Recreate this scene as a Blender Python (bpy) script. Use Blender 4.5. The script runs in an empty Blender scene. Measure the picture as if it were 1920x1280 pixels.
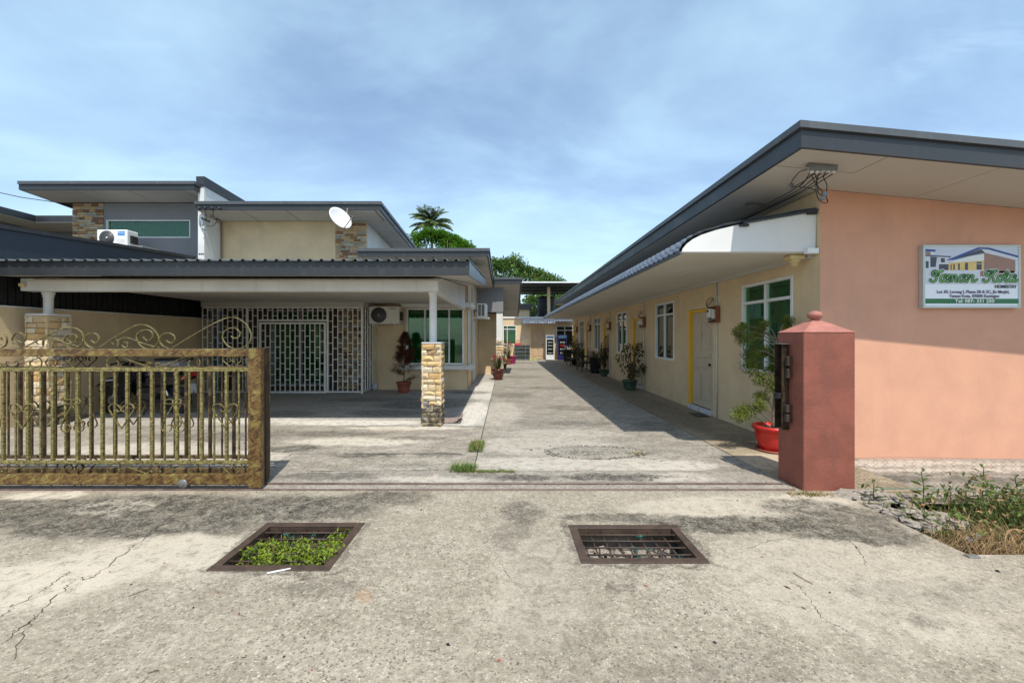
import bpy, math, random
from mathutils import Vector, Matrix
R = math.radians
S = bpy.context.scene
COL = S.collection

# ------------------------------------------------------------------ camera, sky, sun, exposure
FPX, HX, HY, CH = 770.0, 948.0, 632.0, 1.55      # focal length in px of a 1920 wide frame, vanishing point, eye height
cam = bpy.data.cameras.new('camera'); co = bpy.data.objects.new('camera', cam); COL.objects.link(co)
co.location = (0, 0, CH); co.rotation_euler = (R(90), 0, 0)
cam.sensor_width = 36; cam.lens = FPX / 1920 * 36
cam.shift_x = (960 - HX) / 1920; cam.shift_y = -(640 - HY) / 1920
cam.clip_start = .05; cam.clip_end = 4000
S.camera = co
SUND = Vector((-.12, .525, -1)).normalized()       # direction the light travels
ELEV = math.asin(-SUND.z)
w = bpy.data.worlds.new('World'); S.world = w; w.use_nodes = True
def build_world():
    nt = w.node_tree; N = nt.nodes; L = nt.links
    for n in list(N): N.remove(n)
    out = N.new('ShaderNodeOutputWorld'); bg = N.new('ShaderNodeBackground')
    sky = N.new('ShaderNodeTexSky'); sky.sky_type = 'NISHITA'; sky.sun_disc = False
    sky.sun_elevation = ELEV
    sky.sun_rotation = math.atan2(-SUND.x, -SUND.y)
    sky.air_density = 1.0; sky.dust_density = .9; sky.ozone_density = 1.0
    tc = N.new('ShaderNodeTexCoord'); sep = N.new('ShaderNodeSeparateXYZ'); L.new(tc.outputs['Generated'], sep.inputs[0])
    def M(op, a, b=None, c=None):
        m = N.new('ShaderNodeMath'); m.operation = op
        for i, v in enumerate((a, b, c)):
            if v is None: continue
            if isinstance(v, (int, float)): m.inputs[i].default_value = v
            else: L.new(v, m.inputs[i])
        return m.outputs[0]
    z = M('ADD', M('MAXIMUM', sep.outputs[2], 0), .16)
    cx = M('DIVIDE', sep.outputs[0], z); cy = M('DIVIDE', sep.outputs[1], z)
    cmb = N.new('ShaderNodeCombineXYZ'); L.new(cx, cmb.inputs[0]); L.new(cy, cmb.inputs[1])
    def noise(scale, det, rough, dist, sc, rot):
        mp = N.new('ShaderNodeMapping'); mp.inputs['Scale'].default_value = sc; mp.inputs['Rotation'].default_value = (0, 0, rot)
        L.new(cmb.outputs[0], mp.inputs[0])
        n = N.new('ShaderNodeTexNoise'); n.inputs['Scale'].default_value = scale; n.inputs['Detail'].default_value = det
        n.inputs['Roughness'].default_value = rough; n.inputs['Distortion'].default_value = dist
        L.new(mp.outputs[0], n.inputs['Vector']); return n.outputs['Fac']
    def ramp(f, a, b):
        m = N.new('ShaderNodeMapRange'); m.interpolation_type = 'SMOOTHSTEP'
        L.new(f, m.inputs[0]); m.inputs[1].default_value = a; m.inputs[2].default_value = b; return m.outputs[0]
    veil = ramp(noise(.9, 6, .55, .35, (1, 1.4, 1), .4), .32, .74)
    wisps = ramp(noise(1.5, 8, .62, .35, (.6, 1.7, 1), -.5), .54, .82)
    gate = ramp(noise(.55, 3, .5, 0, (1, 1, 1), 1.9), .42, .66)
    # little bright cumulus low down
    low = M('SUBTRACT', 1.0, ramp(sep.outputs[2], .05, .42))
    puff = M('MULTIPLY', ramp(noise(2.2, 7, .6, .3, (.55, .9, 1), .2), .56, .74), low)
    f = M('ADD', M('MULTIPLY', veil, .44), M('MULTIPLY', M('MULTIPLY', wisps, gate), .5))
    f = M('ADD', f, .08); f = M('ADD', f, M('MULTIPLY', puff, .45)); f = M('ADD', f, M('MULTIPLY', low, .16)); f = M('MINIMUM', f, .92)
    mix = N.new('ShaderNodeMix'); mix.data_type = 'RGBA'
    L.new(f, mix.inputs[0]); L.new(sky.outputs[0], mix.inputs[6]); mix.inputs[7].default_value = (4.1, 5.9, 6.9, 1)
    L.new(mix.outputs[2], bg.inputs[0]); bg.inputs[1].default_value = .15
    L.new(bg.outputs[0], out.inputs[0])
build_world()
sl = bpy.data.lights.new('sun', 'SUN'); sl.energy = 3.75; sl.angle = R(.55); sl.color = (1, .945, .85)
so = bpy.data.objects.new('sun', sl); COL.objects.link(so)
so.rotation_euler = SUND.to_track_quat('-Z', 'Y').to_euler(); so.location = (3, -8, 20)
S.view_settings.view_transform = 'Standard'; S.view_settings.look = 'None'
S.view_settings.exposure = .47; S.view_settings.gamma = 1; S.view_settings.use_curve_mapping = False
S.render.engine = 'CYCLES'

# ------------------------------------------------------------------ helpers
def at(px, py, d): return Vector(((px - HX) * d / FPX, d, CH + (HY - py) * d / FPX))
def X(px, d): return (px - HX) * d / FPX
def Z(py, d): return CH + (HY - py) * d / FPX
def srgb(h):
    h = h.lstrip('#'); o = []
    for i in (0, 2, 4):
        c = int(h[i:i+2], 16) / 255; o.append(c / 12.92 if c <= .04045 else ((c + .055) / 1.055) ** 2.4)
    return tuple(o)
WO = {}
class MB:
    def __init__(s): s.v = []; s.f = []; s.m = []; s.sm = []
    def add(s, vs, fs, mi=0, smooth=False):
        b = len(s.v); s.v += [tuple(p) for p in vs]
        for f in fs: s.f.append([b + i for i in f]); s.m.append(mi); s.sm.append(smooth)
        return s
    def box(s, x0, x1, y0, y1, z0, z1, mi=0):
        x0, x1 = sorted((x0, x1)); y0, y1 = sorted((y0, y1)); z0, z1 = sorted((z0, z1))
        return s.add([(x0,y0,z0),(x1,y0,z0),(x1,y1,z0),(x0,y1,z0),(x0,y0,z1),(x1,y0,z1),(x1,y1,z1),(x0,y1,z1)],
              [(0,3,2,1),(4,5,6,7),(0,1,5,4),(1,2,6,5),(2,3,7,6),(3,0,4,7)], mi)
    def bbox(s, x0, x1, y0, y1, z0, z1, b=.01, mi=0):      # box with bevelled edges
        x0, x1 = sorted((x0, x1)); y0, y1 = sorted((y0, y1)); z0, z1 = sorted((z0, z1))
        vs = []; ix = {}
        xs = (x0, x1); ys = (y0, y1); zs = (z0, z1); sg = (1, -1)
        for i in (0,1):
            for j in (0,1):
                for k in (0,1):
                    for a in range(3):
                        p = [xs[i] + sg[i]*b, ys[j] + sg[j]*b, zs[k] + sg[k]*b]
                        p[a] = (xs[i], ys[j], zs[k])[a]
                        ix[(i,j,k,a)] = len(vs); vs.append(p)
        F = []
        for i in (0,1): F.append([ix[(i,0,0,0)],ix[(i,1,0,0)],ix[(i,1,1,0)],ix[(i,0,1,0)]])
        for j in (0,1): F.append([ix[(0,j,0,1)],ix[(1,j,0,1)],ix[(1,j,1,1)],ix[(0,j,1,1)]])
        for k in (0,1): F.append([ix[(0,0,k,2)],ix[(1,0,k,2)],ix[(1,1,k,2)],ix[(0,1,k,2)]])
        for i in (0,1):
            for j in (0,1): F.append([ix[(i,j,0,0)],ix[(i,j,1,0)],ix[(i,j,1,1)],ix[(i,j,0,1)]])
            for k in (0,1): F.append([ix[(i,0,k,0)],ix[(i,1,k,0)],ix[(i,1,k,2)],ix[(i,0,k,2)]])
        for j in (0,1):
            for k in (0,1): F.append([ix[(0,j,k,1)],ix[(1,j,k,1)],ix[(1,j,k,2)],ix[(0,j,k,2)]])
        for i in (0,1):
            for j in (0,1):
                for k in (0,1): F.append([ix[(i,j,k,0)],ix[(i,j,k,1)],ix[(i,j,k,2)]])
        return s.add(vs, F, mi)
    def hexa(s, p, mi=0):
        return s.add(p, [(0,3,2,1),(4,5,6,7),(0,1,5,4),(1,2,6,5),(2,3,7,6),(3,0,4,7)], mi)
    def prism(s, pts, axis, a, b, mi=0):                     # polygon (2D) extruded along axis 'x','y' or 'z'
        def mk(p, t): return {'x': (t, p[0], p[1]), 'y': (p[0], t, p[1]), 'z': (p[0], p[1], t)}[axis]
        n = len(pts); vs = [mk(p, a) for p in pts] + [mk(p, b) for p in pts]
        return s.add(vs, [list(range(n))[::-1], list(range(n, 2*n))] + [(i, (i+1) % n, n + (i+1) % n, n + i) for i in range(n)], mi)
    def tube(s, pts, r, n=6, mi=0, r1=None, cap=True, smooth=True):
        pts = [Vector(p) for p in pts]; k = len(pts); r1 = r if r1 is None else r1
        up = None; rings = []
        for i, p in enumerate(pts):
            t = (pts[min(i+1, k-1)] - pts[max(i-1, 0)])
            t = t.normalized() if t.length > 1e-9 else Vector((0,0,1))
            if up is None: up = Vector((0,0,1)) if abs(t.z) < .9 else Vector((0,1,0))
            a = t.cross(up)
            if a.length < 1e-6: a = t.cross(Vector((1,.3,0)))
            a.normalize(); b2 = a.cross(t).normalized(); up = b2
            rr = r + (r1 - r) * i / max(1, k-1)
            rings.append([p + a * math.cos(2*math.pi*j/n) * rr + b2 * math.sin(2*math.pi*j/n) * rr for j in range(n)])
        vs = [q for rg in rings for q in rg]
        fs = [(i*n+j, i*n+(j+1)%n, (i+1)*n+(j+1)%n, (i+1)*n+j) for i in range(k-1) for j in range(n)]
        if cap: fs += [list(range(n))[::-1], [(k-1)*n+j for j in range(n)]]
        return s.add(vs, fs, mi, smooth)
    def sweep(s, pts, w, t, mi=0):                           # flat bar bent in an XZ plane; w along Y, t in the plane
        pts = [Vector(p) for p in pts]; k = len(pts); vs = []
        for i, p in enumerate(pts):
            d = (pts[min(i+1, k-1)] - pts[max(i-1, 0)]); d.y = 0; d.normalize()
            nrm = Vector((-d.z, 0, d.x)) * t/2; y = Vector((0, w/2, 0))
            vs += [p+nrm-y, p+nrm+y, p-nrm+y, p-nrm-y]
        fs = [(4*i+j, 4*i+(j+1)%4, 4*i+4+(j+1)%4, 4*i+4+j) for i in range(k-1) for j in range(4)] + [(3,2,1,0), (4*k-4,4*k-3,4*k-2,4*k-1)]
        return s.add(vs, fs, mi)
    def lathe(s, prof, c, n=24, mi=0, smooth=True, axis='z'):
        cx, cy, cz = c; vs = []
        for (r, h) in prof:
            for j in range(n):
                a = 2*math.pi*j/n; u, v2 = r*math.cos(a), r*math.sin(a)
                vs.append({'z': (cx+u, cy+v2, cz+h), 'y': (cx+u, cy+h, cz+v2), 'x': (cx+h, cy+u, cz+v2)}[axis])
        k = len(prof)
        fs = [(i*n+j, i*n+(j+1)%n, (i+1)*n+(j+1)%n, (i+1)*n+j) for i in range(k-1) for j in range(n)]
        s.add(vs, fs, mi, smooth)
        if prof[0][0] > 1e-4: s.add(vs[:n], [list(range(n))[::-1]], mi)
        if prof[-1][0] > 1e-4: s.add(vs[-n:], [list(range(n))], mi)
        return s
    def mesh(s, name, mats):
        me = bpy.data.meshes.new(name); me.from_pydata(s.v, [], s.f)
        for m in (mats if isinstance(mats, (list, tuple)) else [mats]): me.materials.append(m)
        me.polygons.foreach_set('material_index', s.m); me.polygons.foreach_set('use_smooth', s.sm); me.update()
        return me
    def build(s, name, mats, parent=None, origin=None, fix=False):
        xs = [p[0] for p in s.v]; ys = [p[1] for p in s.v]; zs = [p[2] for p in s.v]
        if origin is None: origin = ((min(xs)+max(xs))/2, (min(ys)+max(ys))/2, min(zs))
        o3 = Vector(origin); s.v = [(p[0]-o3.x, p[1]-o3.y, p[2]-o3.z) for p in s.v]
        me = s.mesh(name, mats)
        if fix:
            import bmesh
            bm = bmesh.new(); bm.from_mesh(me); bmesh.ops.recalc_face_normals(bm, faces=bm.faces); bm.to_mesh(me); bm.free()
        o = bpy.data.objects.new(name, me); COL.objects.link(o); WO[o.name] = o3
        if parent: o.parent = parent; o.location = o3 - WO[parent.name]
        else: o.location = o3
        return o
def place(name, me, loc, parent=None, scale=(1,1,1), rot=(0,0,0)):
    o = bpy.data.objects.new(name, me); COL.objects.link(o); loc = Vector(loc); WO[o.name] = loc
    o.location = loc - WO[parent.name] if parent else loc
    if parent: o.parent = parent
    o.scale = scale; o.rotation_euler = rot
    return o
def tag(o, label=None, cat=None, group=None, kind=None):
    if label: o['label'] = label
    if cat: o['category'] = cat
    if group: o['group'] = group
    if kind: o['kind'] = kind
    return o
def thing(name, loc, label, cat, group=None):
    o = bpy.data.objects.new(name, None); COL.objects.link(o); o.location = loc; WO[o.name] = Vector(loc)
    o.empty_display_size = .2
    return tag(o, label, cat, group)
def struct(name, mb, m, parent=None):
    o = mb.build(name, m, parent)
    if not parent: o['kind'] = 'structure'
    return o
def copy_tree(o, parent=None):
    c = o.copy(); COL.objects.link(c); WO[c.name] = WO[o.name].copy()
    if parent: c.parent = parent
    for ch in [x for x in bpy.data.objects if x.parent == o]: copy_tree(ch, c)
    return c
def smoothpts(pts, k=6):
    P = [Vector(p) for p in pts]; P = [P[0]*2-P[1]] + P + [P[-1]*2-P[-2]]; out = []
    for i in range(1, len(P)-2):
        for j in range(k):
            t = j/k; a, b, c, d = P[i-1], P[i], P[i+1], P[i+2]
            out.append(.5*((2*b)+(c-a)*t+(2*a-5*b+4*c-d)*t*t+(3*b-a-3*c+d)*t**3))
    out.append(P[-2]); return out

# ------------------------------------------------------------------ materials
def newmat(name):
    m = bpy.data.materials.new(name); m.use_nodes = True; nt = m.node_tree
    return m, nt, nt.nodes, nt.links, nt.nodes['Principled BSDF']
class NB:
    def __init__(s, nt): s.nt = nt; s.N = nt.nodes; s.L = nt.links
    def put(s, sock, v):
        if isinstance(v, (int, float)): sock.default_value = v
        elif isinstance(v, tuple): sock.default_value = v if len(v) == len(sock.default_value) else (*v, 1)
        else: s.L.new(v, sock)
    def math(s, op, a, b=None, c=None, clamp=False):
        n = s.N.new('ShaderNodeMath'); n.operation = op; n.use_clamp = clamp
        for i, v in enumerate((a, b, c)):
            if v is not None: s.put(n.inputs[i], v)
        return n.outputs[0]
    def noise(s, vec, scale, det=4, rough=.5, dist=0, col=False):
        n = s.N.new('ShaderNodeTexNoise'); s.put(n.inputs['Scale'], scale); n.inputs['Detail'].default_value = det
        n.inputs['Roughness'].default_value = rough; n.inputs['Distortion'].default_value = dist
        if vec is not None: s.L.new(vec, n.inputs['Vector'])
        return n.outputs['Color' if col else 'Fac']
    def voro(s, vec, scale, out='Distance', feat='F1', rnd=1):
        n = s.N.new('ShaderNodeTexVoronoi'); n.inputs['Scale'].default_value = scale; n.feature = feat
        n.inputs['Randomness'].default_value = rnd; s.L.new(vec, n.inputs['Vector']); return n.outputs[out]
    def ramp(s, f, a, b, lo=0, hi=1, smooth=True):
        n = s.N.new('ShaderNodeMapRange'); n.interpolation_type = 'SMOOTHSTEP' if smooth else 'LINEAR'
        s.put(n.inputs[0], f)
        for i, v in enumerate((a, b, lo, hi)): n.inputs[i+1].default_value = v
        return n.outputs[0]
    def mix(s, f, a, b, mode='MIX'):
        n = s.N.new('ShaderNodeMix'); n.data_type = 'RGBA'; n.blend_type = mode
        s.put(n.inputs[0], f); s.put(n.inputs[6], a); s.put(n.inputs[7], b); return n.outputs[2]
    def mapping(s, vec, scale=(1,1,1), loc=(0,0,0), rot=(0,0,0)):
        n = s.N.new('ShaderNodeMapping'); n.inputs['Scale'].default_value = scale; n.inputs['Location'].default_value = loc
        n.inputs['Rotation'].default_value = rot; s.L.new(vec, n.inputs[0]); return n.outputs[0]
    def pos(s): return s.N.new('ShaderNodeNewGeometry').outputs['Position']
    def objc(s): return s.N.new('ShaderNodeTexCoord').outputs['Object']
    def rnd(s): return s.N.new('ShaderNodeObjectInfo').outputs['Random']
    def bump(s, h, strength, dist, bsdf):
        n = s.N.new('ShaderNodeBump'); n.inputs['Strength'].default_value = strength; n.inputs['Distance'].default_value = dist
        s.L.new(h, n.inputs['Height']); s.L.new(n.outputs[0], bsdf.inputs['Normal'])
    def cramp(s, f, stops, const=False):
        n = s.N.new('ShaderNodeValToRGB'); cr = n.color_ramp
        if const: cr.interpolation = 'CONSTANT'
        cr.elements[0].position = stops[0][0]; cr.elements[0].color = (*stops[0][1], 1)
        cr.elements[1].position = stops[1][0]; cr.elements[1].color = (*stops[1][1], 1)
        for p, c in stops[2:]:
            e = cr.elements.new(p); e.color = (*c, 1)
        s.put(n.inputs[0], f); return n.outputs[0]
def sc(c, k): return tuple(min(1, x*k) for x in c)
def paint(name, col, rough=.6, var=.12, scale=2.5, bump=.15, metal=0, streak=0, fine=60, dirt=(.12,.10,.08), spec=.5, rv=0, chip=0):
    m, nt, N, L, b = newmat(name); q = NB(nt); P = q.pos()
    n1 = q.noise(P, scale, 6, .6, .3); n2 = q.noise(P, fine, 3, .6)
    c = q.mix(q.ramp(n1, .3, .7), sc(col, 1-var), sc(col, 1+var))
    if streak:
        st = q.ramp(q.noise(q.mapping(P, (5, 5, .35)), 1.6, 6, .65, .2), .52, .78)
        c = q.mix(q.math('MULTIPLY', st, streak), c, dirt)
        blot = q.ramp(q.noise(P, .9, 5, .6, .4), .5, .75)
        c = q.mix(q.math('MULTIPLY', blot, streak*.5), c, sc(col, .72))
    if chip:
        ch = q.ramp(q.noise(P, 16, 7, .75, .8), chip, chip+.02); c = q.mix(ch, c, (.55,.47,.43))
    if rv:
        c = q.mix(q.math('MULTIPLY', q.rnd(), rv), c, (.02,.02,.02))
    L.new(c, b.inputs['Base Color'])
    r = q.ramp(n1, .2, .8, max(0, rough-.1), min(1, rough+.1)); L.new(r, b.inputs['Roughness'])
    b.inputs['Metallic'].default_value = metal; b.inputs['Specular IOR Level'].default_value = spec
    if bump: q.bump(n2, bump, .004, b)
    return m
M = {}
YEL = (.63, .485, .30)
M['plaster_yellow'] = paint('plaster_yellow', YEL, .8, .09, 1.6, .5, streak=.24, dirt=(.33,.26,.17), fine=45)
M['plaster_pink'] = paint('plaster_pink', (.62, .325, .215), .82, .07, 1.8, .5, streak=.15, dirt=(.36,.2,.15), fine=40)
M['plaster_grey'] = paint('plaster_grey', (.20, .20, .21), .8, .07, 1.6, .3, streak=.1)
M['plaster_white'] = paint('plaster_white', (.66, .66, .64), .8, .08, 1.5, .3, streak=.3, dirt=(.25,.25,.24))
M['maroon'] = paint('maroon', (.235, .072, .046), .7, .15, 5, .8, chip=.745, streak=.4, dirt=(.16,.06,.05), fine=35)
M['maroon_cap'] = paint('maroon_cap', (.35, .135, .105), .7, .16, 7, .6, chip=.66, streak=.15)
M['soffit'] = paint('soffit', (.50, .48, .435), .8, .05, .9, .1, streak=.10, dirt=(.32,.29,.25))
M['soffit_pale'] = paint('soffit_pale', (.60, .575, .51), .8, .05, 1, .1, streak=.12, dirt=(.38,.34,.3))  # slightly paler soffit paint, for the awning ceiling boards
M['fascia'] = paint('fascia', (.027, .029, .032), .45, .10, 1.2, .08, streak=.18, dirt=(.15,.155,.16))
M['fascia_cap'] = paint('fascia_cap', (.072, .078, .084), .45, .10, 1.5, .08, streak=.3, dirt=(.2,.21,.21))
M['roof_sheet'] = paint('roof_sheet', (.105, .12, .14), .42, .12, 3, .1, streak=.2, dirt=(.22,.24,.26), metal=.3)
M['canopy_sheet'] = paint('canopy_sheet', (.16, .17, .17), .5, .15, 3, .1, metal=.4, streak=.2)
M['tile_sheet'] = paint('tile_sheet', (.10, .122, .155), .38, .15, 4, .1, streak=.25, dirt=(.33,.36,.4))
M['navy_panel'] = paint('navy_panel', (.026, .036, .052), .5, .12, 1, .05)
M['white_paint'] = paint('white_paint', (.72, .73, .72), .5, .05, 3, .08, streak=.12, dirt=(.4,.4,.38))
M['white_panel'] = paint('white_panel', (.68, .68, .67), .6, .04, 2, .05, streak=.14, dirt=(.42,.42,.4))
M['grille_white'] = paint('grille_white', (.72, .70, .66), .45, .08, 6, .05)
M['cream_door'] = paint('cream_door', (.50, .42, .30), .6, .06, 3, .1, streak=.1)
M['far_door'] = paint('far_door', (.5, .36, .23), .6, .08, 3, .1)
M['yellow_frame'] = paint('yellow_frame', (.75, .42, .02), .5, .06, 4, .05)
M['step_tile'] = paint('step_tile', (.55, .56, .58), .3, .06, 8, .02)
M['black'] = paint('black', (.012, .012, .013), .45, .3, 9, .05)
M['rubber'] = paint('rubber', (.018, .018, .018), .8, .3, 9, .2)
M['dark_metal'] = paint('dark_metal', (.05, .048, .045), .45, .2, 9, .1, metal=.5)
M['steel'] = paint('steel', (.42, .42, .41), .35, .15, 8, .05, metal=.8)
M['grey_metal'] = paint('grey_metal', (.2, .2, .195), .5, .12, 8, .05, metal=.4)
M['rust_frame'] = paint('rust_frame', (.055, .034, .022), .65, .25, 9, .4, streak=.2, dirt=(.16,.08,.04))
M['rail_rust'] = paint('rail_rust', (.14, .095, .078), .55, .35, 7, .3, metal=.3)
M['red_pot'] = paint('red_pot', (.52, .018, .014), .32, .15, 8, .1, streak=.2, dirt=(.2,.03,.02))
M['glazed_pot'] = paint('glazed_pot', (.10, .022, .015), .22, .4, 10, .1)
M['terracotta'] = paint('terracotta', (.28, .075, .045), .6, .15, 6, .1)
M['green_pot'] = paint('green_pot', (.05, .085, .055), .4, .25, 8, .1)
M['magenta_pot'] = paint('magenta_pot', (.30, .02, .10), .5, .1, 5, .05)
M['soil'] = paint('soil', (.07, .045, .03), .95, .4, 30, .8)
M['bark'] = paint('bark', (.19, .15, .115), .9, .3, 20, .8)
M['twig'] = paint('twig', (.13, .085, .055), .9, .3, 20, .5)
M['wood'] = paint('wood', (.22, .075, .03), .5, .2, 12, .2)
M['ac_body'] = paint('ac_body', (.66, .64, .58), .45, .04, 4, .02, streak=.1, dirt=(.4,.38,.33))
M['ac_body_white'] = paint('ac_body_white', (.78, .78, .75), .45, .04, 4, .02)
M['ac_fan'] = paint('ac_fan', (.06, .06, .062), .5, .1, 9, .02)
M['badge_blue'] = paint('badge_blue', (.01, .22, .62), .4, .02, 5, 0)
M['tank'] = paint('tank', (.018, .02, .026), .5, .2, 3, .05)
M['dish'] = paint('dish', (.68, .69, .68), .45, .05, 6, .03, streak=.12)
M['cable'] = paint('cable', (.015, .014, .014), .55, .2, 9, .02)
M['conduit'] = paint('conduit', (.60, .57, .50), .55, .06, 6, .02, streak=.1)
M['mat_cloth'] = paint('mat_cloth', (.27, .20, .18), .95, .15, 20, .5)
M['mortar'] = paint('mortar', (.16, .14, .12), .9, .2, 12, .4)
M['red'] = paint('red', (.55, .02, .015), .4, .1, 5, .02)
M['bike_dark'] = paint('bike_dark', (.016, .014, .016), .25, .2, 5, .02)
M['bike_red'] = paint('bike_red', (.40, .015, .012), .25, .1, 5, .02)
M['box_grey'] = paint('box_grey', (.22, .225, .24), .45, .05, 5, .02)
M['chrome'] = paint('chrome', (.6, .6, .6), .2, .05, 5, .02, metal=1)
M['orange'] = paint('orange', (.65, .14, .02), .35, .05, 5, .02)
M['frame_grey'] = paint('frame_grey', (.50, .54, .52), .4, .05, 5, .02, metal=.3)
M['sign_white'] = paint('sign_white', (.80, .84, .90), .4, .02, 2, 0)
M['sign_green'] = paint('sign_green', (.01, .15, .045), .4, .02, 5, 0)
M['sign_lgreen'] = paint('sign_lgreen', (.12, .34, .09), .4, .3, 7, 0)
M['sign_black'] = paint('sign_black', (.02, .03, .035), .4, .02, 5, 0)
M['sign_text'] = paint('sign_text', (.14, .10, .17), .4, .02, 5, 0)
M['sign_wtext'] = paint('sign_wtext', (.75, .78, .76), .4, .02, 5, 0)
M['sign_blue'] = paint('sign_blue', (.015, .06, .26), .4, .1, 5, 0)
M['sign_brown'] = paint('sign_brown', (.32, .17, .13), .4, .1, 8, 0)
M['sign_yellow'] = paint('sign_yellow', (.7, .5, .17), .4, .1, 8, 0)
M['sign_pale'] = paint('sign_pale', (.62, .66, .74), .4, .06, 8, 0)
M['sign_dark'] = paint('sign_dark', (.05, .055, .08), .4, .1, 8, 0)
M['sign_sky'] = paint('sign_sky', (.55, .6, .72), .4, .08, 3, 0)
M['number'] = paint('number', (.06, .05, .04), .5, .02, 5, 0)
M['fridge_white'] = paint('fridge_white', (.72, .74, .75), .3, .03, 4, .01)
M['fridge_blue'] = paint('fridge_blue', (.02, .02, .10), .3, .05, 4, .01)
M['fridge_sign'] = paint('fridge_sign', (.05, .12, .19), .3, .5, 14, .01)
M['paper'] = paint('paper', (.5, .5, .52), .7, .05, 9, .01)
M['glassware'] = paint('glassware', (.30, .33, .30), .15, .1, 6, 0)
M['goods'] = paint('goods', (.26, .27, .27), .5, .8, 30, 0)
M['lime'] = paint('lime', (.3, .6, .02), .4, .1, 5, 0)
M['rope_teal'] = paint('rope_teal', (.03, .22, .19), .6, .2, 30, .1)
M['flower_pink'] = paint('flower_pink', (.45, .04, .09), .6, .2, 30, 0)
M['flower_white'] = paint('flower_white', (.6, .5, .48), .6, .1, 30, 0)
M['straw'] = paint('straw', (.30, .19, .09), .9, .35, 15, 0)
M['pipe_brown'] = paint('pipe_brown', (.25, .12, .06), .6, .1, 6, 0)
M['cctv'] = paint('cctv', (.56, .44, .22), .5, .05, 6, 0)
M['pit_wall'] = paint('pit_wall', (.16, .14, .12), .95, .35, 9, .8)
M['curtain'] = paint('curtain', (.012, .078, .027), .8, .15, 6, .1)
M['curtain_dark'] = paint('curtain_dark', (.012, .040, .026), .8, .15, 6, .1)
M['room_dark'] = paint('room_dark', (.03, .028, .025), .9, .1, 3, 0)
M['room_brown'] = paint('room_brown', (.055, .036, .022), .8, .2, 3, .1)
M['plant_card'] = paint('plant_card', (.02, .02, .02), .9, .1, 3, 0)

def leafmat(name, c1, c2, c3=None, trans=.34, sc_=1.3):
    m, nt, N, L, b = newmat(name); q = NB(nt); P = q.pos()
    f = q.noise(P, sc_, 3, .6); g = q.noise(P, sc_*14, 2, .6)
    c = q.mix(q.ramp(q.math('ADD', q.math('MULTIPLY', f, .6), q.math('MULTIPLY', g, .4)), .38, .62), c1, c2)
    if c3: c = q.mix(q.ramp(q.noise(P, sc_*2.3, 3, .6), .58, .72), c, c3)
    L.new(c, b.inputs['Base Color']); b.inputs['Roughness'].default_value = .55; b.inputs['Specular IOR Level'].default_value = .3
    t = N.new('ShaderNodeBsdfTranslucent'); L.new(c, t.inputs[0])
    mx = N.new('ShaderNodeMixShader'); mx.inputs[0].default_value = trans
    L.new(b.outputs[0], mx.inputs[1]); L.new(t.outputs[0], mx.inputs[2]); L.new(mx.outputs[0], N['Material Output'].inputs[0])
    return m
M['leaf_tree'] = leafmat('leaf_tree', (.055,.12,.022), (.15,.25,.055), (.20,.17,.07), sc_=.5)
M['leaf_bright'] = leafmat('leaf_bright', (.05,.14,.008), (.13,.28,.016), sc_=.6)
M['leaf_palm'] = leafmat('leaf_palm', (.11,.17,.06), (.22,.28,.12), (.3,.22,.12), sc_=.8)
M['leaf_cypress'] = leafmat('leaf_cypress', (.07,.10,.016), (.20,.24,.035), (.28,.15,.07), sc_=5)
M['leaf_droop'] = leafmat('leaf_droop', (.045,.05,.018), (.12,.11,.045), (.12,.075,.035), sc_=4)
M['leaf_red'] = leafmat('leaf_red', (.07,.02,.012), (.15,.045,.025), (.05,.05,.02), sc_=4)
M['leaf_weed'] = leafmat('leaf_weed', (.05,.085,.02), (.12,.17,.035), (.18,.12,.05), sc_=6)
M['leaf_lime'] = leafmat('leaf_lime', (.12,.18,.01), (.26,.33,.03), sc_=8)
M['leaf_grass'] = leafmat('leaf_grass', (.09,.16,.025), (.16,.23,.05), (.22,.2,.08), sc_=8)

def glass(name, tint, refl_rough=.02, dens=.55):
    m, nt, N, L, b = newmat(name); q = NB(nt)
    tr = N.new('ShaderNodeBsdfTransparent'); tr.inputs[0].default_value = (*tint, 1)
    gl = N.new('ShaderNodeBsdfGlossy'); gl.inputs['Roughness'].default_value = refl_rough; gl.inputs[0].default_value = (.9,.95,.92,1)
    fr = N.new('ShaderNodeLayerWeight'); fr.inputs['Blend'].default_value = .5
    mx = N.new('ShaderNodeMixShader'); L.new(q.math('ADD', q.math('MULTIPLY', q.math('POWER', fr.outputs['Facing'], 4.0), .75), .05), mx.inputs[0]); L.new(tr.outputs[0], mx.inputs[1]); L.new(gl.outputs[0], mx.inputs[2])
    L.new(mx.outputs[0], N['Material Output'].inputs[0]); return m
M['glass_green'] = glass('glass_green', (.50, .88, .64))
M['glass_dark'] = glass('glass_dark', (.22, .30, .28))
M['glass_clear'] = glass('glass_clear', (.75, .8, .8))

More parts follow.
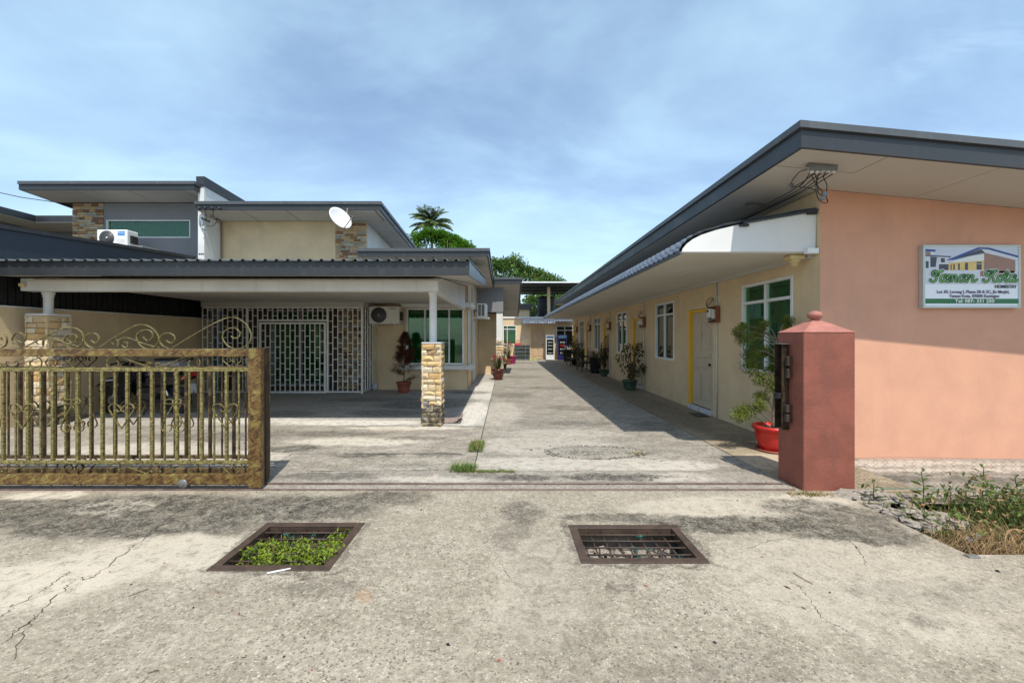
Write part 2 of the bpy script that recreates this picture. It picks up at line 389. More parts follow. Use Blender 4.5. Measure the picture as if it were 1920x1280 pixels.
def mat_bronze():
    m, nt, N, L, b = newmat('bronze_gate'); q = NB(nt); P = q.pos()
    f = q.math('ADD', q.math('MULTIPLY', q.noise(q.mapping(q.mapping(P, rot=(0, .5, 0)), (9, 20, 50)), 1.0, 6, .7, .8), .45), q.math('MULTIPLY', q.noise(P, 13, 7, .72, .6), .55))
    c = q.cramp(f, [(.30, (.022,.015,.010)), (.43, (.075,.042,.018)), (.50, (.19,.10,.035)), (.55, (.22,.18,.055)), (.65, (.38,.32,.11)), (.78, (.07,.065,.028))])
    L.new(c, b.inputs['Base Color']); b.inputs['Metallic'].default_value = .35; b.inputs['Roughness'].default_value = .36
    q.bump(q.noise(P, 90, 4, .6), .2, .003, b); return m
M['bronze'] = mat_bronze()
def mat_bronze2():
    m, nt, N, L, b = newmat('bronze_bar'); q = NB(nt); P = q.pos()
    f = q.noise(q.mapping(P, (16, 16, 30)), 2.2, 6, .75, .8)
    c = q.cramp(f, [(.30, (.025,.017,.009)), (.43, (.11,.082,.026)), (.55, (.27,.225,.080)), (.70, (.52,.46,.22))])
    L.new(c, b.inputs['Base Color']); b.inputs['Metallic'].default_value = .35; b.inputs['Roughness'].default_value = .38; return m
M['bronze_bar'] = mat_bronze2()
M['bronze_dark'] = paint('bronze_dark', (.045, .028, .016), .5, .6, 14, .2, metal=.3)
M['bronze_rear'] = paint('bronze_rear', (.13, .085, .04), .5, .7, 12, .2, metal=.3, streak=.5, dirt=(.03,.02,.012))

def mat_stone(name, ramp, moss=0):
    m, nt, N, L, b = newmat(name); q = NB(nt); P = q.pos(); r = q.rnd()
    c = q.cramp(r, ramp, const=True)
    n = q.noise(P, 18, 6, .65, .6)
    c = q.mix(q.ramp(n, .50, .80, 0, .6), c, (.60,.50,.36)); c = q.mix(q.ramp(q.noise(P, 11, 5, .7), .55, .75, 0, .7), c, (.30,.14,.05))
    c = q.mix(q.ramp(q.noise(P, 34, 4, .7), .6, .8, 0, .6), c, (.09,.07,.05))
    if moss: c = q.mix(q.ramp(q.noise(P, 9, 5, .7), .40, .72, .97, .35), c, (.035,.033,.024))
    L.new(c, b.inputs['Base Color']); b.inputs['Roughness'].default_value = .85
    q.bump(q.noise(P, 45, 6, .7), .7, .012, b); return m
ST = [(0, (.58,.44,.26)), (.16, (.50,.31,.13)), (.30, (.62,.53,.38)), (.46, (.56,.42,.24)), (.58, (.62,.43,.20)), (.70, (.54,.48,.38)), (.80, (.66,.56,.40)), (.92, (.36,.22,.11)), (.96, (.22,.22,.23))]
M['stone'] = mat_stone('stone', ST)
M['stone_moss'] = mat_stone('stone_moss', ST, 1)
M['stone_panel'] = mat_stone('stone_wall', [(0, (.44,.33,.19)), (.16, (.28,.15,.07)), (.32, (.42,.38,.29)), (.48, (.38,.29,.18)), (.62, (.50,.34,.17)), (.76, (.30,.29,.25)), (.88, (.18,.09,.045))])  # browner stone mix of the wall panels

# ---- weathered concrete: one world-space material with every stain at its own place
def concrete(name, base, light, agg=1.0, shade=1.0, stains=(), pale=(), rusts=(), smoothc=0):
    m, nt, N, L, b = newmat(name); q = NB(nt); P = q.pos()
    big = q.noise(P, .55, 5, .6, .5); mid = q.noise(P, 3.1, 7, .65, .6); streaks = q.noise(q.mapping(P, (1, 3.2, 1)), 1.6, 8, .72, 1.1)
    c = q.mix(q.ramp(big, .3, .7), sc(base, .90*shade), sc(base, 1.08*shade))
    c = q.mix(q.ramp(mid, .40, .68, 0, .75), c, sc(light, shade))
    c = q.mix(q.ramp(streaks, .48, .60, 0, .75 if smoothc else .30), c, sc(light, 1.12*shade))
    c = q.mix(q.ramp(q.noise(q.mapping(P, (1, 2.2, 1)), 4.5, 8, .75, .9), .50, .68, 0, .65 if smoothc else .45), c, sc(base, .52*shade))
    # exposed aggregate
    wn = q.noise(P, 30, 3, .6, 0, col=True); vw = N.new('ShaderNodeVectorMath'); vw.operation = 'MULTIPLY_ADD'; L.new(wn, vw.inputs[0]); vw.inputs[1].default_value = (.035,.035,.0); L.new(P, vw.inputs[2]); vd = q.voro(vw.outputs[0], 64); vc = q.voro(vw.outputs[0], 64, 'Color'); sepc = N.new('ShaderNodeSeparateColor'); L.new(vc, sepc.inputs[0])
    peb = q.math('MULTIPLY', q.ramp(vd, .50, .30), q.ramp(sepc.outputs[0], .30, .40))
    pc = q.cramp(sepc.outputs[1], [(0, sc(base, .42)), (.26, sc(light, 1.2)), (.44, sc(base, .66)), (.60, (.20,.145,.10)), (.72, sc(light, 1.4)), (.88, (.075,.058,.05))], const=True)
    amt = q.ramp(q.noise(P, 1.3, 4, .6), .35, .6, .55*agg, .95*agg)
    c = q.mix(q.math('MULTIPLY', peb, amt), c, pc)
    v2 = q.voro(P, 30); v2c = q.voro(P, 30, 'Color'); s2 = N.new('ShaderNodeSeparateColor'); L.new(v2c, s2.inputs[0])
    pit = q.math('MULTIPLY', q.ramp(v2, .20, .10), q.ramp(s2.outputs[0], .74, .77)); c = q.mix(q.math('MULTIPLY', pit, .8*agg), c, (.07,.055,.045))
    c = q.mix(q.ramp(q.noise(q.mapping(P, (1, 1.8, 1)), 11, 8, .78, .8), .46, .60, 0, .55 if smoothc else .20), c, sc(base, .62)); c = q.mix(q.ramp(q.noise(P, 19, 6, .75, .5), .42, .62, 0, .42), c, sc(base, .60)); c = q.mix(q.ramp(q.noise(P, 27, 6, .75, .5), .48, .66, 0, .55), c, sc(light, 1.25)); c = q.mix(q.ramp(q.noise(P, 120, 4, .75), .46, .72, 0, .62), c, sc(base, .42)); c = q.mix(q.ramp(q.noise(P, 85, 4, .75), .54, .74, 0, .7), c, sc(light, 1.35)); c = q.mix(q.ramp(q.noise(P, 14, 6, .75), .5, .72, 0, .35), c, sc(base, .5))
    wv = q.noise(P, 3.4, 7, .72, 0, col=True)
    def warp(k):
        a = N.new('ShaderNodeVectorMath'); a.operation = 'MULTIPLY_ADD'; L.new(wv, a.inputs[0]); a.inputs[1].default_value = (k,k,0); L.new(P, a.inputs[2]); return a.outputs[0]
    WP = warp(.42)
    def blobs(lst):
        acc = None
        for (x, y, rx, ry, k) in lst:
            v = q.mapping(WP, (1/rx, 1/ry, 0), (-(x+.21)/rx, -(y+.21)/ry, 0))
            ln = N.new('ShaderNodeVectorMath'); ln.operation = 'LENGTH'; L.new(v, ln.inputs[0])
            f = q.ramp(ln.outputs['Value'], 1.45, .85, 0, min(1, k*1.2))
            acc = f if acc is None else q.math('MAXIMUM', acc, f)
        return acc
    brk = q.noise(P, 9, 8, .75, .6)
    if pale:
        f = q.math('MULTIPLY', blobs(pale), q.ramp(brk, .38, .52, .2, 1)); c = q.mix(f, c, sc(light, 1.22*shade))
    if stains:
        f = q.math('MULTIPLY', blobs(stains), q.ramp(brk, .40, .66, 1.0, .35)); f = q.math('MULTIPLY', f, q.ramp(peb, 0, 1, 1, .62)); f = q.math('MULTIPLY', f, q.ramp(q.noise(P, 42, 5, .8), .48, .62, 1, .45))
        c = q.mix(f, c, (.036,.033,.026))
    if rusts:
        c = q.mix(blobs(rusts), c, (.36,.20,.09))
    L.new(c, b.inputs['Base Color']); L.new(q.ramp(mid, .3, .7, .75, .95), b.inputs['Roughness']); b.inputs['Specular IOR Level'].default_value = .25
    h = q.math('ADD', q.math('MULTIPLY', q.noise(P, 60, 6, .7), .5), q.math('MULTIPLY', peb, .35*agg)); h = q.math('ADD', h, q.math('MULTIPLY', mid, .8)); h = q.math('SUBTRACT', h, q.math('MULTIPLY', pit, .5))
    q.bump(h, .55, .012, b); return m
CB, CL = (.285, .245, .184), (.415, .366, .29)
M['conc_road'] = concrete('concrete_road', CB, CL, 1.0,
    stains=[(-4.3,3.62,1.0,.26,.95),(-3.1,3.80,.95,.20,.95),(-2.1,3.72,.8,.27,1),(-3.1,3.40,.9,.20,.85),(-1.2,3.95,.4,.16,.75),(-1.7,3.62,.5,.14,.7),(.25,2.5,.22,.6,.28),(-3.6,2.4,.5,.18,.3),(2.6,2.5,.5,.12,.25),(.15,3.62,.16,.22,.6),(.05,3.2,.12,.25,.4),
            (.95,3.52,.45,.08,.7),(2.0,3.42,.85,.13,1),(2.75,3.22,.45,.10,.8),(2.75,3.75,.35,.17,.75),(3.0,3.45,.25,.3,.7),(.95,1.9,.35,.10,.30),(.3,2.35,.16,.10,.25),(-1.15,2.55,.3,.07,.35),(.7,2.55,.07,.03,.5),(2.3,2.25,.10,.04,.4),(-5.2,2.9,.6,.3,.6),(-1.6,2.70,.45,.025,.6),(-2.0,3.1,.03,.35,.6),(-1.14,3.1,.03,.35,.5),(.95,2.79,.45,.025,.6),(.49,3.1,.03,.3,.6),(1.43,3.1,.03,.3,.6)],
    pale=[(-3.6,3.75,.32,.14,.9),(-4.5,4.0,.3,.1,.8),(-2.4,2.9,.7,.25,.6),(-3.0,2.6,.5,.25,.7),(2.9,3.9,.4,.15,.6),(2.2,2.6,.8,.5,.35),(1.9,3.75,.7,.2,.5),(.2,2.6,.25,.5,.35)],
    rusts=[(-.87,2.46,.04,.05,.25),(-.84,2.52,.02,.03,.25)])
M['conc_strip'] = concrete('concrete_strip', (.25,.222,.185), (.39,.352,.297), .8, stains=[(.2,4.52,.25,.10,.85),(1.2,4.56,.6,.085,.85),(-2.0,4.6,.5,.1,.6),(-.3,4.6,.3,.08,.4)], pale=[(-.8,4.5,.5,.1,.6),(1.9,4.55,.35,.12,.6)])
M['conc_drive'] = concrete('concrete_drive', (.215,.193,.155), (.40,.365,.31), .35, smoothc=1,
    stains=[(1.3,7.4,.5,.2,.5),(.2,11.0,.5,.4,.45),(1.2,12.4,.6,.2,.4),(1.5,9.0,.5,.3,.45),(.4,7.5,.4,.2,.3),(.6,16,.7,.5,.4),(1.0,20,.8,.6,.4),(1.3,5.52,.6,.16,.45),(2.6,7.2,.3,.4,.4),(.8,25,.9,.8,.45)],
    pale=[(.7,5.05,1.2,.26,.55),(.5,5.9,.9,.4,.4),(1.0,6.6,.8,.3,.35),(-.1,8.5,.35,1.2,.4),(2.0,4.95,.5,.16,.7)])
M['conc_apron'] = concrete('concrete_apron', (.275,.218,.145), (.38,.31,.22), .35, smoothc=1, stains=[(3.3,9,.4,2,.45),(3.4,14,.4,3,.4),(3.5,6.2,.3,.3,.35)], pale=[(3.3,5.1,.4,.3,.7)])
M['conc_left'] = concrete('concrete_left', (.235,.208,.168), (.42,.38,.315), .45, smoothc=1,
    stains=[(-1.85,5.42,.35,.07,.7),(-.9,5.44,.3,.05,.6),(-3.0,5.7,.35,.14,.8),(-3.0,6.6,1.0,.16,.55),(-1.4,6.3,.4,.12,.5),(-4.6,6.4,1.0,.25,.5),(-1.2,5.0,.3,.1,.3)],
    pale=[(-2.2,6.1,.9,.2,.7),(-3.4,5.3,.5,.3,.6),(-1.7,7.0,.9,.12,.8),(-5,5.6,1.0,.4,.6)])
M['conc_carport'] = concrete('concrete_carport', (.33,.31,.272), (.45,.425,.375), .2, smoothc=1,
    stains=[(-1.9,9.4,.9,.5,.65),(-3.2,10.2,1.1,.3,.5),(-4.6,8.3,.7,.3,.5),(-2.4,8.4,.7,.3,.55),(-1.0,11.5,.5,.3,.7),(-1.2,10,.6,.3,.5)], pale=[(-2.8,7.45,1.2,.2,.8),(-.65,8.5,.25,1.2,.8),(-4.5,7.6,1,.2,.6),(-.6,12,.3,2,.6)])
M['conc_yard'] = concrete('concrete_yard', (.28,.245,.205), (.38,.335,.285), .5, stains=[(4.6,4.95,.9,.04,.4),(6.0,5.0,.9,.04,.4),(5.2,4.75,.7,.04,.4),(4.2,4.55,.5,.12,.7),(5.3,4.5,.5,.12,.7),(6.4,4.6,.5,.12,.6)], pale=[(5,5.0,1.5,.2,.7)])
M['conc_pad'] = concrete('concrete_pad', (.24,.22,.18), (.40,.37,.31), 1.2, stains=[(1.0,5.5,.2,.1,.5)])
def mat_earth():
    m, nt, N, L, b = newmat('earth'); q = NB(nt); P = q.pos()
    c = q.mix(q.ramp(q.noise(P, .3, 5, .6), .4, .6), (.13,.12,.06), (.2,.17,.11)); c = q.mix(q.ramp(q.noise(P, 12, 4, .7), .4, .7, 0, .7), c, (.06,.05,.03))
    L.new(c, b.inputs['Base Color']); b.inputs['Roughness'].default_value = .95; q.bump(q.noise(P, 30, 5, .7), .8, .02, b); return m
M['earth'] = mat_earth()
M['crack'] = paint('crack', (.075, .062, .048), .95, .4, 30, 0)
# ------------------------------------------------------------------ ground
rng = random.Random(7)
def grid_holes(xs, ys, holes, z, th=.12):
    """slab from cells of an xs-ys grid; holes are (x0,x1,y0,y1)"""
    mb = MB()
    X_ = sorted(set(xs + [h[0] for h in holes] + [h[1] for h in holes])); Y_ = sorted(set(ys + [h[2] for h in holes] + [h[3] for h in holes]))
    def solid(i, j):
        if i < 0 or j < 0 or i >= len(X_)-1 or j >= len(Y_)-1: return False
        cx, cy = (X_[i]+X_[i+1])/2, (Y_[j]+Y_[j+1])/2
        return not any(h[0] < cx < h[1] and h[2] < cy < h[3] for h in holes)
    for i in range(len(X_)-1):
        for j in range(len(Y_)-1):
            if not solid(i, j): continue
            x0, x1, y0, y1 = X_[i], X_[i+1], Y_[j], Y_[j+1]
            mb.add([(x0,y0,z),(x1,y0,z),(x1,y1,z),(x0,y1,z)], [(0,1,2,3)])
            for (a, b2, s) in (((x0,y0),(x1,y0),(i,j-1)), ((x1,y0),(x1,y1),(i+1,j)), ((x1,y1),(x0,y1),(i,j+1)), ((x0,y1),(x0,y0),(i-1,j))):
                if not solid(*s): mb.add([(a[0],a[1],z-th),(b2[0],b2[1],z-th),(b2[0],b2[1],z),(a[0],a[1],z)], [(0,1,2,3)])
    return mb
PIT1 = (-1.975, -1.185, 2.735, 3.41); PIT2 = (.53, 1.39, 2.825, 3.37); DITCH = (3.30, 14, 2.93, 3.86)
EARTHH = [(-2.3, 1.7, 2.5, 3.7), (3.1, 14.2, 2.7, 4.0)]
struct('terrain', grid_holes([-900, 900], [-60, 1500], EARTHH, -.05, .02), M['earth'])
g = .007
struct('road', grid_holes([-40, 40], [-12, 4.155], [PIT1, PIT2, DITCH, (3.62, 40, 3.86, 4.2)], 0), M['conc_road'])
struct('track_strip', grid_holes([-40, 3.0], [4.17, 4.335], [], -.004), M['conc_strip'])
struct('threshold_strip', grid_holes([-40, 2.99], [4.35, 4.765], [], 0), M['conc_strip'])
struct('forecourt', grid_holes([-9, -.38], [4.78, 5.465], [], -.002), M['conc_left'])
struct('forecourt', grid_holes([-9, -.38], [5.475, 7.165], [], .001), M['conc_left'])
struct('carport_floor', grid_holes([-9, -.38], [7.175, 30], [], .004), M['conc_carport'])
struct('driveway', grid_holes([-.368, 2.962], [4.775, 12.69], [], 0), M['conc_drive'])
struct('driveway', grid_holes([-.368, 2.97], [12.71, 30], [], .002), M['conc_drive'])
struct('pavement', grid_holes([2.975, 4.2], [4.36, 28.6], [(3.0-.01, 3.53, 4.13, 4.53)], .003), M['conc_apron'])
struct('yard', grid_holes([3.62, 40], [3.88, 5.3], [(3.5, 3.53, 4.1, 4.53)], -.02), M['conc_yard'])
# uneven broken concrete round the foot of the gate pillar
mb = MB(); n = 20; ring = []
for i in range(n):
    a = 2*math.pi*i/n; r = .20*(1+.35*rng.random()); ring.append((3.48+r*1.35*math.cos(a), 4.02+r*.62*math.sin(a)))
mb.add([(x, y, -.02) for x, y in ring] + [(3.48+(x-3.48)*.75, 4.02+(y-4.02)*.7, .028+.02*rng.random()) for x, y in ring] + [(3.48, 4.02, .05)],
       [(i, (i+1) % n, n+(i+1) % n, n+i) for i in range(n)] + [(n+i, n+(i+1) % n, 2*n) for i in range(n)])
struct('broken_concrete', mb, M['conc_yard'])
# pits under the grates and the open ditch
def pit(h, depth, name):
    x0, x1, y0, y1 = h; e = .02; mb = MB(); z = -depth
    mb.box(x0-.1, x0-e, y0-.1, y1+.1, z, -.022); mb.box(x1+e, x1+.1, y0-.1, y1+.1, z, -.022)
    mb.box(x0-e, x1+e, y0-.1, y0-e, z, -.022); mb.box(x0-e, x1+e, y1+e, y1+.1, z, -.022); mb.box(x0-.1, x1+.1, y0-.1, y1+.1, z-.05, z)
    return struct(name, mb, M['pit_wall'])
pit(PIT1, .30, 'drain_pit'); pit(PIT2, .24, 'drain_pit'); pit(DITCH, .32, 'ditch')
# rubble in the pits
mb = MB()
def rock(mb, c, r, rng, mi=0):
    vs = []; 
    for a in range(3):
        for j in range(6):
            th = (a-1)*.75; ph = j*math.pi/3+a*.4; rr = r*(.7+.5*rng.random())
            vs.append((c[0]+rr*math.cos(th)*math.cos(ph), c[1]+rr*math.cos(th)*math.sin(ph), c[2]+rr*.6*math.sin(th)))
    mb.add(vs, [(a*6+j, a*6+(j+1) % 6, a*6+6+(j+1) % 6, a*6+6+j) for a in (0,1) for j in range(6)] + [tuple(range(5,-1,-1)), tuple(range(12,18))], mi)
for h, dz in ((PIT1, -.29), (PIT2, -.23)):
    for _ in range(150): rock(mb, (rng.uniform(h[0], h[1]), rng.uniform(h[2], h[3]), dz+rng.random()*.06), rng.uniform(.015, .06), rng)
tag(mb.build('rubble', M['conc_yard']), 'loose pale rubble lying in the drain pits', 'rubble', kind='stuff')
# cracks: thin dark dirt-filled lines
def crack(pts, w=.010, jit=.03, z=.003, seg=9, name='crack'):
    P = smoothpts([(x, y, 0) for x, y in pts], seg); mb = MB(); vs = []
    for i, p in enumerate(P):
        t = (P[min(i+1, len(P)-1)]-P[max(i-1, 0)]).normalized(); nrm = Vector((-t.y, t.x, 0))
        p = p + nrm*rng.uniform(-jit, jit); ww = w*.55*rng.uniform(.2, 1.2)*(.3 if i in (0, len(P)-1) else 1)
        vs += [(p.x+nrm.x*ww, p.y+nrm.y*ww, z), (p.x-nrm.x*ww, p.y-nrm.y*ww, z)]
    mb.add(vs, [(2*i, 2*i+1, 2*i+3, 2*i+2) for i in range(len(P)-1)]); return struct(name, mb, M['crack'])
def gp(px, py): d = FPX*CH/(py-HY); return ((px-HX)*d/FPX, d)
crack([gp(0,1208), gp(55,1165), gp(70,1150), gp(120,1105), gp(148,1085), gp(180,1078), gp(240,1030), gp(268,1012), gp(305,980), gp(330,960)], .007, .018)
crack([gp(0,1160), gp(30,1135), gp(75,1110), gp(110,1085), gp(135,1070)], .005, .015)
crack([gp(20,1240), gp(50,1180), gp(75,1150)], .004, .012)
crack([gp(935,1052), gp(945,1065), gp(958,1085)], .003, .01); crack([gp(1480,1090), gp(1505,1105), gp(1528,1140), gp(1545,1160), gp(1580,1178), gp(1600,1190)], .003, .01)
crack([gp(1590,1010), gp(1605,1025), gp(1618,1045), gp(1625,1060)], .004, .008); crack([gp(1400,1030), gp(1430,1018), gp(1470,1010), gp(1500,1015)], .003, .01)
crack([gp(510,872), gp(530,862), gp(548,851), gp(560,846)], .01, .02, .004); crack([gp(1285,890), gp(1340,895), gp(1370,905), gp(1400,900)], .004, .02)
crack([gp(565,882), gp(620,883), gp(720,882), gp(800,881), gp(860,879), gp(925,876), gp(960,888)], .011, .006, .004)
crack([gp(660,850), gp(720,851), gp(800,850), gp(856,850)], .012, .010, .004)
crack([(-.1,12.65), (.5,12.62), (1.1,12.75), (1.6,12.66), (2.3,12.7), (2.5,12.75)], .03, .03, .007)
crack([(-.35,7.9), (.5,7.7), (1.2,7.9), (1.9,7.6)], .006, .02); crack([(-1.0,8.2),(-.6,7.8),(-.38,7.7)], .005, .02, .008)
for q0 in ((850,720),(1180,760)): pass
# ragged round patch of old concrete in the drive
mb = MB(); n = 40; c0 = gp(1114, 848); ring = []
for i in range(n):
    a = 2*math.pi*i/n; k = 1+.10*math.sin(3*a+1)+.07*math.sin(7*a)+.05*rng.uniform(-1, 1); ring.append((c0[0]+.62*k*math.cos(a), c0[1]+.30*k*math.sin(a)))
mb.add([(x, y, .002) for x, y in ring] + [(c0[0]+(x-c0[0])*.93, c0[1]+(y-c0[1])*.93, .012) for x, y in ring] + [(c0[0], c0[1], .010)],
       [(i, (i+1) % n, n+(i+1) % n, n+i) for i in range(n)] + [(n+i, n+(i+1) % n, 2*n) for i in range(n)])
struct('concrete_patch', mb, M['conc_pad'])
for (a0, a1, kk) in ((0, 2.4, 1.03), (2.2, 4.6, 1.06), (4.4, 6.4, 1.02), (.5, 2.2, .8)):
    crack([(c0[0]+.62*kk*math.cos(a0+(a1-a0)*i/7), c0[1]+.30*kk*math.sin(a0+(a1-a0)*i/7)) for i in range(8)], .007, .015, .013 if kk < 1 else .005)
mb = MB()
for _ in range(230):
    a = rng.uniform(0, 2*math.pi); k = 1+rng.gauss(0, .06)
    rock(mb, (c0[0]+.62*k*math.cos(a), c0[1]+.30*k*math.sin(a), .010), rng.uniform(.005, .017), rng, rng.choice((0,1)))
for _ in range(90):
    rock(mb, (c0[0]+rng.uniform(-.5,.5), c0[1]+rng.uniform(-.2,.2), .012), rng.uniform(.006, .03), rng)
for _ in range(60):
    rock(mb, (rng.uniform(3.35,3.9), rng.uniform(3.4,3.85), -.06+rng.random()*.05), rng.uniform(.02, .07), rng)
for _ in range(70):
    rock(mb, (rng.uniform(3.3,3.75), rng.uniform(3.9,4.12), .02), rng.uniform(.008, .03), rng)
tag(mb.build('rubble', [M['conc_yard'], M['pit_wall']]), 'crumbled concrete bits along the round patch and pillar foot', 'rubble', kind='stuff')
# leaf litter, pebbles and twigs on the road
mb = MB()
for _ in range(260):
    x, y = rng.uniform(-5, 5), rng.uniform(1.7, 8.5); a = rng.uniform(0, 6.3); l = rng.uniform(.006, .018)*(1 if rng.random() < .93 else 1.8); h = .004+rng.random()*.006
    if any(p[0]-.05 < x < p[1]+.05 and p[2]-.05 < y < p[3]+.05 for p in (PIT1, PIT2, DITCH)): continue
    dx, dy = math.cos(a)*l, math.sin(a)*l
    mb.add([(x-dx,y-dy,.004),(x+dy*.4,y-dx*.4,h+.004),(x+dx,y+dy,.005),(x-dy*.4,y+dx*.4,.003)], [(0,1,2,3)], rng.choice((0,0,1,2)))
tag(mb.build('fallen_leaves', [M['black'], M['straw'], M['terracotta']]), 'dark dry leaf bits scattered over the concrete', 'litter', kind='stuff')
mb = MB()
for px, py, ln, a in ((260,1112,.09,.9),(1505,1085,.13,-1.3),(1590,960,.14,-.7),(288,1260,.04,.5),(1300,1052,.05,.1)):
    x, y = gp(px, py); P = [(x+ln*(t-.5)*math.cos(a)+rng.uniform(-.004,.004), y+ln*(t-.5)*math.sin(a), .006) for t in (0,.3,.6,1)]
    mb.tube(P, .0022, 4)
tag(mb.build('fallen_twigs', M['twig']), 'thin brown twigs lying on the concrete', 'litter', kind='stuff')
x, y = gp(524, 1072); mb = MB(); mb.tube([(x-.068,y-.022,.006),(x+.06,y+.028,.008)], .0062, 8)
tag(mb.build('white_tube', M['white_panel']), 'thin white plastic tube lying at the near edge of the weedy grate', 'litter')
x, y = gp(1290, 1050)

# gate track: two rusty rails
t = thing('gate_track', (0, 4.25, 0), 'pair of rusty steel gate rails set across the driveway entrance', 'track')
for yy in (4.162, 4.342):
    mb = MB(); mb.bbox(-9, 2.93, yy-.013, yy+.013, -.02, .012, .004); mb.build('rail', M['rail_rust'], t)

# ------------------------------------------------------------------ drain grates
def grate(h, ncross, nlong, label, seed):
    x0, x1, y0, y1 = h; t = thing('drain_grate', ((x0+x1)/2, (y0+y1)/2, 0), label, 'grate', 'drain grates in the concrete'); w_ = .050
    r = random.Random(seed)
    for (a, b, c, d) in ((x0-.013, x1+.013, y0-.012, y0+w_), (x0-.013, x1+.013, y1-w_, y1+.012)):
        mb = MB(); mb.bbox(a, b, c, d, -.004, .008, .002); mb.box(a+.03, b-.03, (d-.006 if c < y0 else c), (d if c < y0 else c+.006), -.055, -.005); mb.build('frame_bar', M['rust_frame'], t)
    for (a, b) in ((x0-.012, x0+w_), (x1-w_, x1+.012)):
        mb = MB(); mb.bbox(a, b, y0+w_+.001, y1-w_-.001, -.004, .0075, .002); mb.box((b-.006 if a < x0 else a), (b if a < x0 else a+.006), y0+w_, y1-w_, -.055, -.005); mb.build('frame_bar', M['rust_frame'], t)
    for i in range(ncross):
        yy = y0+w_+(y1-y0-2*w_)*(i+.75)/(ncross+.5); mb = MB(); mb.tube([(x0+w_, yy, -.012), (x1-w_, yy, -.012)], .0065, 8); mb.build('bar', M['rust_frame'], t)
    for i in range(nlong):
        xx = x0+w_+(x1-x0-2*w_)*(i+1)/(nlong+1); mb = MB(); mb.tube([(xx, y0+w_, -.030), (xx, y1-w_, -.030)], .0065, 8); mb.build('bar', M['rust_frame'], t)
    for i in range(3 if seed == 1 else 5):
        xx = x0+w_+(x1-x0-2*w_)*(r.randint(1, nlong))/(nlong+1); yy = y0+w_+(y1-y0-2*w_)*(r.randint(0, ncross-1)+.75)/(ncross+.5); mb = MB()
        P = [(xx+r.uniform(-.012,.012)*k*.3, yy+r.uniform(-.010,.010)*k*.3, -.028+.02*math.sin(k*2.1)) for k in range(1, 12)]
        mb.tube(smoothpts(P, 3), .0022, 4); mb.build('string_tie', M['rope_teal'], t)
    return t
grate(PIT1, 5, 6, 'square rusty drain grate with green weeds growing up through it', 1)
grate(PIT2, 4, 7, 'square rusty drain grate with teal string ties and no weeds', 2)

# ------------------------------------------------------------------ leaves
def leaf(mb, p, d, l, wd, rng, mi=0, fold=.25):
    d = Vector(d).normalized(); s = d.cross(Vector((rng.uniform(-.5,.5), rng.uniform(-.5,.5), 1))); s = s.normalized() if s.length > 1e-4 else Vector((1,0,0))
    u = s.cross(d).normalized(); p = Vector(p)
    mb.add([p, p+d*l*.5+s*wd*.5+u*wd*fold, p+d*l, p+d*l*.5-s*wd*.5+u*wd*fold], [(0,1,2),(0,2,3)], mi)
def rdir(rng, up=0):
    while True:
        v = Vector((rng.uniform(-1,1), rng.uniform(-1,1), rng.uniform(-1,1)))
        if .05 < v.length < 1: v.normalize(); v.z += up; return v.normalized()
def clump(mb, c, r, n, l, wd, rng, up=0, squash=.8, mi=0):
    for _ in range(n):
        v = rdir(rng); k = rng.random()**.45*r; p = (c[0]+v.x*k, c[1]+v.y*k, c[2]+v.z*k*squash)
        d = (v*.6+rdir(rng, up)).normalized(); leaf(mb, p, d, l*rng.uniform(.6,1.3), wd*rng.uniform(.7,1.2), rng, mi)
# weeds in the left pit
r = random.Random(3); mb = MB()
for _ in range(3400):
    u, v = r.random(), r.random()
    if v > .66 and not (u > .72): continue
    if v < .14 and u < .22: continue
    if r.random() < .25 and v > .45: continue
    x = PIT1[0]+.08+u*.70; y = PIT1[2]+.07+v*.56; z = -.085+.10*r.random()**1.2*(1.15-v*.6)
    leaf(mb, (x, y, z), rdir(r, .4), r.uniform(.020,.045), r.uniform(.014,.026), r, 0 if r.random() < .75 else 1)
for _ in range(60):
    x = PIT1[0]+.1+r.random()*.6; y = PIT1[2]+.1+r.random()*.4; mb.tube([(x,y,-.3),(x+r.uniform(-.05,.05),y+r.uniform(-.05,.05),-.02)], .002, 4, 2)
tag(mb.build('weeds', [M['leaf_lime'], M['leaf_weed'], M['straw']]), 'bright green weeds filling the left drain pit', 'weeds', kind='stuff')
# weeds and straw in the ditch
r = random.Random(5); mb = MB()
def blade(mb, p, h, lean, wd, r, mi):
    a = r.uniform(0, 6.28); dx, dy = math.cos(a), math.sin(a); vs = []
    for k in range(4):
        tt = k/3; q = (p[0]+dx*lean*tt*tt, p[1]+dy*lean*tt*tt, p[2]+h*tt*(1-.25*tt*lean/h if h > 0 else 1)); ww = wd*(1-tt)*.5+.0006
        vs += [(q[0]-dy*ww, q[1]+dx*ww, q[2]), (q[0]+dy*ww, q[1]-dx*ww, q[2])]
    mb.add(vs, [(2*i, 2*i+1, 2*i+3, 2*i+2) for i in range(3)], mi)
for _ in range(12000):
    x = 3.34+r.random()**.85*4.4; y = r.uniform(2.95, 3.9); 
    if x < 3.6 and y > 3.5 and r.random() < .4: continue
    dry = y < 3.27+.12*math.sin(x*7) or r.random() < .10
    if dry: blade(mb, (x, y, -.20+r.random()*.16), r.uniform(.08,.24), r.uniform(.08,.25), .004, r, 2 if r.random() < .85 else 0)
    else: blade(mb, (x, y, -.25), r.uniform(.2,.42)*(1.1 if x > 4.1 else .8), r.uniform(.03,.18), .007, r, 0 if r.random() < .85 else 2)
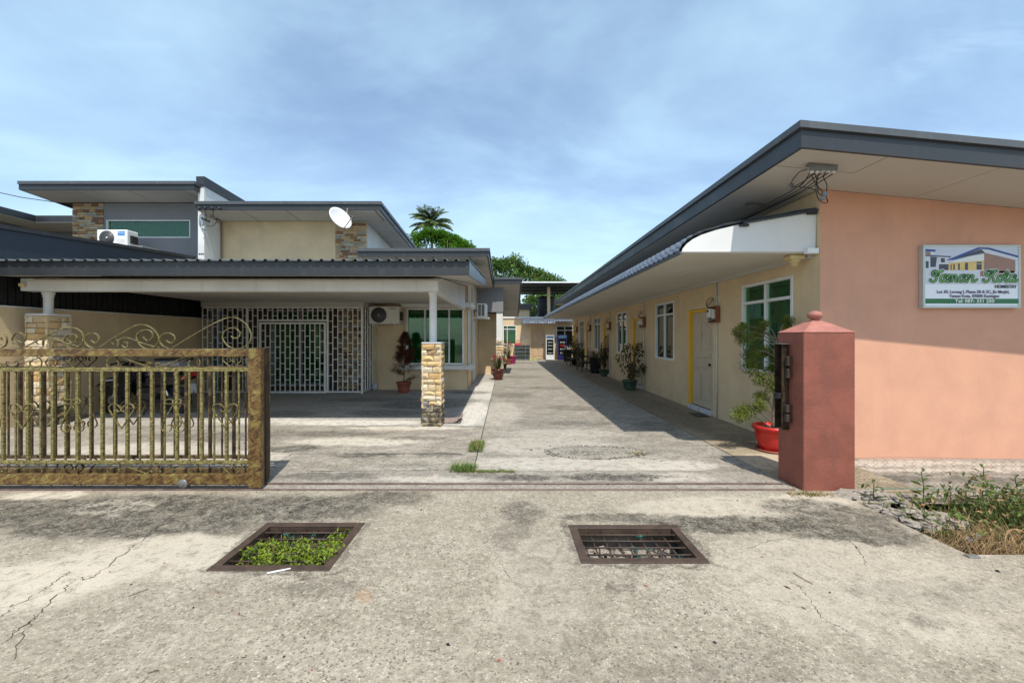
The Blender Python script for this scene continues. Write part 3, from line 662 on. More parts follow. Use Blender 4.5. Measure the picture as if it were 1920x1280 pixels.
for _ in range(9000):
    x = 3.36+r.random()**.8*4.4; y = r.uniform(3.1, 4.0)
    if x < 4.0 and r.random() < .55: continue
    if r.random() < .25: continue
    z = -.10+.29*r.random()**1.3*(.6+.5*math.sin(x*3.3)**2)*(1.2 if x > 4.2 else .8); leaf(mb, (x, y, z), rdir(r, .3), r.uniform(.035,.08), r.uniform(.014,.032), r, r.choice((0,0,0,1,2)))
for _ in range(800):
    x = 3.4+r.random()*4; y = r.uniform(2.94, 3.25); P = []
    a = r.uniform(0, 6.28); l = r.uniform(.15, .45)
    for k in range(6): P.append((x+math.cos(a)*l*k/5+r.uniform(-.01,.01), y+math.sin(a)*l*.3*k/5, -.12+.14*math.sin(k/5*math.pi)*r.uniform(.6,1.2)))
    mb.tube(P, .0018, 3, 2)
tag(mb.build('ditch_weeds', [M['leaf_weed'], M['leaf_grass'], M['straw']]), 'tangled green weeds and dry straw filling the roadside ditch', 'weeds', kind='stuff')
def tall_weed(x, y, h, label, seed):
    r = random.Random(seed); t = thing('weed_plant', (x, y, -.2), label, 'weed', 'tall weeds by the fence')
    mb = MB(); mb.tube([(x, y, -.2), (x+.01, y, h*.5), (x+r.uniform(-.02,.02), y, h)], .004, 5); mb.build('stem', M['leaf_weed'], t); mb = MB()
    for k in range(9):
        z = h-k*.045; a = k*1.57+r.random()
        for s in (0, math.pi): leaf(mb, (x, y, z), (math.cos(a+s), math.sin(a+s)*.8, .35-.06*k), .07+.012*k, .03+.003*k, r)
    mb.build('leaves', M['leaf_weed'], t)
for i, (px, py, lb) in enumerate(((1636,905,'short bushy weed standing right beside the maroon gate pillar'),(1730,884,'upright leafy weed below the middle of the pink wall with a pink bud'),(1841,876,'tallest upright weed, under the homestay sign'),(1905,895,'pale yellow-green weed at the right end of the fence'))):
    tall_weed(X(px, 3.9), 3.9, Z(py, 3.9), lb, i)
# grass tufts in the joints
def tuft(x, y, n, h, sp, label, seed, mix=(0,0,0,0,0,1)):
    r = random.Random(seed); mb = MB()
    for _ in range(n): blade(mb, (x+max(-1.5, min(1.5, r.gauss(0, 1)))*sp[0], y+max(-1.5, min(1.5, r.gauss(0, 1)))*sp[1], .0), r.uniform(.4, 1)*h, r.uniform(.02, .10), .006, r, r.choice(mix))
    tag(mb.build('grass_tuft', [M['leaf_grass'], M['straw']]), label, 'grass', kind='stuff' if seed in (4, 6, 3, 7) else None)
x, y = gp(894, 838); tuft(x, y, 720, .085, (.06, .17), 'tall green grass tuft in the joint left of the driveway centre', 1)
x, y = gp(872, 880); tuft(x-.02, y, 380, .10, (.09, .07), 'spiky grass tuft where two concrete joints meet near the gate track', 2, (0,))
x, y = gp(905, 884); tuft(x+.05, y, 420, .035, (.2, .02), 'low strip of creeping grass along the joint by the gate track', 3)
x, y = gp(1095, 855); tuft(x, y, 60, .035, (.05,.02), 'small weed patch on the left part of the round concrete patch', 4)
x, y = gp(1192, 851); tuft(x, y, 160, .045, (.09,.04), 'brown-green moss clump at the right rim of the round concrete patch', 5, (0,1))
x, y = gp(1010, 727); tuft(x, y, 60, .05, (.15,.02), 'small weeds growing in the far cross crack of the driveway', 6)
x, y = gp(1520, 928); tuft(x, y, 160, .06, (.13,.03), 'dry grass along the foot of the maroon gate pillar', 7, (0,1,1))
# small things: crisp packet, piece of slate, dry hoop
x, y = gp(1815, 1010); mb = MB()
for i in range(7): leaf(mb, (x+.01*i, y+.01*(i % 3), -.02+.006*i), rdir(r, .6), .035, .03, r)
tag(mb.build('plastic_wrapper', M['steel']), 'crumpled silver and yellow wrapper caught in the dry ditch straw', 'wrapper')
x, y = gp(1822, 1043); mb = MB(); mb.bbox(x-.04, x+.045, y-.022, y+.022, .001, .010, .003); tag(mb.build('slate_piece', M['grey_metal']), 'small flat dark grey piece lying at the near ditch edge', 'debris')
mb = MB(); mb.tube([(X(1905,3.0)+.10*math.cos(a)+.02, 3.0+.02*math.sin(a), -.02+.12*math.sin(a)+.04) for a in [k*.25+.9 for k in range(16)]], .004, 5)
tag(mb.build('dry_hoop_stem', M['straw']), 'pale dry stem bent into a hoop at the ditch on the right edge', 'stem')

# ------------------------------------------------------------------ chain-link fence
t = thing('chain_link_fence', (5.2, 4.17, 0), 'low sagging chain-link wire fence running right from the maroon pillar', 'fence')
mb = MB(); H0, pit_ = .315, .098; nd = int(4.6/pit_)
r = random.Random(11)
rows = 7; hz = H0/rows
for k in range(nd):
    for ph in (0, 1):
        P = []
        for j in range(rows+1):
            xx = 3.55+k*pit_+(pit_/2 if (j+ph) % 2 else 0); P.append((xx+.006*math.sin(xx*3+j), 4.17+(.004 if ph else -.004)*(1 if j % 2 else -1)+.01*math.sin(xx*2), .0+j*hz+.012*math.sin(xx*2.3)))
        mb.tube(P, .0016, 4, cap=False)
o = mb.build('wire_mesh', M['fence_wire'] if 'fence_wire' in M else paint('fence_wire', (.20,.26,.23), .5, .5, 20, 0), t)
mb = MB(); mb.tube([(3.55+i*.25, 4.17+.01*math.sin(i), .012*math.sin(i*.7)+.004) for i in range(19)], .003, 5); mb.build('bottom_wire', M['rope_teal'], t)
mb = MB(); mb.tube([(3.55+i*.25, 4.17+.01*math.sin(i*1.3), .32+.012*math.sin(i*.7)) for i in range(19)], .002, 5); mb.build('top_wire', M['grey_metal'], t)
for xx in (8.1,):
    mb = MB(); mb.tube([(xx, 4.18, -.1), (xx, 4.18, .4)], .02, 8); mb.build('post', M['grey_metal'], t)
mb = MB(); mb.tube([(3.56,4.1,.0),(3.68,3.96,.004),(3.80,3.82,-.03)], .010, 8); tag(mb.build('plastic_pipe', M['grey_metal']), 'thin pale plastic pipe lying along the ditch edge behind the pillar', 'pipe')

# ------------------------------------------------------------------ maroon gate pillar with its latch channel
PX0, PX1, PY0, PY1 = 3.005, 3.525, 4.14, 4.53
t = thing('gate_pillar', ((PX0+PX1)/2, (PY0+PY1)/2, 0), 'square maroon gate pillar with pyramid cap and ball on top', 'gate pillar')
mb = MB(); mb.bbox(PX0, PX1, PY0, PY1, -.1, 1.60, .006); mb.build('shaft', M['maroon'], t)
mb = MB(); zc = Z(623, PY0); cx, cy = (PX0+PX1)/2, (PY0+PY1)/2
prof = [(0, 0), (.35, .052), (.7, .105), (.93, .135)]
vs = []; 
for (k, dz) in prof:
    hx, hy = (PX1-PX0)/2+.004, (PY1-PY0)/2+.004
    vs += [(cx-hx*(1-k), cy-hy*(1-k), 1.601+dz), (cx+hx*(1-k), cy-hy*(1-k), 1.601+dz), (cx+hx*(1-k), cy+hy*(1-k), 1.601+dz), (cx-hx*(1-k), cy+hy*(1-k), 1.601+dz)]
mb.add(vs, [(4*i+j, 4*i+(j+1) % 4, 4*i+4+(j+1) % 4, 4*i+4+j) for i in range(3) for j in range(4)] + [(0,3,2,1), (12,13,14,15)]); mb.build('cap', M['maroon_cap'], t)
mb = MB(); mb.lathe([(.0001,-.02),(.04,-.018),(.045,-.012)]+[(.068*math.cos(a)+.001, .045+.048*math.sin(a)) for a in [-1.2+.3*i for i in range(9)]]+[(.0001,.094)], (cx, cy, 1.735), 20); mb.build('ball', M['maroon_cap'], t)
lc = thing('latch_channel', (PX0-.04, 4.33, .55), 'rusty dark steel latch channel with hinges fixed to the pillar side', 'gate latch')
xa = PX0-.004
mb = MB(); mb.box(xa-.012, xa, 4.35, 4.47, .57, 1.475); mb.box(xa-.075, xa-.013, 4.35, 4.358, .57, 1.475); mb.box(xa-.075, xa-.013, 4.462, 4.47, .57, 1.475); mb.build('channel', M['bronze_dark'], lc)
for zz in (1.12, 1.25): 
    mb = MB(); mb.bbox(xa-.045, xa-.001, 4.30, 4.348, zz, zz+.10, .004); mb.build('bracket', M['rust_frame'], lc)
for zz in (.66, .76):
    mb = MB(); mb.bbox(xa-.055, xa-.001, 4.30, 4.348, zz, zz+.08, .004); mb.build('hinge', M['rust_frame'], lc)
mb = MB(); mb.bbox(xa-.105, xa-.062, 4.36, 4.45, .895, .955, .006); mb.build('latch', M['black'], lc)
mb = MB(); mb.box(xa-.09, xa, 4.33, 4.49, 1.476, 1.484); mb.build('top_plate', M['steel'], lc)
mb = MB(); mb.box(xa-.03, xa, 4.32, 4.345, 1.13, 1.14); mb.build('bracket', M['steel'], lc)
# ------------------------------------------------------------------ walls with openings
def wall(mb, axis, c, th, a0, a1, z0, z1, holes, mi=0):
    """vertical wall: axis 'x' = plane X=c (runs along Y), 'y' = plane Y=c (runs along X); thickness th towards +; holes (a0,a1,z0,z1)"""
    A = sorted(set([a0, a1] + [h[0] for h in holes] + [h[1] for h in holes])); B = sorted(set([z0, z1] + [h[2] for h in holes] + [h[3] for h in holes]))
    solid = lambda i, j: 0 <= i < len(A)-1 and 0 <= j < len(B)-1 and not any(h[0] < (A[i]+A[i+1])/2 < h[1] and h[2] < (B[j]+B[j+1])/2 < h[3] for h in holes)
    def P(a, t, z): return (c+t, a, z) if axis == 'x' else (a, c+t, z)
    for i in range(len(A)-1):
        for j in range(len(B)-1):
            if not solid(i, j): continue
            p, q2, u, v = A[i], A[i+1], B[j], B[j+1]
            for t_ in (0, th): mb.add([P(p,t_,u), P(q2,t_,u), P(q2,t_,v), P(p,t_,v)], [(0,1,2,3)], mi)
            if not solid(i-1, j): mb.add([P(p,0,u), P(p,th,u), P(p,th,v), P(p,0,v)], [(0,1,2,3)], mi)
            if not solid(i+1, j): mb.add([P(q2,0,u), P(q2,th,u), P(q2,th,v), P(q2,0,v)], [(0,1,2,3)], mi)
            if not solid(i, j-1): mb.add([P(p,0,u), P(q2,0,u), P(q2,th,u), P(p,th,u)], [(0,1,2,3)], mi)
            if not solid(i, j+1): mb.add([P(p,0,v), P(q2,0,v), P(q2,th,v), P(p,th,v)], [(0,1,2,3)], mi)
def curtain(axis, c, a0, a1, z0, z1, m, parent, seed=0, amp=.02, per=.11):
    mb = MB(); n = max(6, int((a1-a0)/per*6)); vs = []
    r = random.Random(seed); ph = r.random()*6
    for i in range(n+1):
        a = a0+(a1-a0)*i/n; o_ = amp*math.sin(2*math.pi*a/per+ph)+amp*.5*math.sin(2*math.pi*a/per*.37+ph)
        for z in (z0, z1): vs.append((c+o_, a, z) if axis == 'x' else (a, c+o_, z))
    mb.add(vs, [(2*i, 2*i+2, 2*i+3, 2*i+1) for i in range(n)], 0, True); return mb.build('curtain', m, parent)
def window(axis, c, inn, a0, a1, z0, z1, transom, mulls, parent, gm, cm, fw=.045, frame='white_paint', dirn=1, seed=0, full_curtain=True):
    """frame set inn deep into the wall (sign gives the inward direction); frame mesh is the part, panes and curtain are sub-parts"""
    mb = MB(); s = 1 if inn > 0 else -1
    def B(a, b, u, v, t0, t1):
        if axis == 'x': mb.bbox(c+t0, c+t1, a, b, u, v, .004)
        else: mb.bbox(a, b, c+t0, c+t1, u, v, .004)
    f0, f1 = -s*.012, inn
    B(a0, a1, z1-fw, z1, f0, f1); B(a0, a1, z0, z0+fw, f0, f1); B(a0, a0+fw, z0+fw+.001, z1-fw-.001, f0, f1); B(a1-fw, a1, z0+fw+.001, z1-fw-.001, f0, f1)
    if transom: B(a0+fw+.001, a1-fw-.001, transom-fw*.5, transom+fw*.5, f0+s*.002, f1-s*.002)
    for m_ in mulls: B(m_-fw*.45, m_+fw*.45, z0+fw+.001, z1-fw-.001, f0+s*.004, f1-s*.004)
    o = mb.build('window', M[frame], parent)
    cols = [a0+fw] + list(mulls) + [a1-fw]; rows = [z0+fw] + ([transom] if transom else []) + [z1-fw]; t0 = inn*.55
    for i in range(len(cols)-1):
        for j in range(len(rows)-1):
            p = MB(); e = .006*((i+j) % 2)
            if axis == 'x': p.box(c+t0+s*e, c+t0+s*(e+.004), cols[i], cols[i+1], rows[j], rows[j+1])
            else: p.box(cols[i], cols[i+1], c+t0+s*e, c+t0+s*(e+.004), rows[j], rows[j+1])
            p.build('pane', gm, o)
    if cm: curtain(axis, c+inn+s*.10, a0-.05, a1+.05, z0-.02, z1+.02, cm, o, seed)
    return o
def textmesh(s, size, m, parent, loc, rot, name='lettering', ext=.001, align='CENTER', bold=0, shear=0):
    cu = bpy.data.curves.new(name, 'FONT'); cu.body = s; cu.size = size; cu.extrude = ext; cu.align_x = align; cu.offset = bold; cu.shear = shear
    cu.resolution_u = 3
    tmp = bpy.data.objects.new('tmp', cu); COL.objects.link(tmp); bpy.context.view_layer.update()
    me = bpy.data.meshes.new_from_object(tmp.evaluated_get(bpy.context.evaluated_depsgraph_get()))
    bpy.data.objects.remove(tmp); bpy.data.curves.remove(cu); me.name = name; me.materials.clear(); me.materials.append(m)
    return place(name, me, loc, parent, rot=rot)

# ------------------------------------------------------------------ the long room block on the right
WX, FY, EY = 4.06, 5.30, 24.75
XR = 12.0
ZW = 3.457                                    # soffit height where it meets the corner
SL = -.095
def zs(x): return ZW+SL*(x-WX)
rb = thing('homestay_block', (8, 15, 0), 'long single-storey block with pink end wall, yellow side wall and dark grey roof edge', 'building')
rooms = [  # (window near, window far), (door near, door far)
    ((5.80, 7.05), (8.06, 9.06)), ((9.89, 11.12), (12.16, 13.05)), ((13.75, 15.0), (16.05, 16.9)), ((17.6, 18.8), (19.8, 20.5)), ((21.3, 22.45), (23.4, 24.2))]
WZ0, WZ1, WT, DZ = .985, 2.43, 2.12, 2.07
mb = MB(); holes = []
for (w0, w1), (d0, d1) in rooms: holes += [(w0, w1, WZ0, WZ1), (d0, d1, 0.0, DZ+.07)]
wall(mb, 'x', WX, .14, FY+.001, EY, -.1, ZW-.002, holes); mb.build('side_wall', M['plaster_yellow'], rb)
mb = MB(); mb.prism([(WX+.001, -.1), (XR, -.1), (XR, zs(XR)), (WX+.001, zs(WX))], 'y', FY, FY+.14); mb.build('end_wall', M['plaster_pink'], rb)
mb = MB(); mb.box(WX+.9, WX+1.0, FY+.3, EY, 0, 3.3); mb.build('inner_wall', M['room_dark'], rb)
mb = MB(); mb.prism([(WX, -.1), (XR, -.1), (XR, zs(XR)), (WX, zs(WX))], 'y', EY, EY+.12); mb.build('rear_wall', M['plaster_yellow'], rb)
for i, ((w0, w1), (d0, d1)) in enumerate(rooms):
    window('x', WX, .07, w0, w1, WZ0, WZ1, WT, [(w0+w1)/2], rb, M['glass_green'] if i == 0 else M['glass_dark'], M['curtain'], seed=i)
    # door with raised panels, frame, number
    dm = MB(); y0, y1 = d0+.035, d1-.075; dx = WX+.035
    dm.box(dx, dx+.04, y0, y1, .11, DZ)
    D = dm.build('door', M['cream_door'], rb)
    fm = MB(); fm.bbox(WX-.035, WX+.09, d1-.075, d1, .10, DZ+.06, .004); fm.bbox(WX-.006, WX+.09, d0, d1-.076, DZ+.001, DZ+.06, .003); fm.build('door_frame', M['yellow_frame'], D)
    fm = MB(); fm.bbox(WX-.012, WX+.09, d0-.005, d0+.034, .10, DZ, .003); fm.build('door_frame', M['cream_door'], D)
    cy_ = (y0+y1)/2; wdt = y1-y0
    for (a, b, u, v) in ((y0+.09, cy_-.03, .24, .80), (cy_+.03, y1-.09, .24, .80), (y0+.09, y1-.09, .90, 1.02), (y0+.09, y1-.09, 1.12, 1.22)):
        p = MB(); p.bbox(dx-.012, dx-.001, a, b, u, v, .006); p.bbox(dx-.020, dx-.0125, a+.03, b-.03, u+.03, v-.03, .003); p.build('panel', M['cream_door'], D)
    for s_ in (0, 1):
        a, b = (y0+.09, cy_-.03) if s_ == 0 else (cy_+.03, y1-.09); p = MB(); pts = [(a, 1.30), (b, 1.30)]
        for k in range(9):
            tt = k/8; yy = b+(a-b)*tt; rise = (.5-.5*math.cos(math.pi*(1-tt if s_ == 0 else tt))); pts.append((yy, 1.72+.14*rise))
        p.prism(pts, 'x', dx-.012, dx-.001); p.build('panel', M['cream_door'], D)
    p = MB(); p.lathe([(.012,0),(.012,-.03),(.026,-.035),(.028,-.055),(.0001,-.066)], (dx, y0+.07, 1.0), 12, axis='x'); p.build('handle', M['dark_metal'], D)
    textmesh(str(i+1), .10, M['number'], D, (dx-.004, (y0+y1)/2+.01, 1.56), (R(90), 0, R(-90)), 'number', .0012)
    sm = MB(); n_ = 4
    for k in range(n_):
        a, b = d0+.0+(d1-d0)*k/n_, d0+(d1-d0)*(k+1)/n_
        q_ = MB(); q_.bbox(WX-.045, WX+.02, a+.002, b-.002, .004, .099, .003); q_.build('step_tile', M['step_tile'], D)
# base skirting lip, conduits and trunking
for (yy, tw) in ((7.86, .022), (12.0, .02), (15.9, .02), (19.6, .02), (23.15, .02)):
    mb = MB(); mb.tube([(WX-.018, yy, .0), (WX-.018, yy, 2.64)], .016, 8)
    for zz in (.5, 1.2, 1.75, 2.3): mb.box(WX-.038, WX-.001, yy-.026, yy+.026, zz, zz+.02)
    mb.build('conduit', M['conduit'], rb)
    mb = MB(); mb.box(WX-.012, WX-.001, yy-.06+.01, yy-.04+.01, 2.1, 2.64); mb.build('conduit', M['conduit'], rb)
mb = MB(); mb.bbox(WX-.06, WX-.001, FY+.12, EY, 2.59, 2.655, .004); mb.build('trunking', M['soffit'], rb)
mb = MB(); mb.bbox(WX-.165, WX-.02, FY-.012, FY+.07, 2.63, 2.70, .004); mb.build('trunking_end', M['white_paint'], rb)
# main roof: sheet, fascias, caps
RX, RY = 3.11, 4.32
ztop = lambda x: 3.817+SL*(x-RX)
zb = lambda x: 3.547+SL*(x-RX)
mb = MB(); mb.hexa([(RX+.04,RY+.04,ztop(RX)-.10),(XR+.6,RY+.04,ztop(XR+.6)-.10),(XR+.6,EY+.9,ztop(XR+.6)-.10),(RX+.04,EY+.9,ztop(RX)-.10),
    (RX+.04,RY+.04,ztop(RX)-.03),(XR+.6,RY+.04,ztop(XR+.6)-.03),(XR+.6,EY+.9,ztop(XR+.6)-.03),(RX+.04,EY+.9,ztop(RX)-.03)]); mb.build('roof', M['roof_sheet'], rb)
mb = MB(); mb.prism([(RX, zb(RX)), (XR+.6, zb(XR+.6)), (XR+.6, ztop(XR+.6)-.075), (RX, ztop(RX)-.075)], 'y', RY, RY+.03); mb.build('fascia', M['fascia'], rb)
mb = MB(); mb.prism([(RX-.035, ztop(RX)-.072), (XR+.6, ztop(XR+.6)-.072), (XR+.6, ztop(XR+.6)), (RX-.035, ztop(RX))], 'y', RY-.035, RY+.06); mb.build('fascia_cap', M['fascia_cap'], rb)
mb = MB(); mb.box(RX, RX+.03, RY+.031, EY+.9, zb(RX), ztop(RX)-.075); mb.build('fascia', M['fascia'], rb)
mb = MB(); mb.box(RX-.035, RX+.06, RY+.061, EY+.9, ztop(RX)-.072, ztop(RX)); mb.build('fascia_cap', M['fascia_cap'], rb)
# soffit boards (separate sheets with open joints)
def soff(x0, x1, y0, y1, m='soffit', par=None, zf=None, th=.012):
    zf = zf or zs; g_ = .007; mb = MB()
    mb.hexa([(x0+g_,y0+g_,zf(x0)),(x1-g_,y0+g_,zf(x1)),(x1-g_,y1-g_,zf(x1)),(x0+g_,y1-g_,zf(x0)),(x0+g_,y0+g_,zf(x0)+th),(x1-g_,y0+g_,zf(x1)+th),(x1-g_,y1-g_,zf(x1)+th),(x0+g_,y1-g_,zf(x0)+th)])
    return mb.build('soffit_panel', M[m], par or rb)
for (a, b) in ((RX+.03, 4.05), (4.05, 5.25), (5.25, 6.45), (6.45, 7.65), (7.65, 8.85)):
    if a < 4: soff(a, b, RY+.03, 4.78, 'soffit')
    else: soff(a, b, RY+.03, FY, 'soffit')
y = 4.78
while y < EY+.8: soff(RX+.03, WX, y, min(y+2.4, EY+.85)); y += 2.4
mb = MB(); mb.hexa([(RX+.03,RY+.03,zs(RX)+.02),(XR,RY+.03,zs(XR)+.02),(XR,EY,zs(XR)+.02),(RX+.03,EY,zs(RX)+.02),(RX+.03,RY+.03,zs(RX)+.03),(XR,RY+.03,zs(XR)+.03),(XR,EY,zs(XR)+.03),(RX+.03,EY,zs(RX)+.03)]); mb.build('roof_lining', M['room_dark'], rb)
# lower awning: tile-profile metal sheet, flat ceiling, white end panel
prof = [(4.06, 3.215), (3.6, 3.135), (3.09, 3.045), (2.75, 2.965), (2.55, 2.90), (2.44, 2.845), (2.36, 2.785), (2.305, 2.72), (2.285, 2.665)]
pp = smoothpts([(a, 0, b) for a, b in prof], 3)
def ribsheet(mb, pp, y0, y1, per, amp, n=8, step=None, axis='y'):
    ny = int((y1-y0)/per*n); k = len(pp); vs = []
    for j in range(ny+1):
        yy = y0+(y1-y0)*j/ny; f = (.5+.5*math.cos(2*math.pi*yy/per))**1.6*amp
        for i, p in enumerate(pp):
            d = pp[min(i+1, k-1)]-pp[max(i-1, 0)]; nn = Vector((d.z, 0, -d.x)).normalized()
            if nn.z < 0 and abs(nn.z) > .3: nn = -nn
            if nn.x > 0 and abs(nn.z) <= .3: nn = -nn
            st = (step*((i % 3)/3.0) if step else 0)
            v = p+nn*(f+st); vs.append((v.x, yy, v.z) if axis == 'y' else (yy, v.x, v.z))
    mb.add(vs, [(j*k+i, j*k+i+1, (j+1)*k+i+1, (j+1)*k+i) for j in range(ny) for i in range(k-1)], 0, False)
mb = MB(); ribsheet(mb, pp, FY+.045, EY-.1, .19, .034, 10, .018); aw = mb.build('awning_sheet', M['tile_sheet'], rb)
mb = MB(); e = [(a, b-.012) for a, b in prof]; mb.prism([(4.045, 2.664)] + e[:1] + [(p[0]+.008, p[1]-.002) for p in e[1:-1]] + [(2.30, 2.664)], 'y', FY+.062, FY+.072); mb.build('awning_end_panel', M['white_panel'], rb)
mb = MB(); mb.prism([(4.07, 3.218), (3.09, 3.048), (3.09, 3.022), (4.07, 3.190)], 'y', FY+.03, FY+.062); mb.build('awning_flashing', M['fascia'], rb)
for xx, zz in ((3.1, 3.03), (3.98, 3.185)):
    mb = MB(); mb.bbox(xx-.06, xx+.06, FY+.015, FY+.06, zz-.04, zz-.012, .006); mb.build('clip', M['black'], rb)
y = FY+.075; i = 0
while y < EY-.1:
    y1 = min(y+2.4, EY-.1); mb = MB(); mb.box(2.30, WX-.061, y+.001, y1-.001, 2.652+.0005*(i % 2), 2.664); mb.build('awning_ceiling_panel', M['soffit_pale'], rb); y = y1; i += 1
mb = MB(); mb.box(2.272, 2.299, FY+.06, EY-.1, 2.635, 2.668); mb.build('gutter_lip', M['fascia_cap'], rb)
for yy in (7.3, 11.8, 16.2):
    mb = MB(); mb.lathe([(.09,0),(.085,-.008),(.0001,-.010)], (3.15, yy, 2.651), 20); tag(mb.build('ceiling_light', M['conduit']), {7.3:'round flush ceiling light under the awning nearest the front window', 11.8:'round flush ceiling light under the awning at the second window', 16.2:'round flush ceiling light under the awning, third from the front'}[yy], 'ceiling light', 'awning ceiling lights')
# camera-like emergency lamp
t = thing('security_camera', (3.86, 5.5, 2.6), 'small yellowed dome security camera under the front corner of the awning', 'security camera')
mb = MB(); mb.bbox(3.78, 3.98, 5.44, 5.60, 2.585, 2.648, .012); mb.build('base', M['cctv'], t)
mb = MB(); mb.lathe([(.075,0),(.07,-.03),(.05,-.035),(.045,-.07),(.0001,-.09)], (3.88, 5.52, 2.584), 16); mb.build('dome', M['cctv'], t)
# power cables under the eave
t = thing('cable_bundle', (3.6, 4.7, 3.4), 'black power cables slung on steel brackets under the right-hand eave', 'cables')
for (yy, xx, wd) in ((4.63, 3.58, .17), (5.96, 3.64, .13), (8.4, 3.64, .12), (12.0, 3.64, .12)):
    z_ = zs(xx)-.004; mb = MB(); mb.box(xx-wd, xx+wd, yy-.012, yy+.05, z_-.012, z_); mb.box(xx-wd+.01, xx+wd-.01, yy-.006, yy, z_-.075, z_-.013); mb.build('bracket', M['grey_metal'], t)
    if yy < 5:
        for k in range(5): mb = MB(); mb.lathe([(.016,-.012),(.022,0),(.016,.012)], (xx-.12+.06*k, yy+.01, z_-.085), 10); mb.build('insulator', M['conduit'], t)
for k in range(4):
    x0 = 3.50+.05*k; zz = zs(3.6)-.10-.012*k
    P = [(x0+.03, 4.62, zz+.02), (x0, 4.75, zz-.01)] + [(3.585+.028*k, 5.2+q_*1.6, zz-.02-.015*math.sin(q_*1.3+k)) for q_ in range(0, 11)]
    mb = MB(); mb.tube(smoothpts(P, 3), .006, 5); mb.build('cable', M['cable'], t)
loops = [[(1513,318),(1500,322),(1488,335),(1483,345)], [(1520,322),(1505,345),(1490,352)], [(1530,320),(1510,338),(1486,352)], [(1548,322),(1544,332),(1550,345),(1550,358),(1548,365)],
         [(1528,325),(1532,340),(1534,360),(1540,366)], [(1535,325),(1530,350),(1534,372),(1545,381),(1552,378),(1549,370)], [(1498,351),(1515,352),(1530,357)], [(1522,330),(1530,345),(1543,360)]]
for k, l in enumerate(loops):
    P = [at(x, y, 4.68+.01*k+.012*i) for i, (x, y) in enumerate(l)]; mb = MB(); mb.tube(smoothpts(P, 4), .0055, 5); mb.build('cable', M['cable'], t)
for (px, py, d, s_) in ((1546, 364, 4.75, .03), (1543, 372, 4.75, .024), (1482, 350, 5.0, .032)):
    c = at(px, py, d); mb = MB(); mb.bbox(c.x-s_, c.x+s_, c.y-s_*.7, c.y+s_*.7, c.z-s_, c.z+s_, .008); mb.build('connector', M['grey_metal'], t)
# meter boxes beside each door
for i, yy in enumerate((7.90, 12.02, 15.92, 19.62, 23.18)):
    lbs = ['wooden-backed electric meter box beside door 1, nearest the front', 'wooden-backed electric meter box beside the second yellow door, above the drooping shrub', 'wooden-backed electric meter box beside the middle yellow door', 'wooden-backed electric meter box between the two farthest wall windows', 'wooden-backed electric meter box beside the farthest yellow door']
    t = thing('meter_box', (WX-.06, yy, 1.83), lbs[i], 'electric meter', 'electric meters beside the doors')
    a = WX-.045
    mb = MB(); mb.bbox(a, a+.028, yy-.15, yy+.15, 1.83, 2.14, .004); mb.build('backboard', M['wood'], t)
    for (u0, u1, v0, v1) in ((-.15,.15,1.83,1.845), (-.15,.15,2.125,2.14), (-.15,-.135,1.846,2.124), (.135,.15,1.846,2.124)):
        mb = MB(); mb.box(a-.05, a-.001, yy+u0, yy+u1, v0, v1); mb.build('case_side', M['wood'], t)
    mb = MB(); mb.bbox(a-.10, a-.001, yy+.0, yy+.11, 1.93, 2.10, .01); mb.build('meter', M['white_panel'], t)
    mb = MB(); mb.box(a-.104, a-.101, yy+.02, yy+.09, 2.03, 2.08); mb.build('display', M['black'], t)
    mb = MB(); mb.bbox(a-.07, a-.001, yy-.11, yy-.02, 1.90, 2.08, .008); mb.build('breaker', M['conduit'], t)
    mb = MB(); mb.bbox(a-.085, a-.001, yy+.02, yy+.09, 1.86, 1.925, .006); mb.build('terminal', M['grey_metal'], t)
    mb = MB()
    mb.tube(smoothpts([(a-.05, yy+.07, 2.09), (a-.09, yy+.13, 2.17), (a-.08, yy+.12, 2.27), (a-.05, yy+.02, 2.31), (a-.02, yy-.01, 2.27), (a-.05, yy+.06, 2.20), (a-.08, yy+.13, 2.13)], 4), .006, 5)
    mb.tube(smoothpts([(a-.05, yy+.02, 2.09), (a-.10, yy+.08, 2.15), (a-.05, yy+.15, 2.21), (a-.01, yy+.04, 2.29)], 4), .006, 5)
    mb.build('wire', M['cable'], t)
mb = MB(); x, y = gp(1330, 783); mb.box(3.72, 3.95, 7.95, 8.35, .004, .016)
tag(mb.build('door_mat', M['black']), 'dark rubber mat on the pavement in front of door 1', 'mat')

# ------------------------------------------------------------------ sign on the pink wall
SX0, SX1, SZ0, SZ1 = X(1722, FY), X(1903, FY), Z(578, FY), Z(461, FY); sy = FY-.055
t = thing('wall_sign', ((SX0+SX1)/2, FY, SZ0), 'white homestay sign with green script lettering on the pink wall', 'sign')
mb = MB(); fw = .028
for (a, b, c, d) in ((SX0, SX1, SZ0, SZ0+fw), (SX0, SX1, SZ1-fw, SZ1), (SX0, SX0+fw, SZ0+fw+.001, SZ1-fw-.001), (SX1-fw, SX1, SZ0+fw+.001, SZ1-fw-.001)): mb.bbox(a, b, sy-.008, FY-.001, c, d, .003)
mb.build('frame', M['frame_grey'], t)
mb = MB(); mb.box(SX0+fw, SX1-fw, sy, FY-.002, SZ0+fw, SZ1-fw); mb.build('board', M['sign_white'], t)
W_, H_ = SX1-SX0-2*fw, SZ1-SZ0-2*fw
def su(u, v): return (SX0+fw+u*W_, SZ1-fw-v*H_)          # u right, v down, 0..1 inside the frame
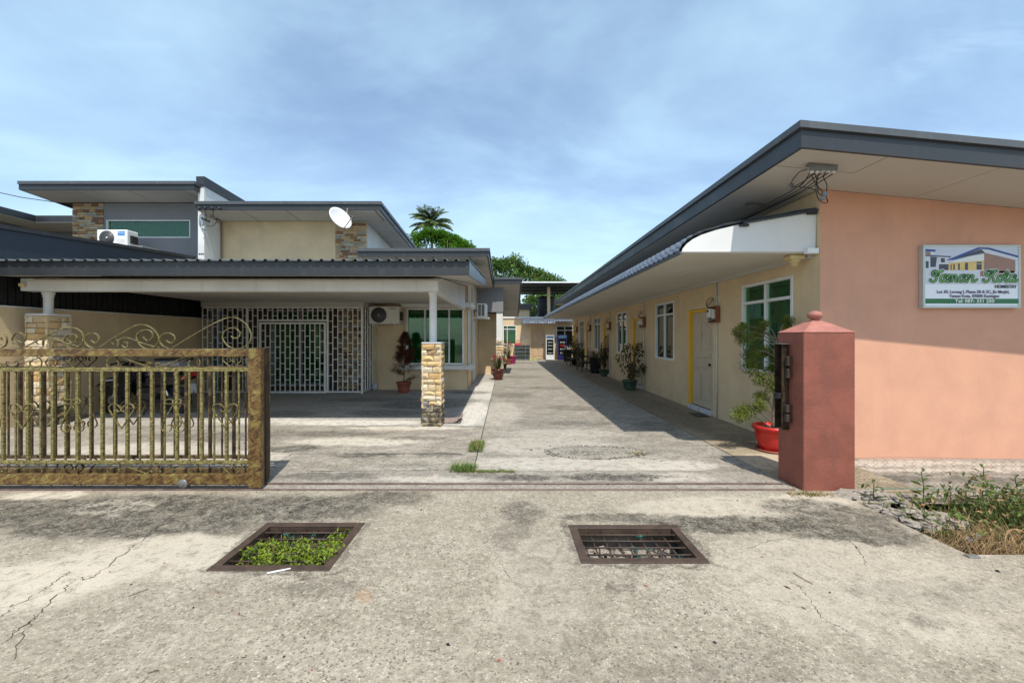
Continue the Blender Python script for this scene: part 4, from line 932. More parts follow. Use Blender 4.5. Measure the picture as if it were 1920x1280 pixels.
# measured off the enlarged sign: pixel box of the print is x 222..1606, y 200..1085
def sp(x, y): return su((x-222)/1384, (y-200)/885)
def flat(name, pts, m, lay):
    mb = MB(); q_ = [sp(*p) for p in pts]; yv = sy-.0008-.0006*lay; mb.add([(a, yv, b) for a, b in q_], [list(range(len(q_)))]); return mb.build(name, M[m], t)
flat('print', [(226,205),(1604,205),(1604,600),(226,600)], 'sign_sky', 0)
flat('print', [(226,228),(380,240),(376,270),(226,262)], 'sign_blue', 1); flat('print', [(226,266),(304,268),(304,318),(226,310)], 'sign_brown', 1); flat('print', [(304,272),(376,272),(360,318),(304,312)], 'sign_pale', 1)
flat('print', [(226,315),(610,338),(600,355),(226,335)], 'sign_dark', 2); flat('print', [(300,345),(400,350),(380,500),(300,500)], 'sign_dark', 1); flat('print', [(226,345),(300,350),(300,540),(226,540)], 'sign_pale', 1); flat('print', [(232,410),(276,412),(276,515),(232,515)], 'sign_dark', 2)
flat('print', [(430,352),(560,352),(560,452),(430,440)], 'sign_pale', 2); flat('print', [(455,366),(515,366),(515,432),(455,432)], 'sign_dark', 3); flat('print', [(408,440),(572,448),(572,458),(408,452)], 'sign_wtext', 3)
flat('print', [(525,400),(1010,205),(1170,208),(1604,330),(1604,360),(1160,236),(1040,226),(650,392)], 'sign_blue', 3)
flat('print', [(620,400),(1040,232),(1110,246),(1110,290),(900,330)], 'sign_dark', 2); flat('print', [(1060,232),(1160,238),(1604,362),(1604,395),(1108,288)], 'sign_pale', 4)
flat('print', [(1100,282),(1556,396),(1556,585),(1100,585)], 'sign_brown', 2); flat('print', [(560,438),(900,340),(1098,308),(1098,402)], 'sign_wtext', 3)
flat('print', [(570,440),(1098,402),(1098,545),(570,550)], 'sign_yellow', 2); flat('print', [(430,460),(570,455),(570,548),(430,548)], 'sign_dark', 2)
for (a, b, c, d) in ((985,1062,424,540), (815,858,438,545), (712,738,450,545), (640,662,460,545), (600,616,466,545)): flat('print', [(a,c),(b,c-4),(b,d),(a,d)], 'sign_dark', 3)
flat('print', [(985,452),(1062,446),(1062,452),(985,458)], 'sign_wtext', 4)
flat('print', [(226,545),(1604,545),(1604,760),(226,760)], 'sign_pale', 1); flat('print', [(1040,560),(1556,560),(1520,640),(1040,640)], 'sign_brown', 2)
flat('print', [(1560,400),(1604,402),(1604,560),(1560,560)], 'sign_pale', 5)
flat('band', [(222,975),(1606,978),(1606,1052),(222,1050)], 'sign_green', 1)
yf = sy-.006
def st(s_, cx_, cyv, h_, m, al='CENTER', bold=.0): 
    a, b = sp(cx_, cyv); return textmesh(s_, h_/885*H_*1.42, m, t, (a, yf, b), (R(90), 0, 0), 'lettering', .0004, al, bold)
def fitw(o, wpx):
    b_ = [v.co.x for v in o.data.vertices]; w0 = max(b_)-min(b_); o.scale.x = wpx/1384*W_/w0; return o
fitw(st('HOMESTAY', 1416, 816, 46, M['sign_black'], bold=.002), 326)
fitw(st('Lot 39, Lorong I, Phase 2B & 2C, Jln Masjid,', 933, 894, 44, M['sign_text'], bold=.0016), 1075)
fitw(st('Taman Kota, 89000 Keningau', 950, 957, 44, M['sign_text'], bold=.0016), 740)
fitw(st('Tel: 087- 331 250', 952, 1036, 50, M['sign_wtext'], bold=.0015), 585)
# script lettering drawn as strokes
G = {
 'T': [[(375,560),(345,565),(325,590),(330,625),(365,630),(385,600),(375,575)], [(345,590),(360,560),(410,572),(450,575),(478,558)], [(420,575),(395,650),(370,705),(335,722),(300,708),(302,688)]],
 'a': [[(66,-78),(42,-94),(12,-66),(4,-28),(22,-6),(48,-22),(66,-62)], [(80,-98),(66,-36),(74,-8),(98,-16),(112,-36)]],
 'm': [[(0,-88),(18,-85),(2,-5)], [(12,-50),(40,-90),(58,-80),(42,-8)], [(52,-50),(82,-92),(102,-78),(88,-25),(98,-8),(120,-18),(130,-36)]],
 'n': [[(0,-88),(18,-85),(2,-5)], [(12,-50),(45,-92),(64,-78),(50,-25),(60,-8),(84,-18),(100,-36)]],
 'o': [[(50,-88),(22,-90),(4,-55),(10,-18),(34,-8),(62,-35),(64,-70),(48,-90)], [(58,-75),(80,-70),(95,-80)]],
 't': [[(50,-150),(20,-45),(22,-12),(45,-6),(70,-30)], [(5,-105),(75,-112)]],
 'K': [[(1175,560),(1135,570),(1112,600),(1128,632),(1160,620)], [(1215,560),(1185,640),(1160,705),(1120,722),(1082,705),(1090,686)], [(1285,562),(1262,556),(1235,600),(1195,640),(1185,645)], [(1195,640),(1225,655),(1228,700),(1250,722),(1290,700),(1300,680)]],
}
strokes = [(s_, (0, 0)) for s_ in G['T']] + [(s_, (432, 728)) for s_ in G['a']] + [(s_, (535, 728)) for s_ in G['m']] + [(s_, (668, 728)) for s_ in ()] + [(s_, (745, 728)) for s_ in ()]
strokes = [(s_, (0, 0)) for s_ in G['T']]
for ch, x0, k in (('a',440,1.12),('m',560,1.20),('a',718,1.12),('n',838,1.5)): strokes += [([(p[0]*k, p[1]*1.12) for p in s_], (x0, 728)) for s_ in G[ch]]
strokes += [(s_, (0, 0)) for s_ in G['K']]
for ch, x0, k in (('o',1292,1.1),('t',1390,1.0),('a',1468,1.12)): strokes += [([(p[0]*k, p[1]*1.1) for p in s_], (x0, 728)) for s_ in G[ch]]
for (name, m, wd, lay) in (('lettering_halo', 'sign_wtext', 62, 7), ('lettering_outline', 'sign_black', 44, 8), ('lettering', 'sign_lgreen', 24, 9)):
    mb = MB()
    for k_, (s_, off) in enumerate(strokes):
        P = [Vector((*sp(x+off[0], y+off[1]), 0)) for x, y in s_]; P = smoothpts(P, 5); hw = wd/1384*W_/2; yv = sy-.0008*lay-.00002*k_
        for i, p in enumerate(P):
            c8 = [(p.x+hw*math.cos(a*math.pi/5), yv-.00001*(i % 7), p.y+hw*math.sin(a*math.pi/5)) for a in range(10)]; mb.add(c8, [tuple(range(10))])
            if i: 
                q_ = P[i-1]; d_ = (p-q_).normalized()*hw; mb.add([(q_.x-d_.y, yv-.00001*(i % 5), q_.y+d_.x), (q_.x+d_.y, yv-.00001*(i % 5), q_.y-d_.x), (p.x+d_.y, yv-.00001*(i % 5), p.y-d_.x), (p.x-d_.y, yv-.00001*(i % 5), p.y+d_.x)], [(0,1,2,3)])
    mb.build(name, M[m], t)
# ------------------------------------------------------------------ stones
def stone_variants(k, seed, depth_j=.35, name='stone'):
    r = random.Random(seed); out = []
    for _ in range(k):
        mb = MB(); NX, NZ = 4, 3; vs = []
        for j in range(NZ):
            for i in range(NX):
                x = -.5+i/(NX-1); z = -.5+j/(NZ-1); ed = (i in (0, NX-1)) or (j in (0, NZ-1))
                vs.append((x*(.96 if ed else 1)+r.uniform(-.02,.02), -(.55 if ed else .85)-r.uniform(-.5,.5)*depth_j, z*(.93 if ed else 1)+r.uniform(-.03,.03)))
        b_ = [(-.5,0,-.5),(.5,0,-.5),(.5,0,.5),(-.5,0,.5)]; vs += b_; n = NX*NZ
        fs = [(j*NX+i, j*NX+i+1, (j+1)*NX+i+1, (j+1)*NX+i) for j in range(NZ-1) for i in range(NX-1)]
        fs += [tuple([n, n+1]+[i for i in range(NX-1, -1, -1)]), tuple([n+3]+[(NZ-1)*NX+i for i in range(NX)]+[n+2])]
        fs += [tuple([n]+[j*NX for j in range(NZ)]+[n+3]), tuple([n+1, n+2]+[j*NX+NX-1 for j in range(NZ-1, -1, -1)])]
        mb.add(vs, fs); out.append(mb)
    return out
SV = {m: [mb.mesh('stone', M[m]) for mb in stone_variants(9, 21)] for m in ('stone', 'stone_moss', 'stone_panel')}
def clad(parent, p0, udir, rotz, width, height, nc, avg, depth, seed, mats, mossto=0, gap=.006):
    """courses of stones on the plane through p0 along udir; depth = how far they stand out"""
    r = random.Random(seed); u = Vector(udir); z = 0; hs = [r.uniform(.75, 1.25) for _ in range(nc)]; tot = sum(hs); hs = [h*height/tot for h in hs]
    for h in hs:
        a = 0; first = True
        while a < width-1e-4:
            l = avg*r.uniform(.55, 1.5)
            if width-(a+l) < avg*.45: l = width-a
            c = Vector(p0)+u*(a+l/2)+Vector((0,0,z+h/2)); mm = mats[1] if z < mossto else mats[0]
            place('stone', r.choice(SV[mm]), c, parent, (max(.01, l-gap), depth*r.uniform(.7, 1.35), max(.01, h-gap)), (0, 0, rotz))
            a += l
        z += h
def stone_column(cx, cy, sw, top, posttop, label, seed, post_r=.066, nc=15, moss=.28, square_post=None, ymat=('stone','stone_moss')):
    t = thing('stone_column', (cx, cy, 0), label, 'column', 'porch columns clad in stone')
    h = sw/2; mb = MB(); mb.box(cx-h+.045, cx+h-.045, cy-h+.045, cy+h-.045, -.05, top-.03); mb.build('core', M['mortar'], t)
    e = .045
    clad(t, (cx-h+.01, cy-h+e, 0), (1,0,0), 0, sw-.02, top-.035, nc, .17, .045, seed, ymat, moss)
    clad(t, (cx+h-e, cy-h+.01, 0), (0,1,0), R(90), sw-.02, top-.035, nc, .17, .045, seed+1, ymat, moss)
    clad(t, (cx+h-.01, cy+h-e, 0), (-1,0,0), R(180), sw-.02, top-.035, nc, .2, .045, seed+2, ymat, moss)
    clad(t, (cx-h+e, cy+h-.01, 0), (0,-1,0), R(270), sw-.02, top-.035, nc, .2, .045, seed+3, ymat, moss)
    mb = MB(); mb.bbox(cx-h+.01, cx+h-.01, cy-h+.01, cy+h-.01, top-.035, top, .012); mb.build('cap', M['plaster_white'], t)
    mb = MB()
    if square_post: mb.bbox(cx-square_post, cx+square_post, cy-square_post, cy+square_post, top, posttop, .006)
    else:
        mb.lathe([(post_r, top), (post_r, posttop-.10), (post_r*1.12, posttop-.095), (post_r*1.12, posttop-.05), (post_r*1.3, posttop-.045), (post_r*1.3, posttop)], (cx, cy, 0), 28)
    mb.build('post', M['plaster_white'], t); return t
stone_column(X(808.5, 7.1), 7.1+.19, .37, 1.467, 2.352, 'stone-clad column with round white post in the open right of the brass gate', 31)
stone_column(X(68, 7.1), 7.1+.19, .42, 1.96, 2.352, 'stone-clad column with round post behind the left part of the brass gate', 41, nc=17)
stone_column(-.235, 16.2, .31, 1.46, 2.53, 'far slim stone column with square white post behind the pink flowers', 51, nc=14, moss=0, square_post=.125)

# ------------------------------------------------------------------ main house on the left
h = thing('bungalow', (-5, 14, 0), 'cream bungalow with layered dark grey roofs and a stone panel, behind the carport', 'house')
FW, GW, SW_ = 12.1, 11.26, -1.13
# low front wall and right side wall
mb = MB(); wx0, wx1, wz0, wz1 = X(762, FW), -1.17, .745, 2.40
wall(mb, 'y', FW, .12, X(697, FW)+.02, SW_, -.1, 3.66, [(wx0, wx1-.06, wz0, wz1)])
wall(mb, 'x', SW_, -.12, FW+.0015, 28.3, -.1, 3.55, [(FW+.12, FW+.65, wz0, wz1), (14.0, 14.9, .0, 2.1), (19, 20.2, .9, 2.2), (22, 22.9, 0, 2.1)]); mb.build('wall', M['plaster_yellow'], h)
mb = MB(); wall(mb, 'y', FW+.02, .1, -8.42, X(697, FW)+.018, -.1, 3.0, [(-6.9, -5.2, .12, 2.35)]); mb.build('wall', M['room_brown'], h)
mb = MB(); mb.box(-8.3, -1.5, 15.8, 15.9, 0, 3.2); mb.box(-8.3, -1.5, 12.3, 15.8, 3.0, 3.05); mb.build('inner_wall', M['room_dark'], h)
window('y', FW, .07, wx0, wx1-.062, wz0, wz1, None, [X(803, FW)-.1, X(842, FW)], h, M['glass_green'], M['curtain'], seed=40)
window('x', SW_, -.07, FW+.122, FW+.648, wz0, wz1, None, [], h, M['glass_green'], M['curtain'], seed=41)
# ornamental iron inside the window
mb = MB()
for k in range(9): mb.tube([(wx0+.1+k*.19, FW+.12, wz0), (wx0+.1+k*.19, FW+.12, wz1)], .006, 4)
for k in range(4):
    for zz in (1.1, 1.75):
        c = wx0+.28+k*.42
        mb.tube(smoothpts([(c, FW+.13, zz-.12), (c-.10, FW+.13, zz+.03), (c-.07, FW+.13, zz+.12), (c, FW+.13, zz+.07), (c+.07, FW+.13, zz+.12), (c+.10, FW+.13, zz+.03), (c, FW+.13, zz-.12)], 4), .006, 4)
mb.build('window_bars', M['grey_metal'], h)
mb = MB(); mb.bbox(X(834, 11.95)-1.35, SW_+.17, FW-.17, FW+.0, .60, .72, .012); mb.bbox(SW_+.001, SW_+.17, FW+.001, FW+.8, .601, .719, .012); mb.build('sill', M['plaster_white'], h)
mb = MB(); mb.bbox(X(757, FW)-.05, SW_+.17, FW-.17, FW-.001, 2.42, 2.56, .012); mb.bbox(SW_+.001, SW_+.17, FW, FW+.8, 2.421, 2.559, .012); mb.build('hood', M['plaster_white'], h)
mb = MB(); mb.tube([(X(707.5, FW), FW-.02, 0), (X(707.5, FW), FW-.02, 2.1)], .016, 8); mb.tube([(X(758, FW), FW-.02, .1), (X(758, FW), FW-.02, 2.4)], .010, 6); mb.build('pipe', M['conduit'], h)
mb = MB(); mb.tube([(SW_+.03, 13.6, 0), (SW_+.03, 13.6, 3.2)], .035, 10); mb.tube([(SW_+.02, 14.0, 0), (SW_+.02, 14.0, 2.2)], .02, 8); mb.build('downpipe', M['soffit'], h)
# side door: white iron leaf
for k in range(8):
    mb = MB(); mb.box(SW_+.01, SW_+.03, 14.03+k*.118, 14.055+k*.118, .05, 2.08); mb.build('door_bar', M['grille_white'], h)
for zz in (.04, .7, 1.4, 2.07): mb = MB(); mb.box(SW_+.012, SW_+.034, 14.0, 14.9, zz, zz+.03); mb.build('door_rail', M['grille_white'], h)
# clerestory block with stone panel
CY = 11.9; ztopw = 4.90
x_l, x_s0, x_s1 = X(412, CY), X(629, CY), X(686, CY)
mb = MB(); wall(mb, 'y', CY, .15, x_l-.1, x_s1, 2.9, ztopw, []); mb.build('upper_wall', M['plaster_yellow'], h)
mb = MB(); mb.prism([(CY+.003, 2.9), (20, 2.9), (20, 4.34), (CY+.003, ztopw)], 'x', x_s1-.15, x_s1-.001); mb.build('upper_wall', M['plaster_white'], h)
clad(h, (x_s0, CY-.001, 2.95), (1,0,0), 0, x_s1-x_s0+.02, ztopw-2.95, 28, .2, .035, 61, ('stone_panel','stone_panel'), 0, .008)
# the three roofs: sheet, fascia, cap, soffit boards
def monopitch(par, x0, x1, y0, y1, zt, zbm, sl, side=True, panels=1.2, capout=.035, left_side=False, matp=('fascia','fascia_cap'), deep=None, wallz=None, soff_y=None):
    zf = lambda y: sl*(y-y0)
    mb = MB(); mb.hexa([(x0+.04,y0+.04,zt-.10),(x1-.04,y0+.04,zt-.10),(x1-.04,y1,zt-.10+zf(y1)),(x0+.04,y1,zt-.10+zf(y1)),(x0+.04,y0+.04,zt-.03),(x1-.04,y0+.04,zt-.03),(x1-.04,y1,zt-.03+zf(y1)),(x0+.04,y1,zt-.03+zf(y1))]); mb.build('roof', M['roof_sheet'], par)
    mb = MB(); mb.box(x0, x1, y0, y0+.03, zbm, zt-.085); mb.build('fascia', M[matp[0]], par)
    mb = MB(); mb.box(x0-.0, x1+capout, y0-capout, y0+.05, zt-.082, zt); mb.build('fascia_cap', M[matp[1]], par)
    for s_, xx in ((1, x1),) + (((-1, x0),) if left_side else ()):
        a, b = (xx-.03, xx) if s_ > 0 else (xx, xx+.03)
        mb = MB(); mb.prism([(y0+.031, zbm+zf(y0+.031)), (y1, zbm+zf(y1)), (y1, zt-.085+zf(y1)), (y0+.031, zt-.085)], 'x', a, b); mb.build('fascia', M[matp[0]], par)
        a, b = (xx-.05, xx+capout) if s_ > 0 else (xx-capout, xx+.05)
        mb = MB(); mb.prism([(y0+.051, zt-.082+zf(y0+.051)), (y1, zt-.082+zf(y1)), (y1, zt+zf(y1)), (y0+.051, zt+zf(y0+.051))], 'x', a, b); mb.build('fascia_cap', M[matp[1]], par)
    def board(a, b, c, d):
        g_ = .013; mb = MB(); P = [(a+g_,c+g_),(b-g_,c+g_),(b-g_,d-g_),(a+g_,d-g_)]
        mb.hexa([(x, y, zbm+.004+zf(y)) for x, y in P] + [(x, y, zbm+.014+zf(y)) for x, y in P]); mb.build('soffit_panel', M['soffit'], par)
    sy_ = soff_y or (y0+1.2); x = x0+.001
    while x < x1-.031: board(x, min(x+panels, x1-.03), y0+.03, sy_); x += panels
    if deep:
        y = sy_
        while y < y1-.05: board(x1-deep, x1-.03, y, min(y+(.6 if panels < 1 else 1.0), y1)); y += (.6 if panels < 1 else 1.0)
    mb = MB(); P = [(x0+.03,y0+.03),(x1-.03,y0+.03),(x1-.03,y1),(x0+.03,y1)]; mb.hexa([(x, y, zbm+.03+zf(y)) for x, y in P] + [(x, y, zbm+.04+zf(y)) for x, y in P]); mb.build('roof_lining', M['room_dark'], par)
monopitch(h, X(366, 11.0), X(713, 11.0), 11.0, 20, 5.18, 4.955, -.062, panels=1.2, deep=.9, soff_y=11.9)
monopitch(h, X(671, 11.05), -.457, 11.05, 16.1, 3.94, 3.715, -.05, panels=1.0, deep=.75, soff_y=12.1)
monopitch(h, -1.6, .60, 15.7, 19.3, Z(520, 15.7), Z(532, 15.7), -.30, panels=2.3, deep=.95, soff_y=16.3)
# grey lintel and side beam over the rear porch
mb = MB(); mb.box(SW_+.001, -.37, 16.05, 16.2, 2.531, 3.55); mb.build('porch_lintel', M['plaster_grey'], h)
mb = MB(); mb.box(-.369, -.09, 16.04, 16.33, 2.531, 3.60); mb.prism([(16.331, 2.531), (19.4, 2.531), (19.4, 2.72), (16.331, 3.55)], 'x', -.30, -.095); mb.build('porch_beam', M['plaster_grey'], h)
mb = MB(); mb.box(SW_+.001, -.2, 17.2, 17.3, 0, 2.53); mb.build('porch_wall', M['plaster_yellow'], h)
# projecting window hood-side AC unit
def ac_unit(x0, x1, y0, y1, z0, z1, label, mat_, badge=None, fan_left=True, bracket=True, group=None):
    t = thing('air_conditioner', ((x0+x1)/2, (y0+y1)/2, z0), label, 'air conditioner', group or 'outdoor air-conditioner units'); w_, hh = x1-x0, z1-z0
    mb = MB(); mb.bbox(x0, x1, y0, y1, z0, z1, .02); mb.build('body', M[mat_], t)
    fr = min(hh*.44, w_*.3); cx_ = x0+w_*.34; cz = (z0+z1)/2
    mb = MB(); mb.lathe([(fr,-.003),(fr,-.012),(.0001,-.012)], (cx_, y0, cz), 32, axis='y'); mb.build('fan', M['ac_fan'], t)
    for k in range(1, 7):
        rr = fr*k/6.2; P = [(cx_+rr*math.cos(a*math.pi/14), y0-.016, cz+rr*math.sin(a*math.pi/14)) for a in range(29)]; mb = MB(); mb.tube(P, .0025, 4, cap=False); mb.build('fan_guard_ring', M['grey_metal'], t)
    mb = MB(); mb.lathe([(.03,-.013),(.03,-.022),(.0001,-.024)], (cx_, y0, cz), 12, axis='y'); mb.build('hub', M['steel'], t)
    if badge == 'blue':
        mb = MB(); mb.box(x0+w_*.70, x0+w_*.93, y0-.004, y0-.001, z1-hh*.34, z1-hh*.10); mb.build('badge', M['badge_blue'], t)
        textmesh('Midea', .075, M['white_panel'], t, (x0+w_*.815, y0-.006, z1-hh*.25), (R(90), 0, 0))
    elif badge: textmesh(badge, .05, M['sign_black'], t, (x0+w_*.80, y0-.003, z1-hh*.16), (R(90), 0, 0), bold=.001)
    mb = MB()
    for k in range(5): mb.box(x0+w_*.66, x1-.06, y0-.003, y0-.001, z0+hh*(.18+.06*k), z0+hh*(.19+.06*k))
    mb.build('louvre', M['conduit'], t)
    if bracket:
        for xx in (x0+.12, x1-.12): mb = MB(); mb.box(xx-.015, xx+.015, y0, y1+.28, z0-.035, z0-.001); mb.build('bracket', M['white_paint'], t)
    mb = MB(); mb.bbox(x1+.001, x1+.04, y0+.08, y1-.05, z0+.1, z0+hh*.7, .01); mb.build('valve_cover', M['dark_metal'], t); return t
ac_unit(X(691, 11.6), X(748, 11.6), 11.6, 11.95, Z(607, 11.6), Z(574, 11.6), 'cream outdoor air conditioner on the wall beside the white grille', 'ac_body', 'Panasonic')
# side-mounted unit seen end on: grille of slots
t = thing('air_conditioner', (-.84, 14.7, 2.22), 'small white air conditioner high on the side wall above the alley, seen end on', 'air conditioner', 'outdoor air-conditioner units')
a0, a1, b0, b1 = -1.0, -.67, Z(594, 14.4), Z(569, 14.4)
mb = MB(); mb.bbox(a0, a1, 14.4, 15.2, b0, b1, .012); mb.build('body', M['ac_body_white'], t)
for i in range(2):
    for j in range(6):
        mb = MB(); mb.box(a0+.035+i*.125, a0+.135+i*.125, 14.394, 14.399, b0+.04+j*.068, b0+.09+j*.068); mb.build('slot', M['black'], t)
mb = MB(); mb.box(SW_, a1+.08, 14.45, 14.5, b0-.05, b0-.002); mb.box(SW_, a1+.08, 15.1, 15.15, b0-.05, b0-.002); mb.build('bracket', M['white_paint'], t)
mb = MB(); mb.tube(smoothpts([(SW_+.01, 14.35, b0+.12), (SW_-.0, 14.3, b0+.2), (a0, 14.38, b0+.22)], 4), .02, 6); mb.build('hose', M['black'], t)

# ---- white iron grille across the porch
t = thing('porch_grille', (-6.1, GW, 0), 'white iron security grille with staggered bars enclosing the porch under the carport', 'grille')
gx0, gx1, gz1 = X(379, GW), X(680, GW), Z(575.5, GW)
def gbar(x0, x1, y0, y1, z0, z1, name='bar', par=None):
    mb = MB(); mb.box(x0, x1, y0, y1, z0, z1); return mb.build(name, M['grille_white'], par or t)
b = .022
gbar(gx0, gx1, GW, GW+.04, .03, .07, 'rail'); gbar(gx0, gx1, GW, GW+.04, gz1-.035, gz1, 'rail')
dx0, dx1, dz1 = X(488, GW), X(609, GW), Z(604, GW)
n = int((gx1-gx0)/.136); stp = (gx1-gx0)/n
for i in range(n+1):
    xx = gx0+i*stp
    indoor = dx0-.02 < xx < dx1+.02
    gbar(xx-b/2, xx+b/2, GW+.006, GW+.03, (dz1+.06) if indoor else .07, gz1-.035)
    if i == n: break
    xm = xx+stp/2
    for k in range(8):
        zz = .33+.30*k + (.15 if i % 2 else 0)
        if zz > gz1-.09: continue
        if dx0-.09 < xm < dx1+.09 and zz < dz1+.06: continue
        gbar(xx+b/2, xx+stp-b/2, GW+.008, GW+.028, zz, zz+.02, 'cross_bar')
gbar(dx0-.08, dx1+.08, GW-.004, GW+.034, dz1+.03, dz1+.075, 'rail')
mb = MB(); 
for (a, c, u, v) in ((dx0-.03, dx0+.02, .02, dz1), (dx1-.02, dx1+.03, .02, dz1), (dx0+.02, dx1-.02, dz1-.05, dz1), (dx0+.02, dx1-.02, .02, .07), ): mb.box(a, c, GW-.012, GW+.028, u, v)
D = mb.build('grille_door', M['grille_white'], t)
nd = int((dx1-dx0)/.136); sd = (dx1-dx0)/nd
for i in range(1, nd):
    xx = dx0+i*sd; gbar(xx-b/2, xx+b/2, GW-.008, GW+.02, .07, dz1-.05, 'bar', D)
for i in range(nd):
    for k in range(7):
        zz = .22+.30*k+(.15 if i % 2 else 0)
        if zz < dz1-.1: gbar(dx0+i*sd+b/2, dx0+(i+1)*sd-b/2, GW-.006, GW+.018, zz, zz+.02, 'cross_bar', D)
for i in range(5):                                                   # return to the wall
    yy = GW+.05+i*.2; gbar(gx1-.03, gx1, yy, yy+.022, .07, gz1, 'bar')
    for k in range(8):
        zz = .33+.30*k+(.15 if i % 2 else 0)
        if zz < gz1-.05 and i < 4: gbar(gx1-.027, gx1-.006, yy+.022, yy+.2, zz, zz+.02, 'cross_bar')
gbar(gx1-.03, gx1, GW+.041, FW-.01, .03, .069, 'rail'); gbar(gx1-.045, gx1+.003, GW-.006, GW+.042, 0, gz1, 'post')
gbar(X(463,GW)-.03, X(463,GW)+.03, GW-.003, GW+.033, .03, gz1, 'post'); gbar(dx1+.05, dx1+.10, GW-.003, GW+.033, .03, gz1, 'post')
mb = MB(); mb.box(gx0-.02, gx1+.03, GW-.02, GW+.16, gz1+.002, 2.53); mb.box(gx1-.07, gx1+.03, GW+.161, FW-.005, gz1+.002, 2.53); mb.build('lintel', M['soffit'], t)
# behind the grille: doors with green curtain and stone pier (parts of the house)
for (a, c) in ((-6.9, -6.05), (-6.05, -5.2)):
    mb = MB()
    for (u0, u1, v0, v1) in ((a, a+.06, .12, 2.35), (c-.06, c, .12, 2.35), (a+.06, c-.06, .12, .2), (a+.06, c-.06, 2.28, 2.35)): mb.box(u0, u1, FW+.0, FW+.05, v0, v1)
    d_ = mb.build('glass_door', M['grey_metal'], h); mb = MB(); mb.box(a+.06, c-.06, FW+.02, FW+.026, .2, 2.28); mb.build('pane', M['glass_green'], d_)
curtain('y', FW+.2, -6.95, -5.15, .1, 2.4, M['curtain'], h, 77)
clad(h, (X(632, FW), FW+.019, 0.02), (1,0,0), 0, .72, 2.5, 24, .22, .04, 63, ('stone_panel','stone_panel'), 0, .008)

# ---- carport
c_ = thing('carport', (-4.5, 8, 0), 'flat-ceilinged carport with dark grey fascia and corrugated sheet roof', 'carport')
ox, oy, ZT, ZB, sl_ = -.578, 6.55, 2.76, 2.535, .094
LX = -9.6
mb = MB(); mb.box(LX, ox, oy, oy+.03, ZB, ZT); mb.build('fascia', M['fascia'], c_)
mb = MB(); mb.prism([(oy+.031, ZB), (FW+.1, ZB+sl_*5.6), (FW+.1, ZT+sl_*5.6-.05), (oy+.031, ZT)], 'x', ox-.03, ox); mb.build('fascia', M['tile_sheet'], c_)
# corrugated roof: trapezoid ribs every .178 m
mb = MB(); vs = []; k = 0; pro = []
x = LX-.05
while x < ox+.03:
    pro += [(x, 0), (x+.115, 0), (x+.130, .030), (x+.160, .030)]; x += .178
pro = [p for p in pro if p[0] < ox+.06]
for (a, dz) in pro:
    for y in (oy-.05, FW+.1):
        for th in (0, -.004): vs.append((a, y, ZT+.006+sl_*(y-oy)+dz+th))
for i in range(len(pro)-1):
    a = 4*i; mb.f += [[a, a+4, a+6, a+2], [a+1, a+3, a+7, a+5], [a, a+1, a+5, a+4], [a+2, a+6, a+7, a+3]]; mb.m += [0]*4; mb.sm += [False]*4
mb.v = vs; mb.build('roof_sheet', M['canopy_sheet'], c_)
x = -8.15; 
while x < -1.19:                                                      # inner flat ceiling
    x1 = min(x+6.96, -1.18); mb = MB(); mb.box(x, x1, 7.0, GW+.86 if x1 > -4 else FW, 2.515, 2.53); mb.build('ceiling_panel', M['soffit'], c_); x = x1
mb = MB(); P = [(LX, oy+.03), (ox-.03, oy+.03), (ox-.03, FW-.01), (LX, FW-.01)]
mb.hexa([(x, y, ZB+.012+sl_*(y-oy)) for x, y in P] + [(x, y, ZB+.03+sl_*(y-oy)) for x, y in P]); mb.build('ceiling_panel', M['soffit'], c_)
mb = MB(); mb.bbox(-8.39, -1.17, 7.1, 7.32, 2.352, 2.565, .004); mb.prism([(7.321, 2.352), (FW-.18, 2.352), (FW-.18, ZB+sl_*5.2), (7.321, ZB+sl_*.75)], 'x', -1.30, -1.172); mb.build('beam', M['plaster_white'], c_)
mb = MB(); mb.lathe([(.06,0),(.055,-.008),(.0001,-.01)], (X(455,9), 9, 2.513), 20); mb.build('ceiling_light', M['conduit'], c_)
mb = MB(); mb.lathe([(.05,0),(.045,-.05),(.0001,-.06)], (-8.32, 7.07, 2.47), 12); mb.build('lamp_holder', M['cctv'], c_)
mb = MB(); mb.tube([(-6.5, 6.6, 2.53), (-3, 6.62, 2.528), (-2, 6.62, 2.52), (-1.2, 6.65, 2.53), (-.9, 9, 2.75), (-.75, 12, 3.03)], .006, 5); mb.build('cable', M['cable'], c_)

# ---- boundary wall and the neighbour's dark screen above it
t = thing('boundary_wall', (-8.5, 8, 0), 'cream plastered boundary wall along the left of the carport', 'wall')
mb = MB(); mb.box(-8.62, -8.47, 4.6, FW-.01, -.1, 2.06); mb.build('wall', M['plaster_yellow'], t)
mb = MB(); mb.bbox(-8.64, -8.45, 4.6, FW-.01, 2.061, 2.085, .004); mb.build('coping', M['plaster_white'], t)
t = thing('neighbour_screen', (-8.6, 8, 2.09), 'black slatted screen filling the gap above the boundary wall', 'screen')
k = 0; y = 4.6
while y < FW-.1:
    mb = MB(); mb.box(-8.60, -8.57, y, y+.10, 2.09, 3.1); mb.build('slat', M['black'], t); y += .118
mb = MB(); mb.box(-8.66, -8.63, 4.6, FW, 2.09, 3.1); mb.build('backing', M['black'], t)
